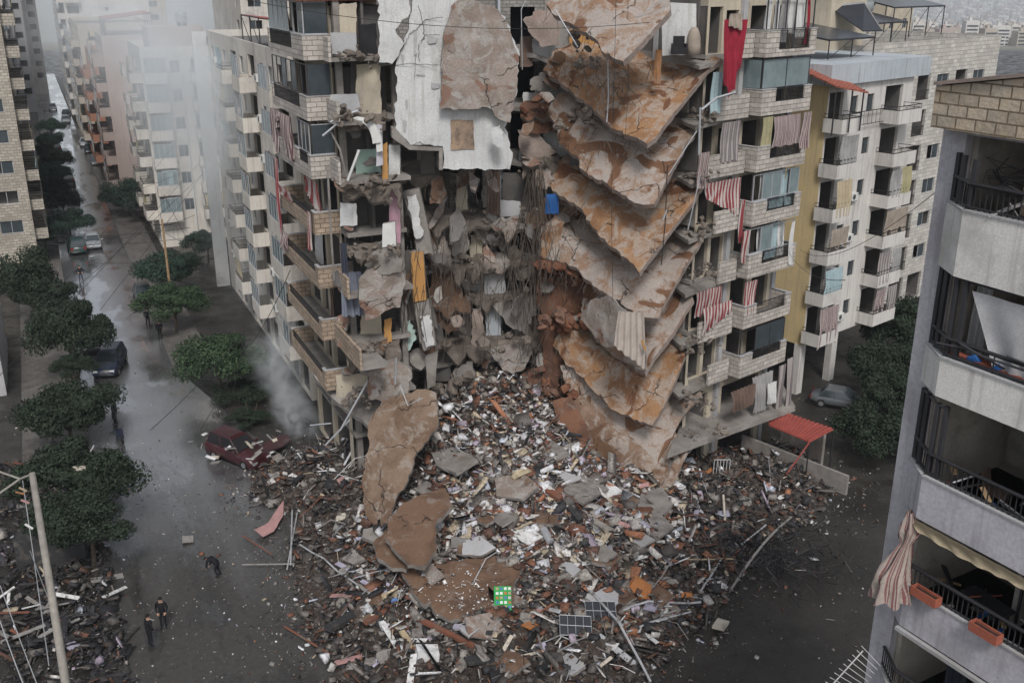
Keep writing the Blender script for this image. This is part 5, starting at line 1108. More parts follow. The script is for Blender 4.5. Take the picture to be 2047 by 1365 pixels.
# behind, across the smoke
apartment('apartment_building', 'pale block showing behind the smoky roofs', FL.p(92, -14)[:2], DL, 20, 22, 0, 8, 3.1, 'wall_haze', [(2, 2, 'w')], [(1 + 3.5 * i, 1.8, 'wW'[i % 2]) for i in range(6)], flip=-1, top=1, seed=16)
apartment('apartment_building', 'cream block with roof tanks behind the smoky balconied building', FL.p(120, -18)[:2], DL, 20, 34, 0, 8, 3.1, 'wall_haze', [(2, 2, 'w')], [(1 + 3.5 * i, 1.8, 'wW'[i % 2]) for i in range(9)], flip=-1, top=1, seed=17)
# roof clutter on the smoky row
zr = 3.2 + 7 * 3.05
roof_pergola(FL, 15, 22, -4.5, -9, zr + .2, 2.6, 'red_sheet', label='red edged roof canopy on the cream building beside the damaged block', tilt=1.2)
roof_pergola(FL, 26, 33, -3, -8, zr + .2, 2.2, 'red_sheet', label='rust coloured roof canopy farther back on the smoky cream building', tilt=-.6)
roof_pergola(FL, 90, 99, 3.8, -2, 3.2 + 6 * 3.15, 2.6, 'red_sheet', label='low red roof canopy above the pinkish gable', tilt=.7)
mb = MB(); mb.fb(FL, 67, 73, 1, -5, 3.2 + 18.6, 3.2 + 21.4); tag(mb.build('roof_shed', M['wall_pinkish']), 'small box shaped shed on the smoky balconied building', 'shed')
for i, (a, n, mt, lb) in enumerate([(69, -3, 'tank', 'pale water tank standing on the shed over the smoke'), (69, -5.2, 'tank_blue', 'blue water tank at the shed edge over the smoke')]): water_tank(FL.p(a, n, 3.2 + 21.4 + .3 if n > -5 else 3.2 + 18.9), None, mt=mt, label=lb)
for i in range(5):
    water_tank(FL.p(121, -20 - 2.2 * i, 3.2 + 24.8 + .3), None, r=.8, h=1.6, mt='tank', label='grey tank in the row on the cream block roof')
# c: behind the right wing
OC = (21.7, 70.9); FC = Fr(OC, DR, 1)
TC = thing('apartment_building', 'white rain streaked building with black railed balconies on tall concrete pillars', 'building', (OC[0], OC[1], 0))
mb = MB(); zc0, st = 4.3, 3.1; ops = []; LC = 11.2
for k in range(6):
    z = zc0 + st * k
    ops += [(2.9, 3.8, z + 1.0, z + 2.2, 1.2), (5.0, 5.9, z + 1.0, z + 2.2, 1.2), (.2, 1.9, z + .25, z + 2.6, 2), (7.4, 9.8, z + .25, z + 2.6, 2)]
ops = [o for o in ops if o[3] < 22.6]
wall_open(mb, FC, 0, LC, zc0 - .3, 22.9, ops)
E_ = FC.turned(0, 0, 1); wall_open(mb, E_, 0, 11, zc0 - .3, 22.9, [], mi=2)
E_ = FC.turned(LC, 0, -1); wall_open(mb, E_, 0, 11, zc0 - .3, 22.9, [(1, 2, zc0 + st * k + 1, zc0 + st * k + 2.2, 1) for k in range(6)])
for z in (zc0 - .3, 22.9): mb.quad(FC.p(0, 0, z), FC.p(LC, 0, z), FC.p(LC, -11, z), FC.p(0, -11, z), 3)
mb.build('wall', [M['wall_white'], M['interior'], M['wall_yellow'], M['concrete']], TC)
mb = MB(); mb.fb(FC, -.4, LC + 1.6, -11, .35, 22.92, 24.3); mb.build('roof_parapet', M['plaster_blue2'] if 'plaster_blue2' in M else M['plaster_grey'], TC)
for a, n in ((.3, -.2), (4.6, -.2), (10.6, -.2), (.3, -6), (4.6, -6), (10.6, -6)):
    c = MB(); c.fb(FC, a - .35, a + .35, n - .45, n + .1, 0, zc0 - .3); c.build('pillar', M['wall_white'], TC)
rc = random.Random(9)
lc = ['', '', '', '', '', '']
for k in range(6):
    z = zc0 + st * k
    for (a0, a1, side) in ((-.3, 2.1, 0), (7.0, 10.2, 1)):
        balcony(FC, a0, a1, 1.5, z, TC, 'wall_white', ph=.75, rail='iron', slab=.2, railh=.35)
    for (b0, b1) in ((2.9, 3.8), (5.0, 5.9)): window(FC, b0, b1, z + 1, z + 2.2, 0, TC, 'alu_dark', 'glass', 2)
    if k in (0, 2, 3): ac_unit(FC, 4.0, 0, z + .8, TC)
    if k in (1, 4): ac_unit(FC, 2.2, 0, z + 1.6, TC)
for (k, a0, a1, zz0, zz1, c, g) in [(0, -.25, 2.1, -.2, 2.9, 'cloth_stripe', 0), (1, -.2, 2.05, .9, 2.7, 'cloth_cyan', 0), (2, -.25, 2.1, .6, 2.6, 'cloth_sand2', .1), (3, .1, 2.0, .3, 2.9, 'cloth_sand', 0), (4, 0, 2.05, 1.0, 2.9, 'cloth_grey', 0),
                              (0, 7.0, 8.4, .6, 2.9, 'cloth_stripe', .1), (0, 8.8, 10.1, .4, 2.9, 'cloth_greystripe', 0), (1, 7.0, 8.6, .3, 2.8, 'cloth_greystripe', 0), (1, 8.7, 10.1, .8, 2.8, 'cloth_grey', 0), (2, 7.0, 10.1, .2, 2.9, 'cloth_sand2', 0), (3, 7.2, 8.6, .8, 2.8, 'cloth_grey', 0), (3, 8.7, 10.1, .9, 2.9, 'cloth_olive', 0)]:
    curtain(FC, a0, a1, zc0 + st * k + zz0, zc0 + st * k + zz1, 1.45, 'cloth_sand' if c == 'cloth_sand2' and 'cloth_sand2' not in M else c, TC, amp=.08, gather=g, seed=k * 3 + a0, drop=(lambda u: .55 + .45 * math.cos(u * 3.14 * 2) ** 2) if c in ('cloth_stripe', 'cloth_sand2') else None, name='awning')
# top floor terrace and red tile lean-to
mb = MB(); P = [FC.p(-2.2, 1.9, 23.2), FC.p(1.9, 1.9, 22.5), FC.p(2.2, -2.5, 24.0), FC.p(-2.0, -2.5, 24.5)]
mb.hexa([(p[0], p[1], p[2] - .1) for p in P] + P); mb.build('tiled_roof', M['red_tile'], TC)
for a in (-1.8, .2, 1.6):
    mb = MB(); mb.tube([FC.p(a, 1.7, 19.9), FC.p(a, 1.7, 22.7)], .06, 0, 5); mb.build('post', M['iron'], TC)
railing(FC, 2.7, 8.1, .3, 19.9, 20.9, TC, gap=.5)
# the roofs behind
roof_pergola(FC, 2.5, 8.5, -2, -8, 24.4, 1.3, 'solar', label='dark slatted roof frame behind the white parapet', tilt=.8, name='solar_canopy')
FD = Fr(FC.p(13.6, -7)[:2], DR, 1)
TD, _, ztd = apartment('apartment_building', 'long stone faced building behind the white one at the upper right', FD.O, DR, 26, 14, 0, 6, 3.2, 'stone_white', [(1 + 3.4 * i, 2.2, 'wl'[i % 2]) for i in range(7)], [(2, 2, 'w')], top=2.2, seed=21)
roof_pergola(FD, 0, 10, -1, -6, ztd, 1.6, 'solar', label='long dark panelled roof frame on the stone faced building', tilt=.9, name='solar_canopy')
roof_pergola(FD, 11, 20, -3, -9, ztd + .1, 2.6, 'solar', label='high dark roof frame at the top right corner', tilt=1.2, name='solar_canopy')
water_tank(FD.p(9.2, -5, ztd + 2.4), None, r=.9, h=1.9, label='tall pale water tank under the dark roof frame', mt='tank', group=None)
apartment('apartment_tower', 'tall cream tower rising behind the roofs at the upper right', (53, 150), DR, 7, 9, 0, 12, 3.1, 'plaster_cream', [(1, 1.2, 'w'), (4.5, 1.2, 'w')], [(2, 1.2, 'w')], top=1, seed=22)
mb = MB(); FQ = Fr(PY(1655, 85, 84)[:2], DR, 1); mb.fb(FQ, 0, 5, -5, 0, 15, 28.2); tag(mb.build('roof_room', M['plaster_cream']), 'cream stair room on the roof beside the red tiled lean-to', 'building')
water_tank(FQ.p(2.2, -1.2, 28.5), None, r=1.0, h=1.2, mt='tank_blue', label='dark blue water tank on the cream stair room', group=None)
mb = MB(); P = [PY(1655, 14, 85), PY(1728, 6, 85), PY(1764, 63, 84), PY(1725, 64, 82)]; mb.hexa([tuple(p) for p in P] + [(p[0], p[1], p[2] + .1) for p in P]); tag(mb.build('tilted_solar_array', M['solar']), 'big tilted grey panel leaning over the cream stair room', 'solar panel')

# ------------------------------------------------------------------ far hillside city
rh = random.Random(4)
mats_h = [M[m] for m in ('wall_haze', 'wall_white', 'wall_beige', 'wall_pinkish')]
def fgz(x, y):
    if y < 420: return 0.0
    if y < 2700: return -130 * ((y - 420) / 2280)
    if y < 4600: return -130 + 20 * (y - 2700) / 1900
    return -110 + 110 * min(1, (y - 4600) / 4000) * (1 + .12 * math.sin(x / 700))
cnt = 0; rest = MB(); SP = []
for i in range(1500):
    Y = 900 + 4300 * rh.random() ** .8; SP.append((Y, Y * rh.uniform(.35, .50)))
SP.sort()
for i, (Y, x) in enumerate(SP):
    z = fgz(x, Y) - .5; k_ = .55 + .45 * min(1, Y / 2600)
    w_, d_, h_ = rh.uniform(12, 26) * k_, rh.uniform(12, 20) * k_, rh.uniform(9, 30) * k_ * (1.4 if rh.random() < .15 else 1)
    F_ = Fr((x, Y), (math.cos(.3 * rh.uniform(-1, 1)), math.sin(.3 * rh.uniform(-1, 1))), 1); big = i < 285
    mb = MB() if big else rest; mi = rh.randrange(4)
    mb.fb(F_, 0, w_, -d_, 0, z - 6, z + h_, 0 if big else mi)
    for j in range(int(h_ / 3.2)): mb.fb(F_, 1, w_ - 1, -.2, .25, z + 1.1 + j * 3.2, z + 2.5 + j * 3.2, 1 if big else 4)
    mb.fb(F_, w_ * .3, w_ * .5, -d_ * .6, -d_ * .3, z + h_, z + h_ + 3, 0 if big else mi)
    if big: T = mb.build('hillside_house', [mats_h[mi], M['glass']]); tag(T, 'small pale house in the far city spread over the valley', 'house', 'houses of the far city')
tag(rest.build('far_houses', mats_h + [M['glass']]), 'mass of tiny pale buildings of the distant city', 'city', kind='stuff')
# ------------------------------------------------------------------ near building at the right edge
FG = Fr((9.653, 22.94), (.49, -.87), 1)                  # runs towards the camera, faces the gap
TG = thing('corner_apartment_building', 'lilac grey building close by at the right edge with chamfered balconies and blown out windows', 'building', (9.653, 22.94, 0))
tops = [25.05, 21.55, 18.45, 15.3, 12.1, 8.9, 5.7]
mb = MB()
ops = []
for i_, t in enumerate(tops): ops += [(.15, 10, t - .95, (tops[i_ - 1] - (1.25 if i_ > 1 else 1.5) if i_ else 26.6), 3.6)]
ops = [o for o in ops]
wall_open(mb, FG, -.5, 11, 0, 26.8, ops, n=-.7, mi=0, mdark=1)
E_ = FG.turned(-.5, -.7, 1); 
wall_open(mb, E_, 0, 8, 0, 26.8, [])
mb.build('wall', [M['plaster_lilac'], M['interior_lit']], TG)
for i_, t in enumerate(tops):
    z0_, z1_ = t - .94, (tops[i_ - 1] - 1.27 if i_ else 26.58)
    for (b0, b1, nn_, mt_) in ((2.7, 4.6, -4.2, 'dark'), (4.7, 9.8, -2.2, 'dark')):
        mb = MB(); mb.fb(FG, b0, b1, nn_, nn_ + .06, z0_ + .02, z1_ - .25); mb.build('inner_room_shade', M[mt_], TG)  # black panels stand in for the shade of the inner rooms
    mb = MB(); mb.fb(FG, 2.45, 2.6, -3.9, -2.1, z0_, z1_); mb.fb(FG, .16, .3, -3.9, -.95, z0_, z1_); mb.build('partition', [M['interior_lit']], TG)
    if i_ in (1, 2, 3):
        for a_ in (2.62, 4.5): mb = MB(); mb.fb(FG, a_, a_ + .06, -2.1, -2.04, z0_, z1_); mb.build('door_frame', M['alu_dark'], TG)
def cham(off, n1=0.0, L=11.0):                            # plan of the balcony: chamfered far corner
    return [FG.p(0, -.69), FG.p(0, -.53), FG.p(.85, n1), FG.p(L, n1)]
def wallpath(pts, th, z0, z1, mb, mi=0):
    for i in range(len(pts) - 1):
        a, b = pts[i], pts[i + 1]; dx, dy = b[0] - a[0], b[1] - a[1]; l = math.hypot(dx, dy); nx_, ny_ = -dy / l * th, dx / l * th
        mb.hexa([(a[0], a[1], z0), (b[0], b[1], z0), (b[0] + nx_, b[1] + ny_, z0), (a[0] + nx_, a[1] + ny_, z0), (a[0], a[1], z1), (b[0], b[1], z1), (b[0] + nx_, b[1] + ny_, z1), (a[0] + nx_, a[1] + ny_, z1)], mi)
def path_rail(pts, z0, z1, parent, gap=.16, top=.05, mt='iron'):
    mb = MB()
    for i in range(len(pts) - 1):
        a, b = Vector((*pts[i][:2], 0)), Vector((*pts[i + 1][:2], 0)); k = max(1, int((b - a).length / gap))
        for z in (z0 + .06, z1): mb.tube([a + Vector((0, 0, z)), b + Vector((0, 0, z))], top * (1 if z == z1 else .5), 0, 5)
        for j in range(k):
            p = a.lerp(b, j / k); mb.box(p.x - .012, p.x + .012, p.y - .012, p.y + .012, z0, z1)
    return mb.build('railing', M[mt], parent)
for i, t in enumerate(tops):
    h = 1.15 if i else 1.5
    if i == 1: h = .95
    mb = MB(); P = cham(0); wallpath(P[1:], .13, t - h, t, mb)
    wallpath([P[0], P[1]], .13, t - h, t, mb)
    Q = [FG.p(.02, -.72), FG.p(.02, -.56), FG.p(.87, -.14), FG.p(10.9, -.14), FG.p(10.9, -3.8), FG.p(.3, -3.8), FG.p(.3, -.9)]
    mb.prism([q[:2] for q in Q], t - h + .02, t - h + .2, 1)
    o = mb.build('balcony', [M['plaster_white2'] if i in (0, 1) else M['plaster_lilac'], M['concrete']], TG)
    c = MB(); wallpath([FG.p(-.03, -.53), FG.p(.83, .03), FG.p(11, .03)], .2, t + .003, t + .05, c); c.build('coping', M['plaster_grey'], o)
    path_rail([FG.p(.05, -.6), FG.p(.9, -.07), FG.p(11, -.07)], t + .05, t + (.62 if i != 1 else .5), o, gap=.14 if i not in (1,) else 1.2)
# enclosure frames
def posts(zs, a_list, mt='alu_dark', r=.05):
    for a, n in a_list:
        mb = MB(); mb.fb(FG, a - r, a + r, n - r, n + r, zs[0], zs[1]); mb.build('window_frame', M[mt], TG)
for i, t in enumerate(tops[:4]):
    z1 = tops[i - 1] - (1.15 if i > 1 else 1.5) if i else 26.2
    if i in (0, 1, 2): posts((t + .05, z1), [(.1, -.6), (.9, -.12), (.4, -.4)] + ([(1.15, -.12)] if i else []))
    if i in (1, 2):
        for zz in (t + .1, z1 - .05): mb = MB(); mb.tube([FG.p(.1, -.6, zz), FG.p(.9, -.12, zz), FG.p(4.5 if i == 1 else 1.2, -.12, zz)], .04, 0, 5); mb.build('window_frame', M['alu_dark'], TG)
    if i == 0:
        for a in (1.7, 2.7, 3.7): posts((t, 26.2), [(a, -1.2)], 'alu')
# stone clad top with sloping roof edge
mb = MB(); A = [FG.p(-.35, .35), FG.p(8, .35)]
for (a0, a1, z0, z1a, z1b) in ((-.4, 9, 26.75, 27.75, 27.6),):
    mb.hexa([FG.p(a0, -1.2, z0), FG.p(a1, -1.2, z0), FG.p(a1, -.1, z0), FG.p(a0, -.1, z0), FG.p(a0, -1.2, z1a), FG.p(a1, -1.2, z1b + 1), FG.p(a1, -.1, z1b + 1.6), FG.p(a0, -.1, z1a - .1)])
mb.build('stone_fascia', M['stone_big'], TG)
mb = MB(); mb.hexa([FG.p(-.4, -6, 27.75), FG.p(9, -6, 29.2), FG.p(9, .0, 29.22), FG.p(-.4, .0, 27.68), FG.p(-.4, -6, 27.85), FG.p(9, -6, 29.4), FG.p(9, .0, 29.3), FG.p(-.4, .0, 27.76)]); mb.build('roof', M['pinkgrey'], TG)
# white torn blind, terracotta boxes, clutter
z = tops[1]
curtain(FG, 1.3, 3.6, z - .3, z + 1.75, -.2, 'tarp_white', TG, folds=2, amp=.06, gather=.85, seed=3, name='blind', label='white torn blind hanging to a point')
for i in range(5):
    a = .95 + .62 * i; mb = MB(); mb.fb(FG, a, a + .58, -.45, -.17, z - .25, z + .12); mb.build('planter', M['terracotta'], TG)
FGw = Fr((0, 0), (1, 0))
def clutter(a0, a1, z, n0, n1, k, seed, ms=('concrete', 'iron', 'cloth_grey', 'wood_red', 'cloth_blue')):
    r_ = random.Random(seed)
    for _ in range(k):
        mb = MB(); c = FG.p(r_.uniform(a0, a1), r_.uniform(n0, n1), z + r_.uniform(.05, .5)); s_ = r_.uniform(.1, .4)
        if r_.random() < .5: mb.obox(c, s_ * 2.5, s_ * .4, s_ * .1, (r_.uniform(-1, 1), r_.uniform(-1, 1), r_.uniform(0, 6)))
        else: chunk(mb, c, s_, r_)
        mb.build('balcony_clutter', M[r_.choice(ms)], TG)
clutter(1.2, 5, tops[1] - .75, -1.2, -.4, 26, 1); clutter(1.2, 5, tops[2] - .9, -1.2, -.4, 14, 2); clutter(1.5, 6, tops[3] - .9, -1.2, -.4, 16, 3); clutter(1.5, 6, tops[4] - .9, -1.2, -.4, 16, 4); clutter(.8, 3, tops[0] - .2, -1.0, -.3, 14, 5, ms=('iron', 'cloth_grey', 'stone_tan'))
# bundled striped awning on the third balcony, scalloped awning edge above
curtain(FG, .9, 9, tops[3] + 1.65, tops[3] + 2.0, .05, 'cloth_sand', TG, folds=14, amp=.03, seed=7, name='awning_edge')
for (a, zz) in ((1.2, tops[3] + .1), (2.9, tops[3] + .1)):
    mb = MB(); t_ = .03
    for (x0, x1, y0, y1) in ((a, a + .75, .02, .05), (a, a + .75, .24, .27), (a, a + .03, .05, .24), (a + .72, a + .75, .05, .24)): mb.fb(FG, x0, x1, y0, y1, zz, zz + .22)
    mb.fb(FG, a, a + .75, .02, .27, zz - .02, zz); mb.fb(FG, a + .03, a + .72, .05, .24, zz, zz + .14, 1)
    mb.build('planter_box', [M['terracotta'], M['dirt']], TG)
mb = MB(); zz = tops[4] + 2.0; mb.fb(FG, .8, 11, -.02, .1, zz - .1, zz); mb.build('awning_rail', M['plaster_grey'], TG)
# blue cloth at the very edge
curtain(FG, 2.6, 3.6, tops[0] - 1.0, tops[0] - .3, .1, 'cloth_blue', TG, folds=3, amp=.12, gather=.5, seed=9, name='cloth')
# chair and table inside the glassless rooms
def frame_chair(c, rz, name, label, mt, group=None):
    T = thing(name, label, 'chair', c, group); R_ = Matrix.Rotation(rz, 3, 'Z')
    def q(x, y, z): v = R_ @ Vector((x, y, z)); return (c[0] + v.x, c[1] + v.y, c[2] + v.z)
    def bx(nm, x0, x1, y0, y1, z0, z1, lean=0):
        mb = MB(); mb.hexa([q(x0, y0, z0), q(x1, y0, z0), q(x1, y1, z0), q(x0, y1, z0), q(x0, y0 + lean, z1), q(x1, y0 + lean, z1), q(x1, y1 + lean, z1), q(x0, y1 + lean, z1)]); mb.build(nm, M[mt], T)
    bx('seat', -.24, .24, -.22, .24, .42, .47); bx('backrest', -.24, .24, .24, .28, .48, .95, .12)
    for x in (-.22, .19):
        for y in (-.2, .2): bx('leg', x, x + .03, y, y + .03, 0, .42)
    return T
frame_chair(FG.p(1.8, -1.7, tops[2] - .92), .8, 'folding_chair', 'grey folding chair standing in the open room of the near building', 'cloth_brown')
frame_chair(FG.p(2.6, -1.1, tops[4] - .92), 2.2, 'garden_chair', 'pale chair behind the lowest near railing', 'cloth_grey')
c = FG.p(2.2, -1.5, tops[3] - .95); T = thing('table', 'narrow dark frame table piled with rubbish in the near open room', 'table', c)
mb = MB(); mb.obox((c[0], c[1], c[2] + .8), .5, 1.3, .04, (0, 0, .42)); mb.build('tabletop', M['iron'], T)
for dx, dy in ((-.2, -.55), (.2, -.6), (-.2, .55), (.2, .6)): mb = MB(); mb.tube([(c[0] + dx, c[1] + dy, c[2]), (c[0] + dx, c[1] + dy, c[2] + .8)], .02, 0, 5); mb.build('leg', M['iron'], T)

# bundled striped awning, bent bars and clutter seen on the near balconies
def bundle(path, rad, n, material, name, parent, label=None, seed=0):
    mb = MB(); rr = random.Random(seed); K = 28; V_ = []; pts = [Vector(p) for p in path]
    for i in range(n + 1):
        t = i / n * (len(pts) - 1); k = min(int(t), len(pts) - 2); c = pts[k].lerp(pts[k + 1], t - k); r = rad[k] + (rad[k + 1] - rad[k]) * (t - k)
        for j in range(K): q = 2 * math.pi * j / K; f = r * (1 + .38 * math.sin(q * 6 + i * .15) + .1 * math.sin(q * 11 + i)); V_.append((c.x + f * math.cos(q), c.y + f * .7 * math.sin(q), c.z + .04 * math.sin(q * 5)))
    fs = [(i * K + j, i * K + (j + 1) % K, (i + 1) * K + (j + 1) % K, (i + 1) * K + j) for i in range(n) for j in range(K)]
    mb.add(V_, fs)
    for f in range(len(fs)): i, j = divmod(f, K); mb.uv[f] = [(j * .08, i * .1), ((j + 1) * .08, i * .1), ((j + 1) * .08, (i + 1) * .1), (j * .08, (i + 1) * .1)]
    return mb.build(name, M[material], parent, label, smooth=True)
bundle([PY(1822, 1022, 22.4), PY(1822, 1060, 22.3), PY(1812, 1085, 22.2), PY(1785, 1150, 22.0), PY(1778, 1200, 21.9)], [.10, .26, .12, .34, .42], 30, 'cloth_redwhite2', 'awning', TG, 'twisted bundle of red and cream awning cloth hanging outside the balcony')
rk = random.Random(66)
for i in range(34):                                        # tangle of bent iron bars over the topmost balcony
    a = rk.uniform(.9, 5); z = tops[0] + rk.uniform(.1, .7); P_ = [FG.p(a + rk.uniform(-.5, .9) * k * .5, -.3 - .25 * rk.random() * k, z + .45 * math.sin(k * 1.1 + i) * rk.uniform(.2, 1) + .1 * k) for k in range(5)]
    mb = MB(); mb.tube(P_, rk.uniform(.010, .022), 0, 5); mb.build('bent_bar', M['iron'], TG)
mb = MB(); mb.fb(FG, 1.9, 3.0, -1.0, -.45, tops[0] - .9, tops[0] + .75); mb.build('stone_counter', M['stone_tan'], TG)
for (lev, a0_, a1_, mt_, g_) in ((0, 1.5, 2.1, 'cloth_white', .2), (0, 4.2, 4.9, 'cloth_dark', .3), (1, .35, .8, 'cloth_white', .1), (2, 4.7, 5.4, 'plaster_grey', .6), (3, 3.4, 4.6, 'cloth_dark', .3), (4, 1.2, 2.0, 'cloth_dark', .3)):
    t = tops[lev]; z1_ = tops[lev - 1] - 1.3 if lev else 26.5; curtain(FG, a0_, a1_, t - .3, z1_, -1.6, mt_, TG, seed=lev * 7 + a0_, amp=.1, gather=g_)
for lev, n_ in ((0, 16), (1, 46), (2, 30), (3, 24), (4, 30)):
    for _ in range(n_):                                    # slats, splinters and broken frames behind the rails
        t = tops[lev]; a = rk.uniform(.9, 5.5); q = FG.p(a, rk.uniform(-1.8, -.3), t - .75 + rk.uniform(0, .75)); L_ = rk.uniform(.25, 1.1); an = rk.uniform(0, 6.28); el = rk.uniform(-.5, .7)
        mb = MB(); mb.obox(q, L_, rk.uniform(.02, .2), rk.uniform(.01, .05), (rk.uniform(-1, 1), el, an)); mb.build('splinter', M[rk.choice(['plaster_grey', 'iron', 'iron', 'wood_light', 'pinkgrey', 'terracotta', 'alu', 'cloth_grey', 'bit_w_'][:8])], TG)
for i in range(7):                                         # broken black frames pushed over the second balcony
    a = 1.0 + i * .6; mb = MB(); mb.tube([FG.p(a - .3, .02, tops[1] + rk.uniform(.3, .6)), FG.p(a + rk.uniform(.6, 1.4), -.1, tops[1] + rk.uniform(.15, .5))], .028, 0, 5); mb.build('broken_frame', M['alu_dark'], TG)
mb = MB(); chunk(mb, FG.p(2.9, -.6, tops[1] + .35), 1.0, rk, 0, .8); mb.build('fallen_cloth', M['pinkgrey'], TG)
for a in (1.5, 2.1): mb = MB(); chunk(mb, FG.p(a, -.3, tops[1] + .05), .4, rk, 0, .8); mb.build('blue_bag', M['cloth_blue'], TG)
# bundle of thin bars sticking out of a low roof at the bottom
T = thing('bar_rack', 'rack of thin bare bars sticking out at the foot of the near building', 'rack', PY(1710, 1340, 22))
for i in range(12): mb = MB(); mb.tube([PY(1722 - i * 9, 1290 + i * 9, 22 - .05 * i), PY(1760 - i * 6, 1330 + i * 8, 21.5)], .012, 0, 4); mb.build('bar', M['plaster_grey'], T)
mb = MB(); mb.tube([PY(1725, 1300, 21.9), PY(1660, 1372, 21.2)], .02, 0, 5); mb.build('rail', M['plaster_grey'], T)
# ------------------------------------------------------------------ rubble
rng = np.random.default_rng(7)
OUT = [(-11.8,47),(-12.5,52),(-16.2,55),(-16.5,59),(-12,64),(-7,66),(6,66),(12,62),(20,62),(20,56),(17.5,52),(14,49.2),(10.8,43.8),(8.6,41),(5.5,37.2),(4,33),(-7,33),(-8.3,38.5),(-10.2,41.5)]
_ox = np.array([p[0] for p in OUT]); _oy = np.array([p[1] for p in OUT])
def inside_dist(X, Y):
    ins = np.zeros(X.shape, bool); dmin = np.full(X.shape, 1e9); n = len(OUT); j = n - 1
    for i in range(n):
        xi, yi, xj, yj = _ox[i], _oy[i], _ox[j], _oy[j]
        with np.errstate(divide='ignore', invalid='ignore'): c = ((yi > Y) != (yj > Y)) & (X < (xj - xi) * (Y - yi) / (yj - yi + 1e-12) + xi)
        ins ^= c
        dx, dy = xj - xi, yj - yi; t = np.clip(((X - xi) * dx + (Y - yi) * dy) / (dx * dx + dy * dy), 0, 1)
        dmin = np.minimum(dmin, np.hypot(X - xi - t * dx, Y - yi - t * dy)); j = i
    return np.where(ins, dmin, -dmin)
def hpile(X, Y):
    X = np.asarray(X, float); Y = np.asarray(Y, float); d = inside_dist(X, Y)
    m = np.clip(d / 3.0, 0, 1); m = m * m * (3 - 2 * m)
    cone = 5.2 * np.exp(-((X + .5) / 6.5) ** 2 - ((Y - 60.5) / 8.5) ** 2) + 1.4 * np.exp(-((X - 1) / 7) ** 2 - ((Y - 49) / 6) ** 2)
    low = .55 + .35 * np.sin(X * 1.1 + .7 * np.sin(Y)) * np.sin(Y * .9 + X * .3)
    return m * (cone + low)
_hx0, _hy0, _hs = -30.0, 20.0, .2
_HG = hpile(*np.meshgrid(_hx0 + _hs * np.arange(320), _hy0 + _hs * np.arange(290))).tolist()
def h1(x, y):
    i = int((x - _hx0) / _hs + .5); j = int((y - _hy0) / _hs + .5)
    return _HG[j][i] if 0 <= i < 320 and 0 <= j < 290 else 0.0
def onpile(px, py, up=0.0):
    """where a sight line meets the pile"""
    r = ray(px, py); t = 20.0
    while t < 120:
        x, y, z = r[0] * t, r[1] * t, CAMH + r[2] * t
        if z <= h1(x, y) + up: return (x, y, z)
        t += .08
    return PZ(px, py, 0)
m = bpy.data.materials.new('rubble_earth'); m.use_nodes = True; t = m.node_tree; N = t.nodes; L = t.links; b = N['Principled BSDF']; tc = N.new('ShaderNodeTexCoord'); b.inputs['Roughness'].default_value = .9
v = N.new('ShaderNodeTexVoronoi'); v.inputs['Scale'].default_value = 5.5; L.new(tc.outputs['Object'], v.inputs[0])
cr = N.new('ShaderNodeValToRGB'); e = cr.color_ramp.elements; e[0].color = (.035, .028, .023, 1); e[1].color = (.20, .17, .15, 1); e2 = e.new(.45); e2.color = (.075, .05, .038, 1); e3 = e.new(.8); e3.color = (.10, .085, .075, 1)
sp = N.new('ShaderNodeSeparateColor'); L.new(v.outputs['Color'], sp.inputs[0]); L.new(sp.outputs[0], cr.inputs[0]); L.new(cr.outputs[0], b.inputs['Base Color'])
nn = N.new('ShaderNodeTexNoise'); nn.inputs['Scale'].default_value = 4; nn.inputs['Detail'].default_value = 10; nn.inputs['Roughness'].default_value = .8; L.new(tc.outputs['Object'], nn.inputs[0])
bp = N.new('ShaderNodeBump'); bp.inputs['Strength'].default_value = 1; bp.inputs['Distance'].default_value = .25; L.new(nn.outputs[0], bp.inputs['Height']); L.new(bp.outputs[0], b.inputs['Normal']); M['rubble'] = m
gx = np.arange(-17.5, 21.5, .22); gy = np.arange(32, 67, .22); GX, GY = np.meshgrid(gx, gy); GH = hpile(GX, GY)
nzv = np.array([noise.noise(Vector((x * .9, y * .9, 0))) * .35 + noise.noise(Vector((x * 2.6, y * 2.6, 4))) * .22 for x, y in zip(GX.ravel(), GY.ravel())]).reshape(GX.shape)
mm = np.clip(inside_dist(GX, GY) / 1.2, -1, 1); GZ = np.where(mm > 0, GH + nzv * mm + .02, -.35)
mb = MB(); mb.v = [tuple(p) for p in np.stack([GX.ravel(), GY.ravel(), GZ.ravel()], 1)]
w_ = len(gx)
for j in range(len(gy) - 1):
    for i in range(w_ - 1):
        if mm[j, i] > -.6: mb.f.append((j * w_ + i, j * w_ + i + 1, (j + 1) * w_ + i + 1, (j + 1) * w_ + i)); mb.m.append(0)
tag(mb.build('rubble_mound', M['rubble']), 'broad mound of crushed brown and grey rubble at the foot of the torn building', 'rubble', kind='stuff')

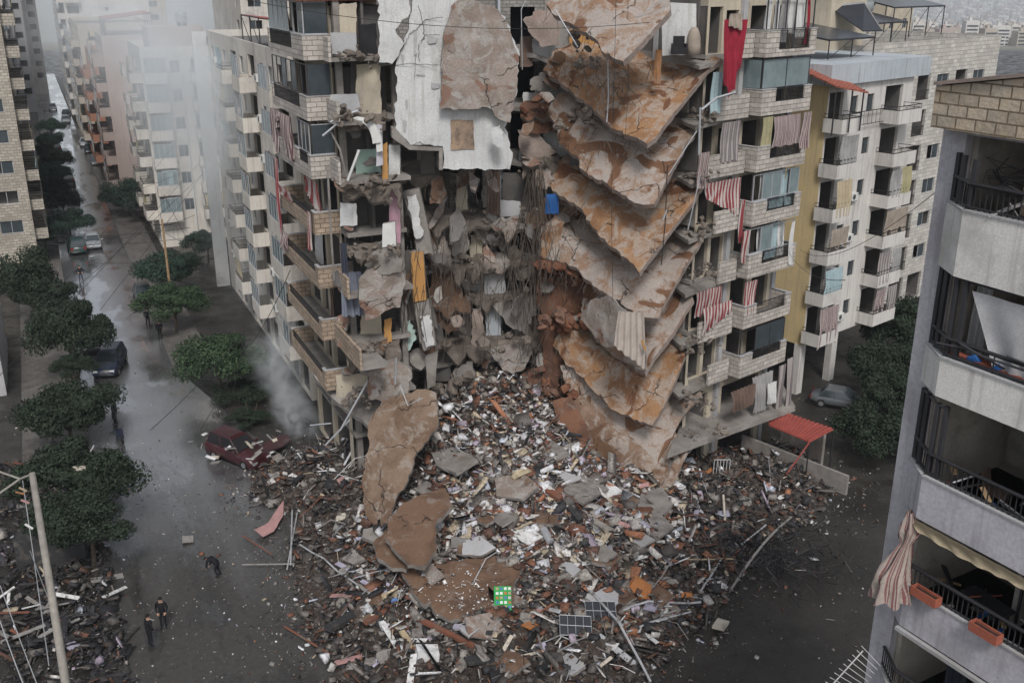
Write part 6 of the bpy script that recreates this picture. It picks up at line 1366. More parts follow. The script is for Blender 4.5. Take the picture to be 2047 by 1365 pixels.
def cloud(name, n, sampler, palette, weights, smin, smax, elong=.25, seed=1, label='small broken bits'):
    """very many small fragments as one object, each with a colour of its own"""
    g = np.random.default_rng(seed); P = sampler(g, n); n = len(P)
    s_ = smin * (smax / smin) ** (g.random(n) ** 2.2); a = g.uniform(.35, 1, (n, 3)); a[:, 2] *= g.uniform(.15, .8, n)
    el = g.random(n) < elong; a[el, 0] *= g.uniform(1.6, 4.5, el.sum()); a[el, 1] *= g.uniform(.2, .7, el.sum()); a[el, 2] *= .4
    flat_ = g.random(n) < .3; a[flat_, 2] *= .25; a[flat_, :2] *= 1.5
    A = a * s_[:, None]
    base = np.array([[-1,-1,-1],[1,-1,-1],[1,1,-1],[-1,1,-1],[-1,-1,1],[1,-1,1],[1,1,1],[-1,1,1]], float) * .5
    Vv = base[None] * A[:, None, :] * (1 + g.uniform(-.28, .28, (n, 8, 3)))
    yaw = g.uniform(0, 6.28, n); pit = g.normal(0, .45, n); rol = g.normal(0, .5, n)
    cy, sy, cp, sp_, c3, s3 = np.cos(yaw), np.sin(yaw), np.cos(pit), np.sin(pit), np.cos(rol), np.sin(rol)
    Rm = np.zeros((n, 3, 3)); Rm[:, 0] = np.stack([cy * cp, cy * sp_ * s3 - sy * c3, cy * sp_ * c3 + sy * s3], 1); Rm[:, 1] = np.stack([sy * cp, sy * sp_ * s3 + cy * c3, sy * sp_ * c3 - cy * s3], 1); Rm[:, 2] = np.stack([-sp_, cp * s3, cp * c3], 1)
    W = np.einsum('nij,nkj->nki', Rm, Vv) + P[:, None, :]
    F = np.array([[3,2,1,0],[4,5,6,7],[0,1,5,4],[1,2,6,5],[2,3,7,6],[3,0,4,7]]); FF = (F[None] + (np.arange(n) * 8)[:, None, None]).reshape(-1, 4)
    me = bpy.data.meshes.new(name); me.vertices.add(n * 8); me.vertices.foreach_set('co', W.reshape(-1)); me.loops.add(len(FF) * 4); me.loops.foreach_set('vertex_index', FF.reshape(-1))
    me.polygons.add(len(FF)); me.polygons.foreach_set('loop_start', np.arange(len(FF)) * 4); me.polygons.foreach_set('loop_total', np.full(len(FF), 4)); me.update(calc_edges=True)
    pi = g.choice(len(palette), n, p=np.array(weights) / sum(weights)); Cc = np.array(palette)[pi] * g.uniform(.75, 1.2, (n, 1)); Cc = np.clip(np.concatenate([Cc, np.ones((n, 1))], 1), 0, 1)
    at = me.attributes.new('Col', 'FLOAT_COLOR', 'POINT'); at.data.foreach_set('color', np.repeat(Cc, 8, 0).reshape(-1))
    me.materials.append(M['bits']); o = bpy.data.objects.new(name, me); COL.objects.link(o); tag(o, label, 'debris', kind='stuff'); return o
m = bpy.data.materials.new('bits'); m.use_nodes = True; t = m.node_tree; b = t.nodes['Principled BSDF']; b.inputs['Roughness'].default_value = .75
at = t.nodes.new('ShaderNodeAttribute'); at.attribute_name = 'Col'; tc = t.nodes.new('ShaderNodeTexCoord'); q = t.nodes.new('ShaderNodeTexNoise'); q.inputs['Scale'].default_value = 9; q.inputs['Detail'].default_value = 5; t.links.new(tc.outputs['Object'], q.inputs[0])
cr = t.nodes.new('ShaderNodeValToRGB'); cr.color_ramp.elements[0].position = .35; cr.color_ramp.elements[0].color = (.55, .52, .5, 1); cr.color_ramp.elements[1].position = .6; t.links.new(q.outputs[0], cr.inputs[0])
mx = t.nodes.new('ShaderNodeMix'); mx.data_type = 'RGBA'; mx.blend_type = 'MULTIPLY'; mx.inputs[0].default_value = 1; t.links.new(at.outputs[0], mx.inputs[6]); t.links.new(cr.outputs[0], mx.inputs[7]); t.links.new(mx.outputs[2], b.inputs['Base Color']); M['bits'] = m
def s_pile(x0, x1, y0, y1, dmin=.1, lift=.1, cond=None):
    def f(g, n):
        X = g.uniform(x0, x1, n * 3); Y = g.uniform(y0, y1, n * 3); d = inside_dist(X, Y); k = d > dmin
        if cond is not None: k &= cond(X, Y, g)
        X, Y = X[k][:n], Y[k][:n]; return np.stack([X, Y, hpile(X, Y) + g.uniform(-.05, .22, len(X)) + lift], 1)
    return f
GREY = [(.20,.18,.165), (.12,.108,.10), (.06,.053,.048), (.28,.26,.24)]
PAL = GREY + [(.17,.075,.045), (.30,.13,.07), (.50,.48,.46), (.64,.65,.68), (.40,.34,.42), (.45,.38,.28), (.10,.05,.035), (.03,.03,.035), (.42,.45,.52)]
core = lambda X, Y, g: g.random(len(X)) < np.exp(-((X - 1.0) / 8.5) ** 2)
cloud('crushed_debris', 17000, s_pile(-9, 12, 40, 63, cond=core), PAL, [9, 11, 12, 5, 17, 4, 5, 3.5, 1.0, 4, 20, 8, 1.2], .05, .60, elong=.12, seed=1, label='crushed tiles, plaster and broken furniture spread over the mound')
cloud('coarse_debris', 1900, s_pile(-9, 12, 42, 62, cond=lambda X, Y, g: g.random(len(X)) < np.exp(-((X - 2) / 6.5) ** 2 - ((Y - 51) / 7) ** 2)), PAL, [8, 6, 4, 6, 8, 4, 13, 15, 3, 7, 6, 3, 3], .28, 1.15, elong=.15, seed=2, label='larger pale boards and broken plates strewn over the mound')
cloud('pale_debris', 2600, s_pile(-8, 12, 42, 62, cond=lambda X, Y, g: g.random(len(X)) < np.exp(-((X - 2) / 5.0) ** 2 - ((Y - 53) / 6) ** 2), lift=.2), PAL, [1, 1, 1, 5, 3, 5, 14, 18, 4, 8, 2, 1, 4], .08, .5, elong=.2, seed=12, label='bright plaster bits, papers and household scraps on top of the mound')
cloud('grey_debris', 17000, s_pile(-17, 20, 33, 64, dmin=-.1), PAL, [14, 20, 28, 4, 5, 1, 2, 1.5, .4, 1.5, 7, 22, .6], .05, .6, elong=.12, seed=3, label='dark grey rubble crumbs round the foot of the mound')
cloud('scattered_sticks', 1100, s_pile(-16, 19, 34, 63, lift=.25), PAL, [8, 8, 8, 6, 6, 2, 8, 6, 1, 4, 6, 12, 2], .18, .5, elong=1.0, seed=4, label='splintered sticks and thin rods lying across the rubble')
def s_edge(g, n):
    X = g.uniform(-19, 24, n * 6); Y = g.uniform(34, 66, n * 6); d = inside_dist(X, Y); k = (d < .2) & (g.random(len(X)) < np.exp(-np.abs(d) / 1.1)); X, Y = X[k][:n], Y[k][:n]; return np.stack([X, Y, np.full(len(X), .03)], 1)
cloud('edge_crumbs', 5000, s_edge, PAL, [12, 12, 12, 6, 4, 1, 5, 3, .5, 2, 4, 6, 1], .04, .3, seed=5, label='crumbs thinning out from the edge of the rubble')
def s_mud(g, n):
    a = g.uniform(-26, 30, n * 2); q_ = g.uniform(1, 22, n * 2); X = FS.O[0] + FS.d[0] * a + FS.n[0] * q_; Y = FS.O[1] + FS.d[1] * a + FS.n[1] * q_; k = (g.random(len(X)) < np.exp(-np.maximum(a + 4, 0) / 16)); X, Y = X[k][:n], Y[k][:n]; return np.stack([X, Y, np.full(len(X), .012)], 1)
cloud('street_grit', 6500, s_mud, PAL, [14, 10, 8, 10, 2, .5, 8, 5, .5, 2, 2, 4, 1], .02, .13, elong=.1, seed=6, label='grit and pale crumbs scattered over the muddy street')
def s_left(g, n):
    a = g.uniform(-30, 12, n * 2); q_ = 13.2 + np.abs(g.normal(0, 4.5, n * 2)); X = FS.O[0] + FS.d[0] * a + FS.n[0] * q_; Y = FS.O[1] + FS.d[1] * a + FS.n[1] * q_; return np.stack([X, Y, np.abs(g.normal(.12, .22, len(X)))], 1)[:n]
cloud('roadside_debris', 6500, s_left, PAL, [3, 10, 34, .6, 1.5, .3, .6, .8, .4, .6, 4, 44, .5], .08, .6, elong=.35, seed=8, label='dark broken boards and rubble along the left roadside')
def s_right(g, n):
    X = g.uniform(7, 26, n); Y = g.uniform(38, 72, n); return np.stack([X, Y, np.full(n, .012)], 1)
cloud('yard_grit', 2200, s_right, PAL, [14, 10, 10, 6, 2, .5, 3, 1, .3, 1, 2, 6, .5], .02, .14, elong=.1, seed=9, label='grit on the dark yard right of the rubble')

# fallen slabs lying on the mound
def onz(z, tilt=0.0, y0=1100): return lambda x, y: PZ(x, y, z + tilt * (y - y0))[1]
for i, (poly, z, tl, mt, lb) in enumerate([
 ([(835,1150),(870,1128),(950,1115),(1030,1105),(1040,1140),(1015,1200),(990,1238),(965,1212),(945,1228),(900,1240),(870,1225),(850,1190)], 1.9, -.004, 'slab_c', 'rust brown floor slab lying flat with a rounded lower edge, dotted with white flakes'),
 ([(775,1040),(800,1010),(850,985),(890,975),(905,1010),(870,1045),(872,1100),(848,1130),(815,1128),(790,1100),(770,1075)], 3.1, -.006, 'slab_c', 'curled grey brown slab leaning on the mound under the long fallen one'),
 ([(745,1085),(770,1060),(800,1080),(822,1120),(812,1138),(785,1135),(755,1115)], 2.4, -.004, 'slab_c', 'small broken slab corner left of the curled slab'),
 ([(800,1135),(822,1128),(850,1165),(862,1200),(850,1208),(820,1175)], 2.0, -.004, 'slab_c', 'narrow slab strip under the curled slab')]):
    o = sheet('fallen_slab', poly, onz(z, tl, 1100), .26, [M[mt], M['concrete']], None, step=9, jit=2.5, bump=.08, seed=200 + i); tag(o, lb, 'slab', 'fallen floor slabs on the mound')
def s_flake(g, n):
    r_ = []
    for _ in range(n):
        a, b_ = g.normal(930, 55), g.normal(1185, 26); p = PZ(a, b_, 1.99 - .004 * (b_ - 1100)); r_.append((p[0], p[1], p[2] + .02))
    return np.array(r_)
cloud('plaster_flakes', 130, s_flake, [(.75,.75,.74)], [1], .06, .16, elong=.2, seed=10, label='white plaster flakes on the flat brown slab')

# ---- single pieces
PCOL = {'white': (.70,.70,.70), 'lilac': (.40,.38,.48), 'wood': (.20,.08,.05), 'tan': (.42,.33,.22), 'grey': (.26,.25,.24), 'dark': (.04,.04,.042), 'pink': (.45,.26,.25), 'cream': (.55,.50,.42), 'blue': (.10,.2,.42), 'orange': (.42,.17,.06), 'red': (.25,.02,.03), 'metal': (.42,.43,.45)}
for k_, c_ in PCOL.items(): mat('bit_' + k_, c_, tuple(x * .8 for x in c_), sc=3, bump=.25, rough=.4 if k_ == 'metal' else .8, dirt=(.13, .115, .10), dirt_amt=.4, dsc=1.6)
rp = random.Random(21)
def board(px, py, L_, W_, ang, c, up=.2, th=.05, tilt=0.0, nm='broken_board', label=None, group=None, cat='board', roll=0):
    p = onpile(px, py); mb = MB(); mb.obox((p[0], p[1], p[2] + up), L_, W_, th, (roll, tilt, ang), 0, .06, rp); o = mb.build(nm, M['bit_' + c]); tag(o, label, cat, group); return o
LB = {'white': 'broken white board lying on the rubble', 'wood': 'dark red brown wooden board in the rubble', 'lilac': 'pale lilac board lying in the rubble', 'cream': 'cream coloured board among the rubble', 'dark': 'blackened board half buried in rubble', 'grey': 'grey board lying in the rubble', 'tan': 'light tan board among the rubble', 'orange': 'orange brown board in the rubble', 'pink': 'dusty pink board in the rubble', 'metal': 'silver metal strip in the rubble'}
for i in range(210):
    px = rp.gauss(1040, 190) if i % 3 else rp.uniform(560, 1600); py = rp.uniform(860, 1350)
    p = onpile(px, py)
    if h1(p[0], p[1]) < .3: continue
    c = rp.choices(['white', 'wood', 'lilac', 'cream', 'dark', 'grey', 'tan', 'orange', 'pink', 'metal'], [14, 9, 5, 6, 7, 8, 3, 3, 2, 5])[0]
    if rp.random() < .55: board(px, py, rp.uniform(.6, 2.2), rp.uniform(.08, .35), rp.uniform(0, 3.14), c, tilt=rp.uniform(-.35, .35), label=LB[c], group='%s boards in the rubble' % c, roll=rp.uniform(-.5, .5))
    else: board(px, py, rp.uniform(.3, .9), rp.uniform(.25, .7), rp.uniform(0, 3.14), c, tilt=rp.uniform(-.4, .4), nm='broken_sheet', label=LB[c].replace('board', 'sheet').replace('strip', 'sheet'), group='%s sheets in the rubble' % c, cat='sheet', roll=rp.uniform(-.5, .5), th=.04)
for i in range(46):
    px = rp.gauss(1010, 230); py = rp.uniform(900, 1350); p = onpile(px, py)
    if h1(p[0], p[1]) < .4: continue
    R_ = rp.uniform(22, 56); k = rp.randint(4, 5); poly = [(px + R_ * rp.uniform(.6, 1.1) * math.cos(6.283 * j / k), py + .62 * R_ * rp.uniform(.6, 1.1) * math.sin(6.283 * j / k)) for j in range(k)]
    tx_, ty_ = rp.uniform(-.012, .012), rp.uniform(-.010, .004); zz = p[2] + rp.uniform(.2, .5)
    mt_, w_ = rp.choice([('slab_c', 'brown'), ('slab_g', 'greyish brown'), ('concrete', 'grey'), ('concrete_rubble', 'grey'), ('slab_e', 'pale'), ('plaster_grey', 'pale')])
    o = sheet('concrete_plate', poly, (lambda zz=zz, tx_=tx_, ty_=ty_, px=px, py=py: lambda x, y: PZ(x, y, zz + tx_ * (x - px) + ty_ * (y - py))[1])(), rp.uniform(.08, .22), [M[mt_], M['concrete_rubble']], None, step=9, jit=.9, bump=.03, seed=700 + i)
    tag(o, '%s broken plate of concrete lying in the rubble' % w_, 'concrete plate', '%s concrete plates in the rubble' % w_)
for i in range(130):
    px = rp.uniform(540, 1620); py = rp.uniform(880, 1350); p = onpile(px, py)
    if h1(p[0], p[1]) < .25: continue
    mb = MB(); chunk(mb, (p[0], p[1], p[2] + .15), rp.uniform(.3, 1.15), rp, 0, flat=.45); tag(mb.build('concrete_chunk', M[rp.choice(['concrete', 'concrete_rubble', 'concrete_rubble'])]), 'grey lump of broken concrete in the rubble', 'concrete chunk', 'concrete lumps in the rubble')
for (px, py, L_, W_, ang, c, th, nm, lb) in [
 (950,1098,2.6,.45,.12,'grey',.4,'concrete_beam','short grey concrete beam lying across the top of the brown slab'),
 (1045,1075,1.9,1.1,-.75,'white',.1,'cabinet_front','large chipped white cabinet front with green scratch, middle of the mound'),
 (1205,985,1.9,1.15,-.8,'white',.3,'mattress','pale torn mattress on the upper right of the mound'),
 (1092,990,2.2,.4,-.75,'wood',.2,'wooden_beam','thick red brown beam below the grey bundle on the mound'),
 (1140,1030,2.2,.35,-1.1,'dark',.3,'wall_fragment','dark upright wall fragment with a white edge on the mound'),
 (785,1290,2.6,.26,-1.05,'white',.05,'white_plank','long white plank standing at the lower left of the rubble'),
 (765,1258,.9,.35,-1.1,'white',.08,'white_shelf','short white panel beside the long white plank'),
 (815,1290,1.2,.28,-1.0,'tan',.1,'yellow_board','yellow ochre board behind the long white plank'),
 (700,1150,1.8,.3,-.55,'lilac',.06,'lilac_plank','lilac plank at the left slope, upper one of the line'),
 (745,1185,1.4,.25,-.6,'lilac',.06,'lilac_plank','lilac plank at the left slope, lower one of the line'),
 (930,1268,1.1,.28,-.15,'lilac',.12,'curved_sheet','pale lilac curved panel right below the flat brown slab'),
 (765,1010,.9,.8,.5,'white',.04,'white_sheet','bright white broken sheet under the long fallen slab'),
 (1290,1060,.9,.25,-1.0,'lilac',.05,'lilac_strip','lilac strip near the foot of the lowest hanging slab'),
 (905,1080,1.0,.25,1.1,'white',.05,'white_strip','white strip leaning above the concrete beam'),
 (1165,1138,1.0,.3,.5,'white',.05,'white_cross_board','white board crossed with another on the mid slope'),
 (1220,1205,1.0,.7,.3,'cream',.08,'plasterboard','cream plaster panel standing above the black panels'),
 (1300,1225,.8,.6,1.2,'lilac',.06,'bent_sheet','bent pale sheet beside the orange foam'),
 (1440,1260,1.0,.6,1.1,'cream',.12,'plaster_slab','ribbed cream slab at the right edge of the rubble'),
 (1435,1180,.8,.6,.4,'white',.05,'white_sheet','crumpled white sheet right of the orange foam'),
 (855,1320,1.0,.8,.2,'white',.5,'white_box','square white appliance at the bottom edge of the rubble'),
 (700,1330,1.4,.3,.6,'pink',.06,'pink_board','dusty pink board at the bottom left corner of the rubble'),
 (900,1280,3.0,.22,-.5,'wood',.18,'wooden_beam','long red brown beam at the bottom under the flat slab'),
 (760,1240,2.2,.3,1.0,'wood',.15,'wooden_beam','red brown beam left of the long white plank'),
 (690,1250,2.4,.5,1.0,'dark',.2,'wooden_beam','blackened beam at the lower left slope'),
 (1060,1260,.8,.55,.9,'orange',.05,'chipboard','square orange chipboard right of the green mat'),
 (960,1330,1.4,.6,.4,'dark',.1,'door_leaf','dark door leaf at the bottom middle of the rubble'),
 (1100,1330,1.2,.8,.2,'dark',.15,'crumpled_sheet','dark crumpled panel below the black solar panels')]:
    c3 = board(px, py, L_, W_, ang, c, up=.35, th=th, tilt=.15, nm=nm, label=lb, cat=nm.replace('_', ' '))
# green patterned mat
p = onpile(1005, 1222); T = thing('play_mat', 'bright green mat with coloured squares beside the flat brown slab', 'mat', p)
mat('mat_green', (.03, .30, .07), (.02, .22, .05), bump=0); MR = Matrix.Rotation(.03, 3, 'Z') @ Matrix.Rotation(.75, 3, 'X')
def mr(x, y, z): v_ = MR @ Vector((x, y, z)); return (p[0] + v_.x, p[1] + v_.y, p[2] + .75 + v_.z)
mb = MB(); mb.hexa([mr(*q) for q in ((-.42, -.58, 0), (.42, -.58, 0), (.42, .58, 0), (-.42, .58, 0), (-.42, -.58, .04), (.42, -.58, .04), (.42, .58, .04), (-.42, .58, .04))]); mb.build('mat_base', M['mat_green'], T)
for i in range(4):
    for j in range(5):
        x, y = -.33 + .2 * i, -.48 + .22 * j; mb = MB(); mb.hexa([mr(x, y, .043), mr(x + .13, y, .043), mr(x + .13, y + .13, .043), mr(x, y + .13, .043), mr(x, y, .05), mr(x + .13, y, .05), mr(x + .13, y + .13, .05), mr(x, y + .13, .05)])
        mb.build('printed_square', M['bit_' + ['white', 'blue', 'orange', 'white', 'tan'][(i * 2 + j) % 5]], T)
# black solar panels, metal can, foam, red ball
for (px, py, ang, lb) in ((1200, 1240, .1, 'black gridded solar panel, right one of the pair in the rubble'), (1150, 1270, .05, 'black gridded solar panel, left one of the pair in the rubble')):
    q = onpile(px, py); T = thing('broken_solar_panel', lb, 'solar panel', q, None); c = (q[0], q[1], q[2] + .55)
    mb = MB(); mb.obox(c, 1.5, 1.0, .05, (.5, .1, ang)); mb.build('panel_face', M['solar'], T)
    Mx = Matrix.Rotation(ang, 3, 'Z') @ Matrix.Rotation(.1, 3, 'Y') @ Matrix.Rotation(.5, 3, 'X')
    for i in range(5):
        x = -.75 + .375 * i; mb = MB(); mb.tube([tuple(Vector(c) + Mx @ Vector((x, -.5, .03))), tuple(Vector(c) + Mx @ Vector((x, .5, .03)))], .012, 0, 4); mb.build('frame_bar', M['alu'], T)
    for y in (-.5, 0, .5): mb = MB(); mb.tube([tuple(Vector(c) + Mx @ Vector((-.75, y, .03))), tuple(Vector(c) + Mx @ Vector((.75, y, .03)))], .012, 0, 4); mb.build('frame_bar', M['alu'], T)
q = onpile(1095, 1085); mb = MB(); mb.tube([(q[0] - .2, q[1] + .5, q[2] + .5), (q[0] + .15, q[1] - .5, q[2] + .3)], .22, 0, 14); tag(mb.build('metal_cylinder', M['alu']), 'shiny dented metal cylinder on the mound', 'cylinder')
q = onpile(1280, 1190); mb = MB(); chunk(mb, (q[0], q[1], q[2] + .4), 1.3, rp, 0, .4); tag(mb.build('foam_block', M['bit_orange']), 'lump of orange foam on the right slope', 'foam')
q = onpile(1340, 1212); mb = MB(); chunk(mb, (q[0], q[1], q[2] + .3), .55, rp, 0, 1.2); tag(mb.build('red_bundle', M['cloth_red']), 'round red bundle beside the orange foam', 'bundle')
q = onpile(1370, 1200); mb = MB(); mb.tube([(q[0] - .25, q[1], q[2] + .3), (q[0] + .3, q[1] + .1, q[2] + .3)], .16, 0, 10); tag(mb.build('orange_roll', M['bit_orange']), 'small orange roll right of the red bundle', 'roll')
q = onpile(1040, 960); mb = MB(); chunk(mb, (q[0], q[1], q[2] + .35), 1.7, rp, 0, .8); tag(mb.build('cloth_bundle', M['cloth_sand']), 'large crumpled beige grey bundle near the top of the mound', 'bundle')
for (px, py, c, lb) in ((768, 1205, 'tan', 'small yellow green toy at the lower left slope'), (788, 1210, 'blue', 'small bright blue toy at the lower left slope'), (825, 925, 'lilac', 'lilac cloth scrap on the upper left of the mound')):
    q = onpile(px, py); mb = MB(); chunk(mb, (q[0], q[1], q[2] + .3), .5, rp, 0, .5); tag(mb.build('scrap', M['bit_' + c]), lb, 'scrap')
# long poles and pipes
for i, (a, b_, r_, c, lb) in enumerate([
 ((1178,1192),(1300,1375),.06,'metal','long bent silver pole running down the front of the rubble'),
 ((1460,1190),(1580,1045),.07,'grey','long grey pole leaning up at the right of the rubble'),
 ((1372,1130),(1465,1128),.04,'tan','thin pale pole lying at the right'), ((1240,1235),(1400,1215),.06,'metal','silver pole lying level right of the black panels'),
 ((1255,1275),(1380,1235),.05,'metal','second silver pole just below the level one'), ((585,1030),(582,1140),.05,'metal','upright white metal frame pole at the left slope'), ((595,1035),(575,1150),.04,'metal','upright white metal pole beside its twin at the left slope'),
 ((485,1140),(590,1138),.04,'grey','thin grey pole reaching onto the mud'), ((486,1082),(545,1120),.04,'wood','thin brown stick reaching onto the mud'), ((600,1100),(760,1215),.05,'metal','silver rail under the lilac planks'),
 ((1445,1000),(1448,1052),.07,'cream','short cream post standing right of the lowest slab'), ((1480,1100),(1530,1060),.05,'metal','short silver pole on the dark heap'), ((1340,1050),(1480,1053),.03,'wood','thin dark pipe lying level by the lowest slab'),
 ((570,1265),(660,1320),.05,'wood','brown pole at the lower left edge'), ((1400,1195),(1440,1130),.05,'metal','crossed silver pole at the right slope'), ((1300,1190),(1360,1120),.04,'grey','grey crossed pole at the right slope')]):
    A_ = onpile(*a); C_ = onpile(*b_); mb = MB(); n_ = 6
    pts = [Vector(A_).lerp(Vector(C_), k / n_) for k in range(n_ + 1)]
    pts = [(v_.x, v_.y, max(v_.z, h1(v_.x, v_.y)) + .35 + .5 * math.sin(math.pi * k / n_) * (i in (0, 1))) for k, v_ in enumerate(pts)]
    mb.tube(pts, r_, 0, 6); tag(mb.build('pole', M['bit_' + c]), lb, 'pole')
for i in range(60):
    px = rp.uniform(530, 1640); py = rp.uniform(930, 1350); A_ = onpile(px, py)
    if h1(A_[0], A_[1]) < .25: continue
    an = rp.uniform(0, 6.28); l_ = rp.uniform(1, 3.2); C_ = (A_[0] + math.cos(an) * l_, A_[1] + math.sin(an) * l_); c = rp.choice(['metal', 'metal', 'grey', 'dark', 'wood', 'white'])
    mb = MB(); mb.tube([(A_[0], A_[1], A_[2] + .2), ((A_[0] + C_[0]) / 2, (A_[1] + C_[1]) / 2, max(A_[2], h1(C_[0], C_[1])) + rp.uniform(.2, .6)), (C_[0], C_[1], h1(C_[0], C_[1]) + rp.uniform(.1, .9))], rp.uniform(.015, .035), 0, 5)
    tag(mb.build('thin_rod', M['bit_' + c]), 'thin %s rod sticking out of the rubble' % {'metal': 'silver'}.get(c, c), 'rod', 'thin %s rods in the rubble' % {'metal': 'silver'}.get(c, c))
# branches: dark brush heap on the right, fallen branches on the street
mb = MB(); c0 = onpile(1540, 1120)
for i in range(420):
    x, y = c0[0] + rp.gauss(0, 2.0), c0[1] + rp.gauss(0, 1.7); z = h1(x, y) + rp.uniform(0, .7); an = rp.uniform(0, 6.28); l_ = rp.uniform(.5, 1.8)
    mb.tube([(x, y, z), (x + math.cos(an) * l_ * .5, y + math.sin(an) * l_ * .5, z + rp.uniform(0, .4)), (x + math.cos(an + .3) * l_, y + math.sin(an + .3) * l_, z + rp.uniform(-.2, .4))], rp.uniform(.012, .03), 0, 3, cap=False)
tag(mb.build('brushwood_heap', M['iron']), 'black tangle of burnt branches and wires on the right of the rubble', 'brushwood', kind='stuff')
# ------------------------------------------------------------------ vehicles
def paint(name, c, rough=.3):
    m = mat(name, c, tuple(x * .8 for x in c), sc=2, rough=rough, bump=0, spec=.5, dirt=(.10, .095, .09), dirt_amt=.25, dsc=1.2); return m
for n_, c_ in (('car_black', (.02, .022, .03)), ('car_blue', (.012, .02, .045)), ('car_silver', (.32, .34, .37)), ('car_white', (.55, .56, .58)), ('car_grey', (.10, .11, .12)), ('car_green', (.03, .06, .06)), ('car_red', (.05, .012, .016))): paint(n_, c_)
mat('tyre', (.015, .015, .015), (.01, .01, .01), bump=0, rough=.8); mat('lamp_clear', (.55, .55, .55), (.5, .5, .5), rough=.2, bump=0); mat('lamp_red', (.3, .01, .01), (.2, .01, .01), rough=.3, bump=0); mat('rim', (.30, .31, .32), (.25, .25, .26), rough=.35, metal=.5, bump=0)
def car(px, py, heading, colour, label, L_=4.4, W_=1.8, Hh=1.5, suv=False, crush=0.0, pos=None, open_side=False):
    c = pos or PZ(px, py, 0); T = thing('parked_car', label, 'car', (c[0], c[1], 0)); rz = heading; R_ = Matrix.Rotation(rz, 3, 'Z'); rnd = random.Random(int(px))
    def q(x, y, z):
        if crush: z += crush * .25 * noise.noise(Vector((x * 1.5, y * 1.5, z))) - crush * .12 * max(0, x) ; y += crush * .1 * noise.noise(Vector((x, z, y * 2)))
        v_ = R_ @ Vector((x, y, z)); return (c[0] + v_.x, c[1] + v_.y, max(.02, v_.z))
    h = Hh; belt = h * .60; w_ = W_ / 2; l = L_ / 2
    ST = [(-l, .48, belt * .82, .84), (-l + .08, .33, belt * .98, .95), (-l * .72, .24, belt, 1), (-l * .3, .22, belt, 1), (l * .2, .22, belt, 1), (l * .48, .22, belt * .97, 1), (l * .75, .24, belt * .86, .98), (l - .1, .30, belt * .76, .93), (l, .42, belt * .6, .82)]
    if suv: ST[0] = (-l, .45, belt * .95, .92)
    mb = MB(); V_ = []
    for (x, zb_, zt_, s_) in ST:
        ww = w_ * s_
        V_ += [q(x, -ww * .92, zb_), q(x, -ww, zb_ + (zt_ - zb_) * .35), q(x, -ww * .98, zb_ + (zt_ - zb_) * .75), q(x, -ww * .86, zt_), q(x, 0, zt_ + .04), q(x, ww * .86, zt_), q(x, ww * .98, zb_ + (zt_ - zb_) * .75), q(x, ww, zb_ + (zt_ - zb_) * .35), q(x, ww * .92, zb_)]
    k = 9; fs = []
    for i in range(len(ST) - 1):
        for j in range(k): fs.append((i * k + j, i * k + (j + 1) % k, (i + 1) * k + (j + 1) % k, (i + 1) * k + j))
    fs += [tuple(range(k - 1, -1, -1)), tuple((len(ST) - 1) * k + j for j in range(k))]
    mb.add(V_, fs); mb.build('body', M[colour], T, smooth=True)
    xb = -l + (.25 if suv else .55); xf = l * .40; rb_ = xb + (.15 if suv else .45); rf = l * .05; zt_ = h - .06
    gb = [q(xb, -w_ * .88, belt), q(xf, -w_ * .88, belt), q(xf, w_ * .88, belt), q(xb, w_ * .88, belt)]; gt = [q(rb_, -w_ * .70, zt_), q(rf, -w_ * .70, zt_), q(rf, w_ * .70, zt_), q(rb_, w_ * .70, zt_)]
    mb = MB(); mb.hexa(gb + gt); mb.build('window', M['glass' if not crush else 'dark'], T)
    mb = MB(); e = .06
    mb.hexa([q(rb_ - e, -w_ * .72, zt_ - .03), q(rf + e, -w_ * .72, zt_ - .03), q(rf + e, w_ * .72, zt_ - .03), q(rb_ - e, w_ * .72, zt_ - .03), q(rb_ + .1, -w_ * .62, zt_ + .07), q(rf - .1, -w_ * .62, zt_ + .07), q(rf - .1, w_ * .62, zt_ + .07), q(rb_ + .1, w_ * .62, zt_ + .07)]); mb.build('roof', M[colour], T)
    for sgn in (-1, 1):
        for (x0, x1) in ((xb, rb_), ((xb + xf) / 2 - .1, (rb_ + rf) / 2), (xf, rf)):
            mb = MB(); mb.tube([q(x0, sgn * w_ * .89, belt - .02), q(x1, sgn * w_ * .71, zt_)], .035, 0, 5); mb.build('pillar', M[colour], T)
        mb = MB(); mb.obox(q(xf - .15, sgn * (w_ + .1), belt + .08), .14, .2, .14, (0, 0, rz)); mb.build('wing_mirror', M[colour], T)
        mb = MB(); mb.obox(q(l - .1, sgn * w_ * .66, belt * .68), .16, .36, .16, (0, 0, rz)); mb.build('headlight', M['lamp_clear'], T)
        mb = MB(); mb.obox(q(-l + .04, sgn * w_ * .74, belt * .8), .1, .25, .26, (0, 0, rz)); mb.build('tail_light', M['lamp_red'], T)
        for x in (-l * .62, l * .63):
            a = q(x, sgn * (w_ - .22), .32); b_ = q(x, sgn * (w_ + .02), .32); a = (a[0], a[1], .32); b_ = (b_[0], b_[1], .32)
            mb = MB(); mb.tube([a, b_], .32, 0, 14); wl = mb.build('wheel', M['tyre'], T)
            a2 = q(x, sgn * (w_ + .0), .32); b2 = q(x, sgn * (w_ + .035), .32); mb = MB(); mb.tube([(a2[0], a2[1], .32), (b2[0], b2[1], .32)], .19, 0, 10); mb.build('rim', M['rim'], wl)
    return T
hd = math.atan2(DL[1], DL[0])                                # along the street, away
back = hd + math.pi
car(222, 738, back - .28, 'car_blue', 'dark blue estate car stopped at an angle in the wet street', 4.8, 1.9, 1.72, suv=True)
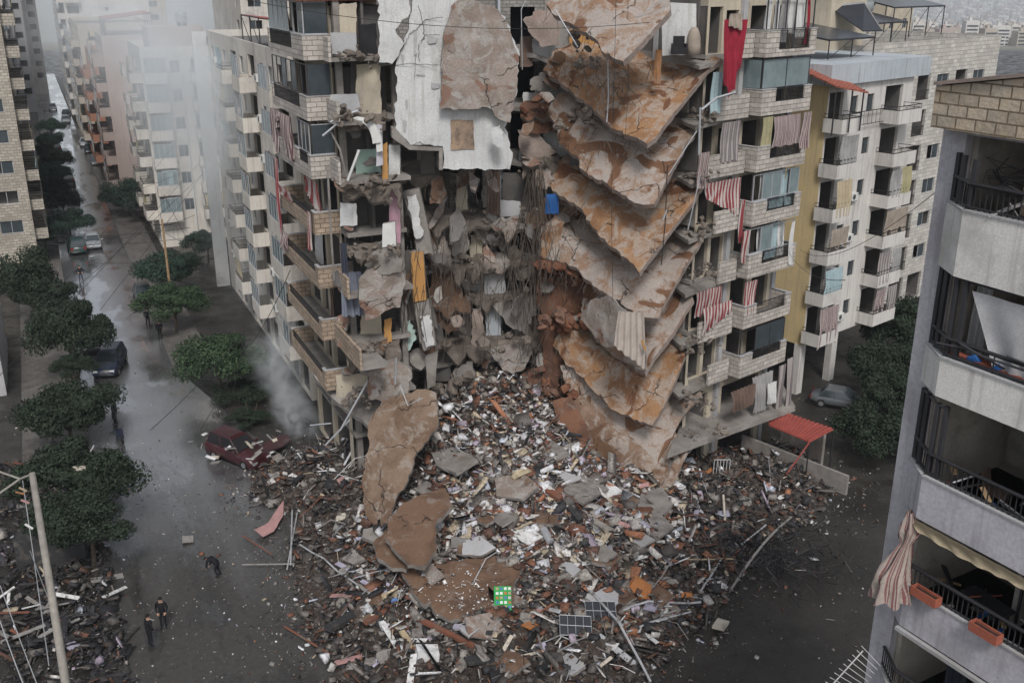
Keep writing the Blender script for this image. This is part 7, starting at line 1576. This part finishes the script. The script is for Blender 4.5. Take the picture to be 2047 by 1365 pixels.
car(155, 503, hd + .05, 'car_green', 'dark green off roader parked left of the silver car', 4.5, 1.85, 1.8, suv=True)
car(187, 493, back, 'car_silver', 'silver car parked beside the dark green one', 4.3, 1.75, 1.5)
car(288, 598, back, 'car_grey', 'grey car half hidden under the tree on the right kerb', 4.2, 1.75, 1.5)
car(185, 695, back, 'car_black', 'black car hidden under the tree behind the dark estate car', 4.2, 1.75, 1.5)
car(170, 292, back, 'car_silver', 'farther silver car, first of the two parked close together on the right kerb', 4.2, 1.7, 1.5); car(180, 306, back, 'car_black', 'black car right behind the farther silver car', 4.2, 1.7, 1.5)
car(193, 330, back, 'car_grey', 'dark grey car parked alone at the right kerb nearer than the pair', 4.3, 1.75, 1.6, suv=True); car(146, 402, back, 'car_white', 'white car tucked beside the left tree row', 4.2, 1.7, 1.5)
car(132, 245, back, 'car_silver', 'light car far down the street', 4.2, 1.7, 1.5); car(106, 220, back, 'car_silver', 'farthest car at the top of the street', 4.2, 1.7, 1.5); car(133, 233, back, 'car_blue', 'dark car behind the light one far down the street', 4.2, 1.7, 1.5)
car(113, 300, hd, 'car_black', 'black car parked under the left trees', 4.2, 1.7, 1.5); car(138, 366, hd, 'car_black', 'dark car peeping out between the left trees', 4.2, 1.7, 1.5)
car(478, 918, -.55, 'car_red', 'crushed dark red car covered with debris beside the smoke', 4.4, 1.85, 1.85, suv=True, crush=.8)
car(1683, 812, -.45, 'car_silver2' if 'car_silver2' in M else 'car_grey', 'grey saloon standing in the yard under the white building', 4.5, 1.8, 1.4)
# loose red panel and pinkish sheet
for (poly, Y_, mt, nm, lb) in [([(522,888),(548,872),(575,868),(582,880),(560,895),(530,902)], .5, 'car_red', 'car_bonnet', 'dark red torn car bonnet beyond the crushed car'), ([(508,1058),(535,1045),(553,1018),(567,1000),(566,1030),(548,1060),(525,1072)], .35, 'bit_pink', 'metal_sheet', 'bent pinkish metal sheet at the left edge of the rubble')]:
    o = sheet(nm, poly, (lambda z: (lambda x, y: PZ(x, y, z)[1]))(Y_), .04, [M[mt]], None, step=8, jit=.6, bump=.03, seed=5); tag(o, lb, 'metal sheet')
rd = random.Random(3); mb = None
for i in range(26):
    c = PZ(470 + rd.gauss(0, 38) + 15, 905 + rd.gauss(0, 16), 1.2 if i % 2 else .3); mb = MB(); mb.obox((c[0], c[1], c[2] + rd.uniform(0, .3)), rd.uniform(.3, 1.1), rd.uniform(.05, .4), .04, (rd.uniform(-.4, .4), rd.uniform(-.4, .4), rd.uniform(0, 3)))
    tag(mb.build('debris_piece', M['bit_' + rd.choice(['white', 'grey', 'grey', 'cream'])]), 'pale debris piece lying on or by the crushed red car', 'debris', 'debris pieces by the crushed car')
# scooters
def scooter(px, py, heading, colour, label):
    c = PZ(px, py, 0); T = thing('scooter', label, 'scooter', c); R_ = Matrix.Rotation(heading, 3, 'Z')
    q = lambda x, y, z: tuple(Vector(c) + R_ @ Vector((x, y, z)))
    for x in (-.62, .62):
        mb = MB(); mb.tube([q(x, -.05, .26), q(x, .05, .26)], .26, 0, 14); mb.build('wheel', M['tyre'], T)
    mb = MB(); mb.hexa([q(-.75, -.16, .35), q(.1, -.14, .28), q(.1, .14, .28), q(-.75, .16, .35), q(-.8, -.14, .72), q(-.02, -.13, .7), q(-.02, .13, .7), q(-.8, .14, .72)]); mb.build('body', M[colour], T)
    mb = MB(); mb.hexa([q(-.8, -.13, .73), q(.02, -.11, .71), q(.02, .11, .71), q(-.8, .13, .73), q(-.75, -.1, .84), q(0, -.09, .8), q(0, .09, .8), q(-.75, .1, .84)]); mb.build('seat', M['tyre'], T)
    mb = MB(); mb.hexa([q(.36, -.2, .3), q(.5, -.18, .3), q(.5, .18, .3), q(.36, .2, .3), q(.26, -.2, .95), q(.36, -.14, 1.0), q(.36, .14, 1.0), q(.26, .2, .95)]); mb.build('front_shield', M[colour], T)
    mb = MB(); mb.tube([q(.62, 0, .3), q(.3, 0, 1.05)], .035, 0, 6); mb.build('fork', M['iron'], T)
    mb = MB(); mb.tube([q(.2, -.34, 1.08), q(.3, 0, 1.03), q(.2, .34, 1.08)], .022, 0, 6); mb.build('handlebar', M['iron'], T)
    mb = MB(); mb.hexa([q(.05, -.14, .22), q(.45, -.14, .22), q(.45, .14, .22), q(.05, .14, .22), q(.05, -.14, .28), q(.45, -.14, .28), q(.45, .14, .28), q(.05, .14, .28)]); mb.build('footboard', M[colour], T)
scooter(230, 838, hd - .1, 'car_black', 'black scooter at the left kerb, farther of two'); scooter(240, 880, back + .2, 'car_blue', 'blue scooter at the left kerb, nearer of two')
# ------------------------------------------------------------------ people in place
person(437, 1152, math.pi * .92, 'person in black bending down over the muddy street', 'bend')
person(328, 1255, -1.4, 'person in dark clothes with hands together, farther one of the pair at the bottom left', 'stand')
person(302, 1292, .9, 'person in a black jacket, nearer one of the pair at the bottom left', 'stand')
person(163, 564, -1.2, 'person standing with hands on hips in the middle of the wet street', 'hips', 'jeans')
person(297, 653, hd, 'person in a long dark coat walking on the right half of the street', 'walk')
person(321, 680, hd - .3, 'shadowy person beside the tree, just behind the walking one', 'stand')
# ------------------------------------------------------------------ pole, wires
c = PZ(160, 1540, 0); top = PY(67, 945, 27.0); T = thing('utility_pole', 'slanting pale concrete pole with a cross arm at the lower left', 'utility pole', (c[0], c[1], 0))
tp = Vector(PZ(64, 945, 10.5)); bt = Vector(PZ(150, 1480, 2.0)); 
bt0 = bt + (bt - tp) * (2.0 / (tp.z - bt.z)) 
mat('pole_concrete', (.30, .28, .25), (.22, .205, .185), sc=3, bump=.3, bsc=20)
mb = MB(); mb.tube([bt0, tp], .20, 0, 12, r2=.13); mb.build('shaft', M['pole_concrete'], T, smooth=True)
mb = MB(); mb.tube([tp + Vector((0, 0, -.05)), Vector(PZ(40, 957, 10.4)), Vector(PZ(0, 943, 10.5)), Vector(PZ(-60, 930, 10.6))], .045, 0, 6); mb.build('cross_arm', M['pole_concrete'], T)
mb = MB(); mb.tube([Vector(PZ(40, 957, 10.4)), Vector(PZ(0, 985, 10.0)), Vector(PZ(-60, 1020, 9.6))], .045, 0, 6); mb.build('cross_arm', M['pole_concrete'], T)
for (x, y, c_) in ((46, 978, 'tan'), (50, 1002, 'pink'), (58, 1052, 'white'), (40, 985, 'orange')):
    q = PZ(x, y, 10.0); mb = MB(); mb.obox(q, .35, .06, .06, (0, .5, rd.uniform(-1, 1))); mb.build('coloured_tag', M['bit_' + c_], T)
def wire(a, b_, r_=.02, sag=.4, label=None, group='loose cables over the street', mt='wire', nm='cable'):
    mb = MB(); mb.tube(wirepts(a, b_, sag, 14), r_, 0, 4, cap=False); o = mb.build(nm, M[mt]); tag(o, label, 'cable', group)
W1 = 'thin dark cable strung across the street'
for (a, b_, sg) in [(((0,750),9,40),((520,180),16,80),.5), (((0,720),9,42),((500,90),18,85),.4), (((120,600),7,0),((480,270),14,0),.5), (((200,620),7,0),((480,240),14,0),.3), (((140,380),8,0),((300,470),6,0),.6), (((60,440),8,0),((400,330),9,0),.5),
                    (((60,470),7,0),((380,455),7,0),.4), (((60,485),7,0),((380,475),7,0),.4), (((110,500),7,0),((390,430),9,0),.5), (((170,525),7,0),((395,500),7,0),.5), (((250,640),5,0),((400,490),8,0),.3), (((190,340),8,0),((290,450),7,0),.5), (((170,300),9,0),((300,440),7,0),.5),
                    (((300,330),8,0),((420,560),4,0),.5), (((230,380),8,0),((395,500),8,0),.7), (((395,500),8,0),((500,720),4,0),.3), (((385,480),8,0),((500,700),5,0),.3), (((300,860),1,0),((490,660),8,0),.3), (((440,880),.2,0),((490,680),8,0),.1), (((400,860),.2,0),((495,690),8,0),.1), (((500,690),8,0),((580,540),16,0),.3)]:
    wire(PZ(*a[0], a[1]), PZ(*b_[0], b_[1]), .022, sg, W1)
for (a, b_) in (((480,-6),(1470,42)),): wire(PY(480,-2,40), PY(1300,45,44), .012, .6, 'long thin cable crossing in front of the torn building', None)
for (a, b_) in (((60,1100,9),(115,1240,5)), ((0,1170,8),(75,1370,4)), ((0,1240,8),(48,1370,6)), ((45,960,10),(98,1330,3))): wire(PZ(*a), PZ(*b_), .02, .1, 'grey cable hanging beside the slanting pole', 'cables by the slanting pole', 'alu', 'cable')
wire(PY(1690, 560, 30), PY(1560, 470, 60), .012, .8, 'thin cable between the near building and the white building', None); wire(PY(1900, 360, 24), PY(1600, 500, 62), .012, 1.0, 'sagging thin cable in front of the white building', None)
c = FL.p(38, 4.6); T = thing('utility_pole', 'brown timber pole among the trees on the right kerb', 'utility pole', (c[0], c[1], 0)); mb = MB(); mb.tube([(c[0], c[1], 0), (c[0], c[1], 9.5)], .14, 0, 8, r2=.1); mb.build('shaft', M['wood_light'], T); mb = MB(); mb.tube([(c[0] - .8, c[1], 9.0), (c[0] + .8, c[1], 9.0)], .05, 0, 5); mb.build('cross_arm', M['iron'], T)
# red canopy, low walls and the yard at the right
A4 = [PZ(1533, 815, 3.2), PZ(1666, 855, 3.0), PZ(1612, 883, 2.8), PZ(1535, 845, 3.0)]
P4 = [PZ(1533, 812, 3.3), PZ(1667, 858, 3.1), PZ(1618, 884, 2.8), PZ(1537, 850, 2.9)]
T = thing('red_canopy', 'red corrugated canopy slipping down beside the stone block', 'canopy', (P4[2][0], P4[2][1], 0)); mb = MB(); n_ = 16
for i in range(n_):
    s0, s1 = i / n_, (i + .55) / n_; a0_, a1_ = Vector(P4[0]).lerp(Vector(P4[1]), s0), Vector(P4[0]).lerp(Vector(P4[1]), s1); b0_, b1_ = Vector(P4[3]).lerp(Vector(P4[2]), s0), Vector(P4[3]).lerp(Vector(P4[2]), s1)
    up_ = Vector((0, 0, .07)); mb.hexa([tuple(v_) for v_ in (a0_, a1_, b1_, b0_)] + [tuple(v_ + up_) for v_ in (a0_, a1_, b1_, b0_)])
mb.hexa([tuple(Vector(v_) - Vector((0, 0, .03))) for v_ in P4] + [tuple(v_) for v_ in P4]); mb.build('roof_sheet', M['red_sheet'], T)
for v_ in P4[1:3]: mb = MB(); mb.tube([(v_[0], v_[1], 0), (v_[0], v_[1], v_[2] - .05)], .05, 0, 5); mb.build('post', M['iron'], T)
mb = MB(); mb.tube([P4[2], PZ(1560, 965, .4)], .05, 0, 5); mb.build('brace', M['red_sheet'], T)
for (a, b_, h_, lb) in (((1480,905),(1690,990),1.3,'low grey wall running beside the yard right of the rubble'), ((1560,880),(1640,930),2.2,'short pale wall under the red canopy')):
    A_, C_ = PZ(*a), PZ(*b_); d_ = (C_[0] - A_[0], C_[1] - A_[1]); F_ = Fr(A_[:2], d_, 1); mb = MB(); mb.fb(F_, 0, math.hypot(*d_), -.2, 0, 0, h_); tag(mb.build('low_wall', M['concrete']), lb, 'wall')
c = PZ(1440, 960); mb = None; T = thing('metal_gate', 'pale barred gate leaning in the dark opening under the stone block', 'gate', c)
for i in range(6): mb = MB(); mb.tube([(c[0] - .5 + .2 * i, c[1], .1), (c[0] - .4 + .2 * i, c[1] + .3, 1.3)], .03, 0, 5); mb.build('bar', M['plaster_grey'], T)
for z_ in (.1, 1.3): mb = MB(); mb.tube([(c[0] - .5 + (.1 if z_ > 1 else 0), c[1] + (.3 if z_ > 1 else 0), z_), (c[0] + .5 + (.1 if z_ > 1 else 0), c[1] + (.3 if z_ > 1 else 0), z_)], .04, 0, 5); mb.build('frame', M['plaster_grey'], T)
# left roadside: dark collapsed stuff, low buildings
for i, (px, py, L_, W_, ang, c_, th, lb) in enumerate([(345//1,0,0,0,0,0,0,0)][:0] + [(150,1298,.9,.5,-.5,'lilac',.05,'small pale panel on the ground right of the slanting pole'), (215,1160,1.6,.4,.5,'grey',.06,'grey board lying in the roadside debris'), (252,1268,1.2,.8,1.4,'dark',.12,'black crate lying on the mud beside the pair of people'), (376,1082,.6,.5,.3,'grey',.12,'small grey block on the muddy street'), (230,1188,1.4,.2,1.0,'white',.05,'long pale strip in the roadside debris'), (172,940,1.3,.4,.4,'cream',.1,'pale board caught on the big tree')]):
    c = PZ(px, py, 0 if px != 172 else 4.2); mb = MB(); mb.obox((c[0], c[1], c[2] + .15), L_, W_, th, (.1, .1, ang)); tag(mb.build('loose_board', M['bit_' + c_]), lb, 'board')
rd = random.Random(31)
for i in range(70):
    a_, n_ = rd.uniform(-28, 12), rd.uniform(13.5, 22); p = FS.p(a_, n_); mb = MB(); mb.obox((p[0], p[1], rd.uniform(.1, .5)), rd.uniform(.5, 2.2), rd.uniform(.04, .25), .05, (rd.uniform(-.3, .3), rd.uniform(-.4, .4), rd.uniform(0, 3.1)))
    c_ = rd.choice(['grey', 'dark', 'white', 'wood', 'grey']); tag(mb.build('loose_board', M['bit_' + c_]), '%s board in the dark debris along the left roadside' % c_, 'board', '%s boards along the left roadside' % c_)
c = PZ(110, 1120, 0); mb = MB(); mb.obox((c[0], c[1], .9), 3.4, 1.6, 1.8, (0, 0, .3)); tag(mb.build('dark_container', M['bit_dark']), 'dark box shaped container behind the slanting pole', 'container')
mb = MB(); Fq = Fr(PZ(14, 790, 0)[:2], DL, 1); mb.fb(Fq, 0, 12, -10, 0, 0, 3.0); mb.fb(Fq, 0, 12, -.2, .0, 3.0, 4.0); tag(mb.build('low_building', M['plaster_grey']), 'pale low building cut by the left edge', 'building')
# ------------------------------------------------------------------ trees
def leafmat(name, c1, c2):
    m = bpy.data.materials.new(name); m.use_nodes = True; t = m.node_tree; b = t.nodes['Principled BSDF']; b.inputs['Roughness'].default_value = .85; b.inputs['Specular IOR Level'].default_value = .2
    g = t.nodes.new('ShaderNodeNewGeometry'); r = t.nodes.new('ShaderNodeValToRGB'); r.color_ramp.elements[0].color = (*c1, 1); r.color_ramp.elements[1].color = (*c2, 1); t.links.new(g.outputs['Random Per Island'], r.inputs[0]); t.links.new(r.outputs[0], b.inputs['Base Color']); M[name] = m
leafmat('leaf_green', (.020, .040, .020), (.060, .092, .048)); leafmat('leaf_dark', (.012, .020, .013), (.036, .052, .032)); leafmat('leaf_blue', (.018, .036, .027), (.050, .08, .060)); mat('bark', (.09, .07, .055), (.05, .04, .03), sc=6)
def crown_mesh(seed, rx, rz_, n, leaf=.16, clumps=26):
    g = np.random.default_rng(seed); cc = g.normal(0, 1, (clumps, 3)); cc /= np.linalg.norm(cc, axis=1)[:, None]; cc *= g.uniform(.3, 1.0, (clumps, 1)); cc[:, 2] = np.abs(cc[:, 2]) * .9 - .25
    k = g.integers(0, clumps, n); rad = g.uniform(.14, .46, clumps)[k]; d = g.normal(0, 1, (n, 3)); d /= np.linalg.norm(d, axis=1)[:, None]; P = cc[k] + d * rad[:, None] * (g.random((n, 1)) ** .35)
    P[:, 0] *= rx; P[:, 1] *= rx; P[:, 2] *= rz_
    a = g.normal(0, 1, (n, 3)); a /= np.linalg.norm(a, axis=1)[:, None]; b_ = np.cross(a, d + .01); b_ /= (np.linalg.norm(b_, axis=1)[:, None] + 1e-9); s_ = leaf * g.uniform(.6, 1.4, (n, 1))
    V_ = np.stack([P - a * s_, P + b_ * s_ * .45, P + a * s_, P - b_ * s_ * .45], 1).reshape(-1, 3); me = bpy.data.meshes.new('crown'); me.vertices.add(n * 4); me.vertices.foreach_set('co', V_.reshape(-1)); me.loops.add(n * 4); me.loops.foreach_set('vertex_index', np.arange(n * 4)); me.polygons.add(n); me.polygons.foreach_set('loop_start', np.arange(n) * 4); me.polygons.foreach_set('loop_total', np.full(n, 4)); me.update(calc_edges=True); return me
CM = [crown_mesh(40 + i, 3.0, 2.1, 26000, .115, 34) for i in range(4)]
def tree(x, y, s, label, lm='leaf_green', i=0, zc=3.4, sz=1.0, group=None, nm='street_tree'):
    T = thing(nm, label, 'tree', (x, y, 0), group); me = CM[i % 4].copy(); me.materials.clear(); me.materials.append(M[lm]); c = bpy.data.objects.new('crown', me); COL.objects.link(c); c.parent = T; c.location = (0, 0, zc); c.scale = (s, s, s * sz); c.rotation_euler = (0, 0, i * 1.7)
    mb = MB(); mb.tube([(x, y, 0), (x + .05, y + .1, zc * .5), (x + .1, y, zc)], .16 * s, 0, 7, r2=.07 * s)
    r_ = random.Random(i)
    for k in range(6): an = k * 1.05; mb.tube([(x + .05, y + .08, zc * .5), (x + math.cos(an) * .8 * s, y + math.sin(an) * .8 * s, zc * .85), (x + math.cos(an) * 1.6 * s, y + math.sin(an) * 1.6 * s, zc * 1.0 + r_.uniform(0, .8))], .07 * s, 0, 5, r2=.025)
    mb.build('trunk', M['bark'], T); return T
def tp_(px, py, z, s, label, lm='leaf_green', i=0, sz=1.0, nm='street_tree'): c = PZ(px, py, z); return tree(c[0], c[1], s, label, lm, i, zc=z, sz=sz, nm=nm)
tp_(432, 708, 3.4, 1.02, 'rounded green tree nearest the smoke on the right kerb', 'leaf_green', 0); tp_(345, 598, 3.2, .95, 'rounded green tree over the grey car, lower of two touching crowns', 'leaf_green', 1); tp_(330, 535, 3.2, 1.05, 'wide green tree, upper of two touching crowns on the right kerb', 'leaf_blue', 2)
tp_(255, 388, 3.0, 1.05, 'tree veiled by smoke on the right kerb below the pinkish gable', 'leaf_blue', 3); tp_(288, 398, 3.0, .9, 'second smoke veiled tree right of the first', 'leaf_blue', 0); tp_(412, 480, 2.6, .75, 'small bush like tree in the gap beside the pale pier', 'leaf_blue', 1)
tp_(156, 945, 3.6, 1.08, 'large bushy tree nearest the pole with lit top leaves', 'leaf_dark', 1); tp_(172, 1025, 3.2, .9, 'dark lower tree crown under the large bushy one', 'leaf_dark', 3, .8); tp_(130, 818, 3.2, 1.05, 'spreading tree left of the black scooter', 'leaf_dark', 2); tp_(130, 650, 4.6, .95, 'tall dark tree with open top at the left kerb', 'leaf_dark', 0, 1.5); tp_(150, 728, 2.6, .5, 'small dark tree crown under the tall open one', 'leaf_dark', 1)
tp_(66, 555, 4.4, 1.05, 'tall dark tree at the foot of the tiled tower', 'leaf_dark', 3, 1.4); tp_(92, 590, 3.2, .8, 'dark tree just right of the tall one at the tiled tower', 'leaf_dark', 2)
for i, (x, y) in enumerate([(135,437),(122,395),(85,462),(108,368),(100,340),(112,318),(100,278),(88,300),(100,250)]):
    tp_(x, y, 3.0, .82, ['tree crown beside the dark off roader','tree crown next above, by the white car','small tree below the tiled tower left of the row','middle tree of the left row','tree crown above the middle one of the left row','darker tree crown in the upper left row','second farthest tree crown of the left row','tree crown tight against the left buildings','farthest tree of the left row'][i], 'leaf_dark' if i % 2 else 'leaf_blue', i)
tp_(1765, 850, 2.4, 1.0, 'dark rounded tree in the yard beside the grey saloon', 'leaf_dark', 0); tp_(1775, 730, 3.0, 1.0, 'dark tree behind, under the corner of the white building', 'leaf_dark', 2); tp_(1800, 790, 2.6, .9, 'dark bush between the two yard trees', 'leaf_dark', 1); tp_(1810, 650, 3, 1.2, 'dark tree at the far corner of the yard', 'leaf_dark', 3)
for i, (px, py, s_) in enumerate([(480,780,.7),(500,830,.5)]): tp_(px, py, .7, s_, ['low tangled shrub behind the smoke','small low shrub by the crushed car'][i], 'leaf_dark', i, .5, 'shrub')
# ------------------------------------------------------------------ smoke and haze
def smoke_mat(name, dens, sc, lo, col=(.93, .97, 1.0)):
    m = bpy.data.materials.new(name); m.use_nodes = True; t = m.node_tree; t.nodes.clear(); o = t.nodes.new('ShaderNodeOutputMaterial'); v = t.nodes.new('ShaderNodeVolumePrincipled'); v.inputs['Color'].default_value = (*col, 1); v.inputs['Anisotropy'].default_value = .0
    tc = t.nodes.new('ShaderNodeTexCoord'); ln = t.nodes.new('ShaderNodeVectorMath'); ln.operation = 'LENGTH'; t.links.new(tc.outputs['Object'], ln.inputs[0])
    mr_ = t.nodes.new('ShaderNodeMapRange'); mr_.inputs[1].default_value = .0; mr_.inputs[2].default_value = 1.0; mr_.inputs[3].default_value = 1; mr_.inputs[4].default_value = 0; mr_.interpolation_type = 'SMOOTHSTEP'; t.links.new(ln.outputs['Value'], mr_.inputs[0])
    g = t.nodes.new('ShaderNodeNewGeometry'); n = t.nodes.new('ShaderNodeTexNoise'); n.inputs['Scale'].default_value = sc; n.inputs['Detail'].default_value = 4; n.inputs['Distortion'].default_value = 1.0; t.links.new(g.outputs['Position'], n.inputs[0])
    r2 = t.nodes.new('ShaderNodeMapRange'); r2.inputs[1].default_value = lo; r2.inputs[2].default_value = .75; t.links.new(n.outputs[0], r2.inputs[0])
    a = t.nodes.new('ShaderNodeMath'); a.operation = 'MULTIPLY'; t.links.new(mr_.outputs[0], a.inputs[0]); t.links.new(r2.outputs[0], a.inputs[1]); b_ = t.nodes.new('ShaderNodeMath'); b_.operation = 'MULTIPLY'; t.links.new(a.outputs[0], b_.inputs[0]); b_.inputs[1].default_value = dens
    t.links.new(b_.outputs[0], v.inputs['Density']); t.links.new(v.outputs[0], o.inputs['Volume']); return m
def puff(c, s_, m_, rot=(0, 0, 0), label=None):
    mb = MB(); n = 14; V_ = [(0, 0, -1)]
    for i in range(1, 8):
        th = -math.pi / 2 + math.pi * i / 8
        for k in range(n): V_.append((math.cos(th) * math.cos(2 * math.pi * k / n), math.cos(th) * math.sin(2 * math.pi * k / n), math.sin(th)))
    V_.append((0, 0, 1)); fs = [(0, 1 + (k + 1) % n, 1 + k) for k in range(n)]
    for i in range(6):
        for k in range(n): fs.append((1 + i * n + k, 1 + i * n + (k + 1) % n, 1 + (i + 1) * n + (k + 1) % n, 1 + (i + 1) * n + k))
    l_ = len(V_) - 1; fs += [(l_, 1 + 6 * n + k, 1 + 6 * n + (k + 1) % n) for k in range(n)]
    mb.add(V_, fs); o = mb.build('smoke', m_); o.location = c; o.scale = s_; o.rotation_euler = rot; tag(o, label, 'smoke', kind='stuff'); return o
SM1 = smoke_mat('smoke_low', 1.3, .8, .42); SM2 = smoke_mat('smoke_high', .42, .14, .34); 
puff(PY(590, 830, 63.5), (1.9, 1.7, 3.2), SM1, (0, -.45, 0), 'bluish smoke rising from the ground beside the left wing'); puff(PY(558, 735, 64.5), (2.3, 2.1, 4.4), smoke_mat('smoke_mid', .9, .7, .42), (0, -.4, 0), 'bluish smoke drifting past the lower balconies')
puff(PY(490, 560, 70), (2.6, 2.6, 7), smoke_mat('smoke_thin', .08, .2, .3), (0, -.5, 0), 'thin smoke veil in front of the cream building')
puff(PY(360, 170, 86), (8, 8, 15), SM2, (0, -.35, 0), 'broad white smoke hanging over the street buildings'); puff(PY(240, 30, 110), (14, 12, 12), smoke_mat('smoke_far', .12, .12, .34), (0, -.3, 0), 'white smoke at the top left over the roofs')
m = bpy.data.materials.new('haze'); m.use_nodes = True; t = m.node_tree; t.nodes.clear(); o = t.nodes.new('ShaderNodeOutputMaterial'); v = t.nodes.new('ShaderNodeVolumePrincipled'); v.inputs['Color'].default_value = (.80, .86, .94, 1); v.inputs['Density'].default_value = .00018; t.links.new(v.outputs[0], o.inputs['Volume'])
mb = MB(); mb.box(-6000, 6500, -60, 10500, -135, 66); tag(mb.build('haze', m), kind='stuff')
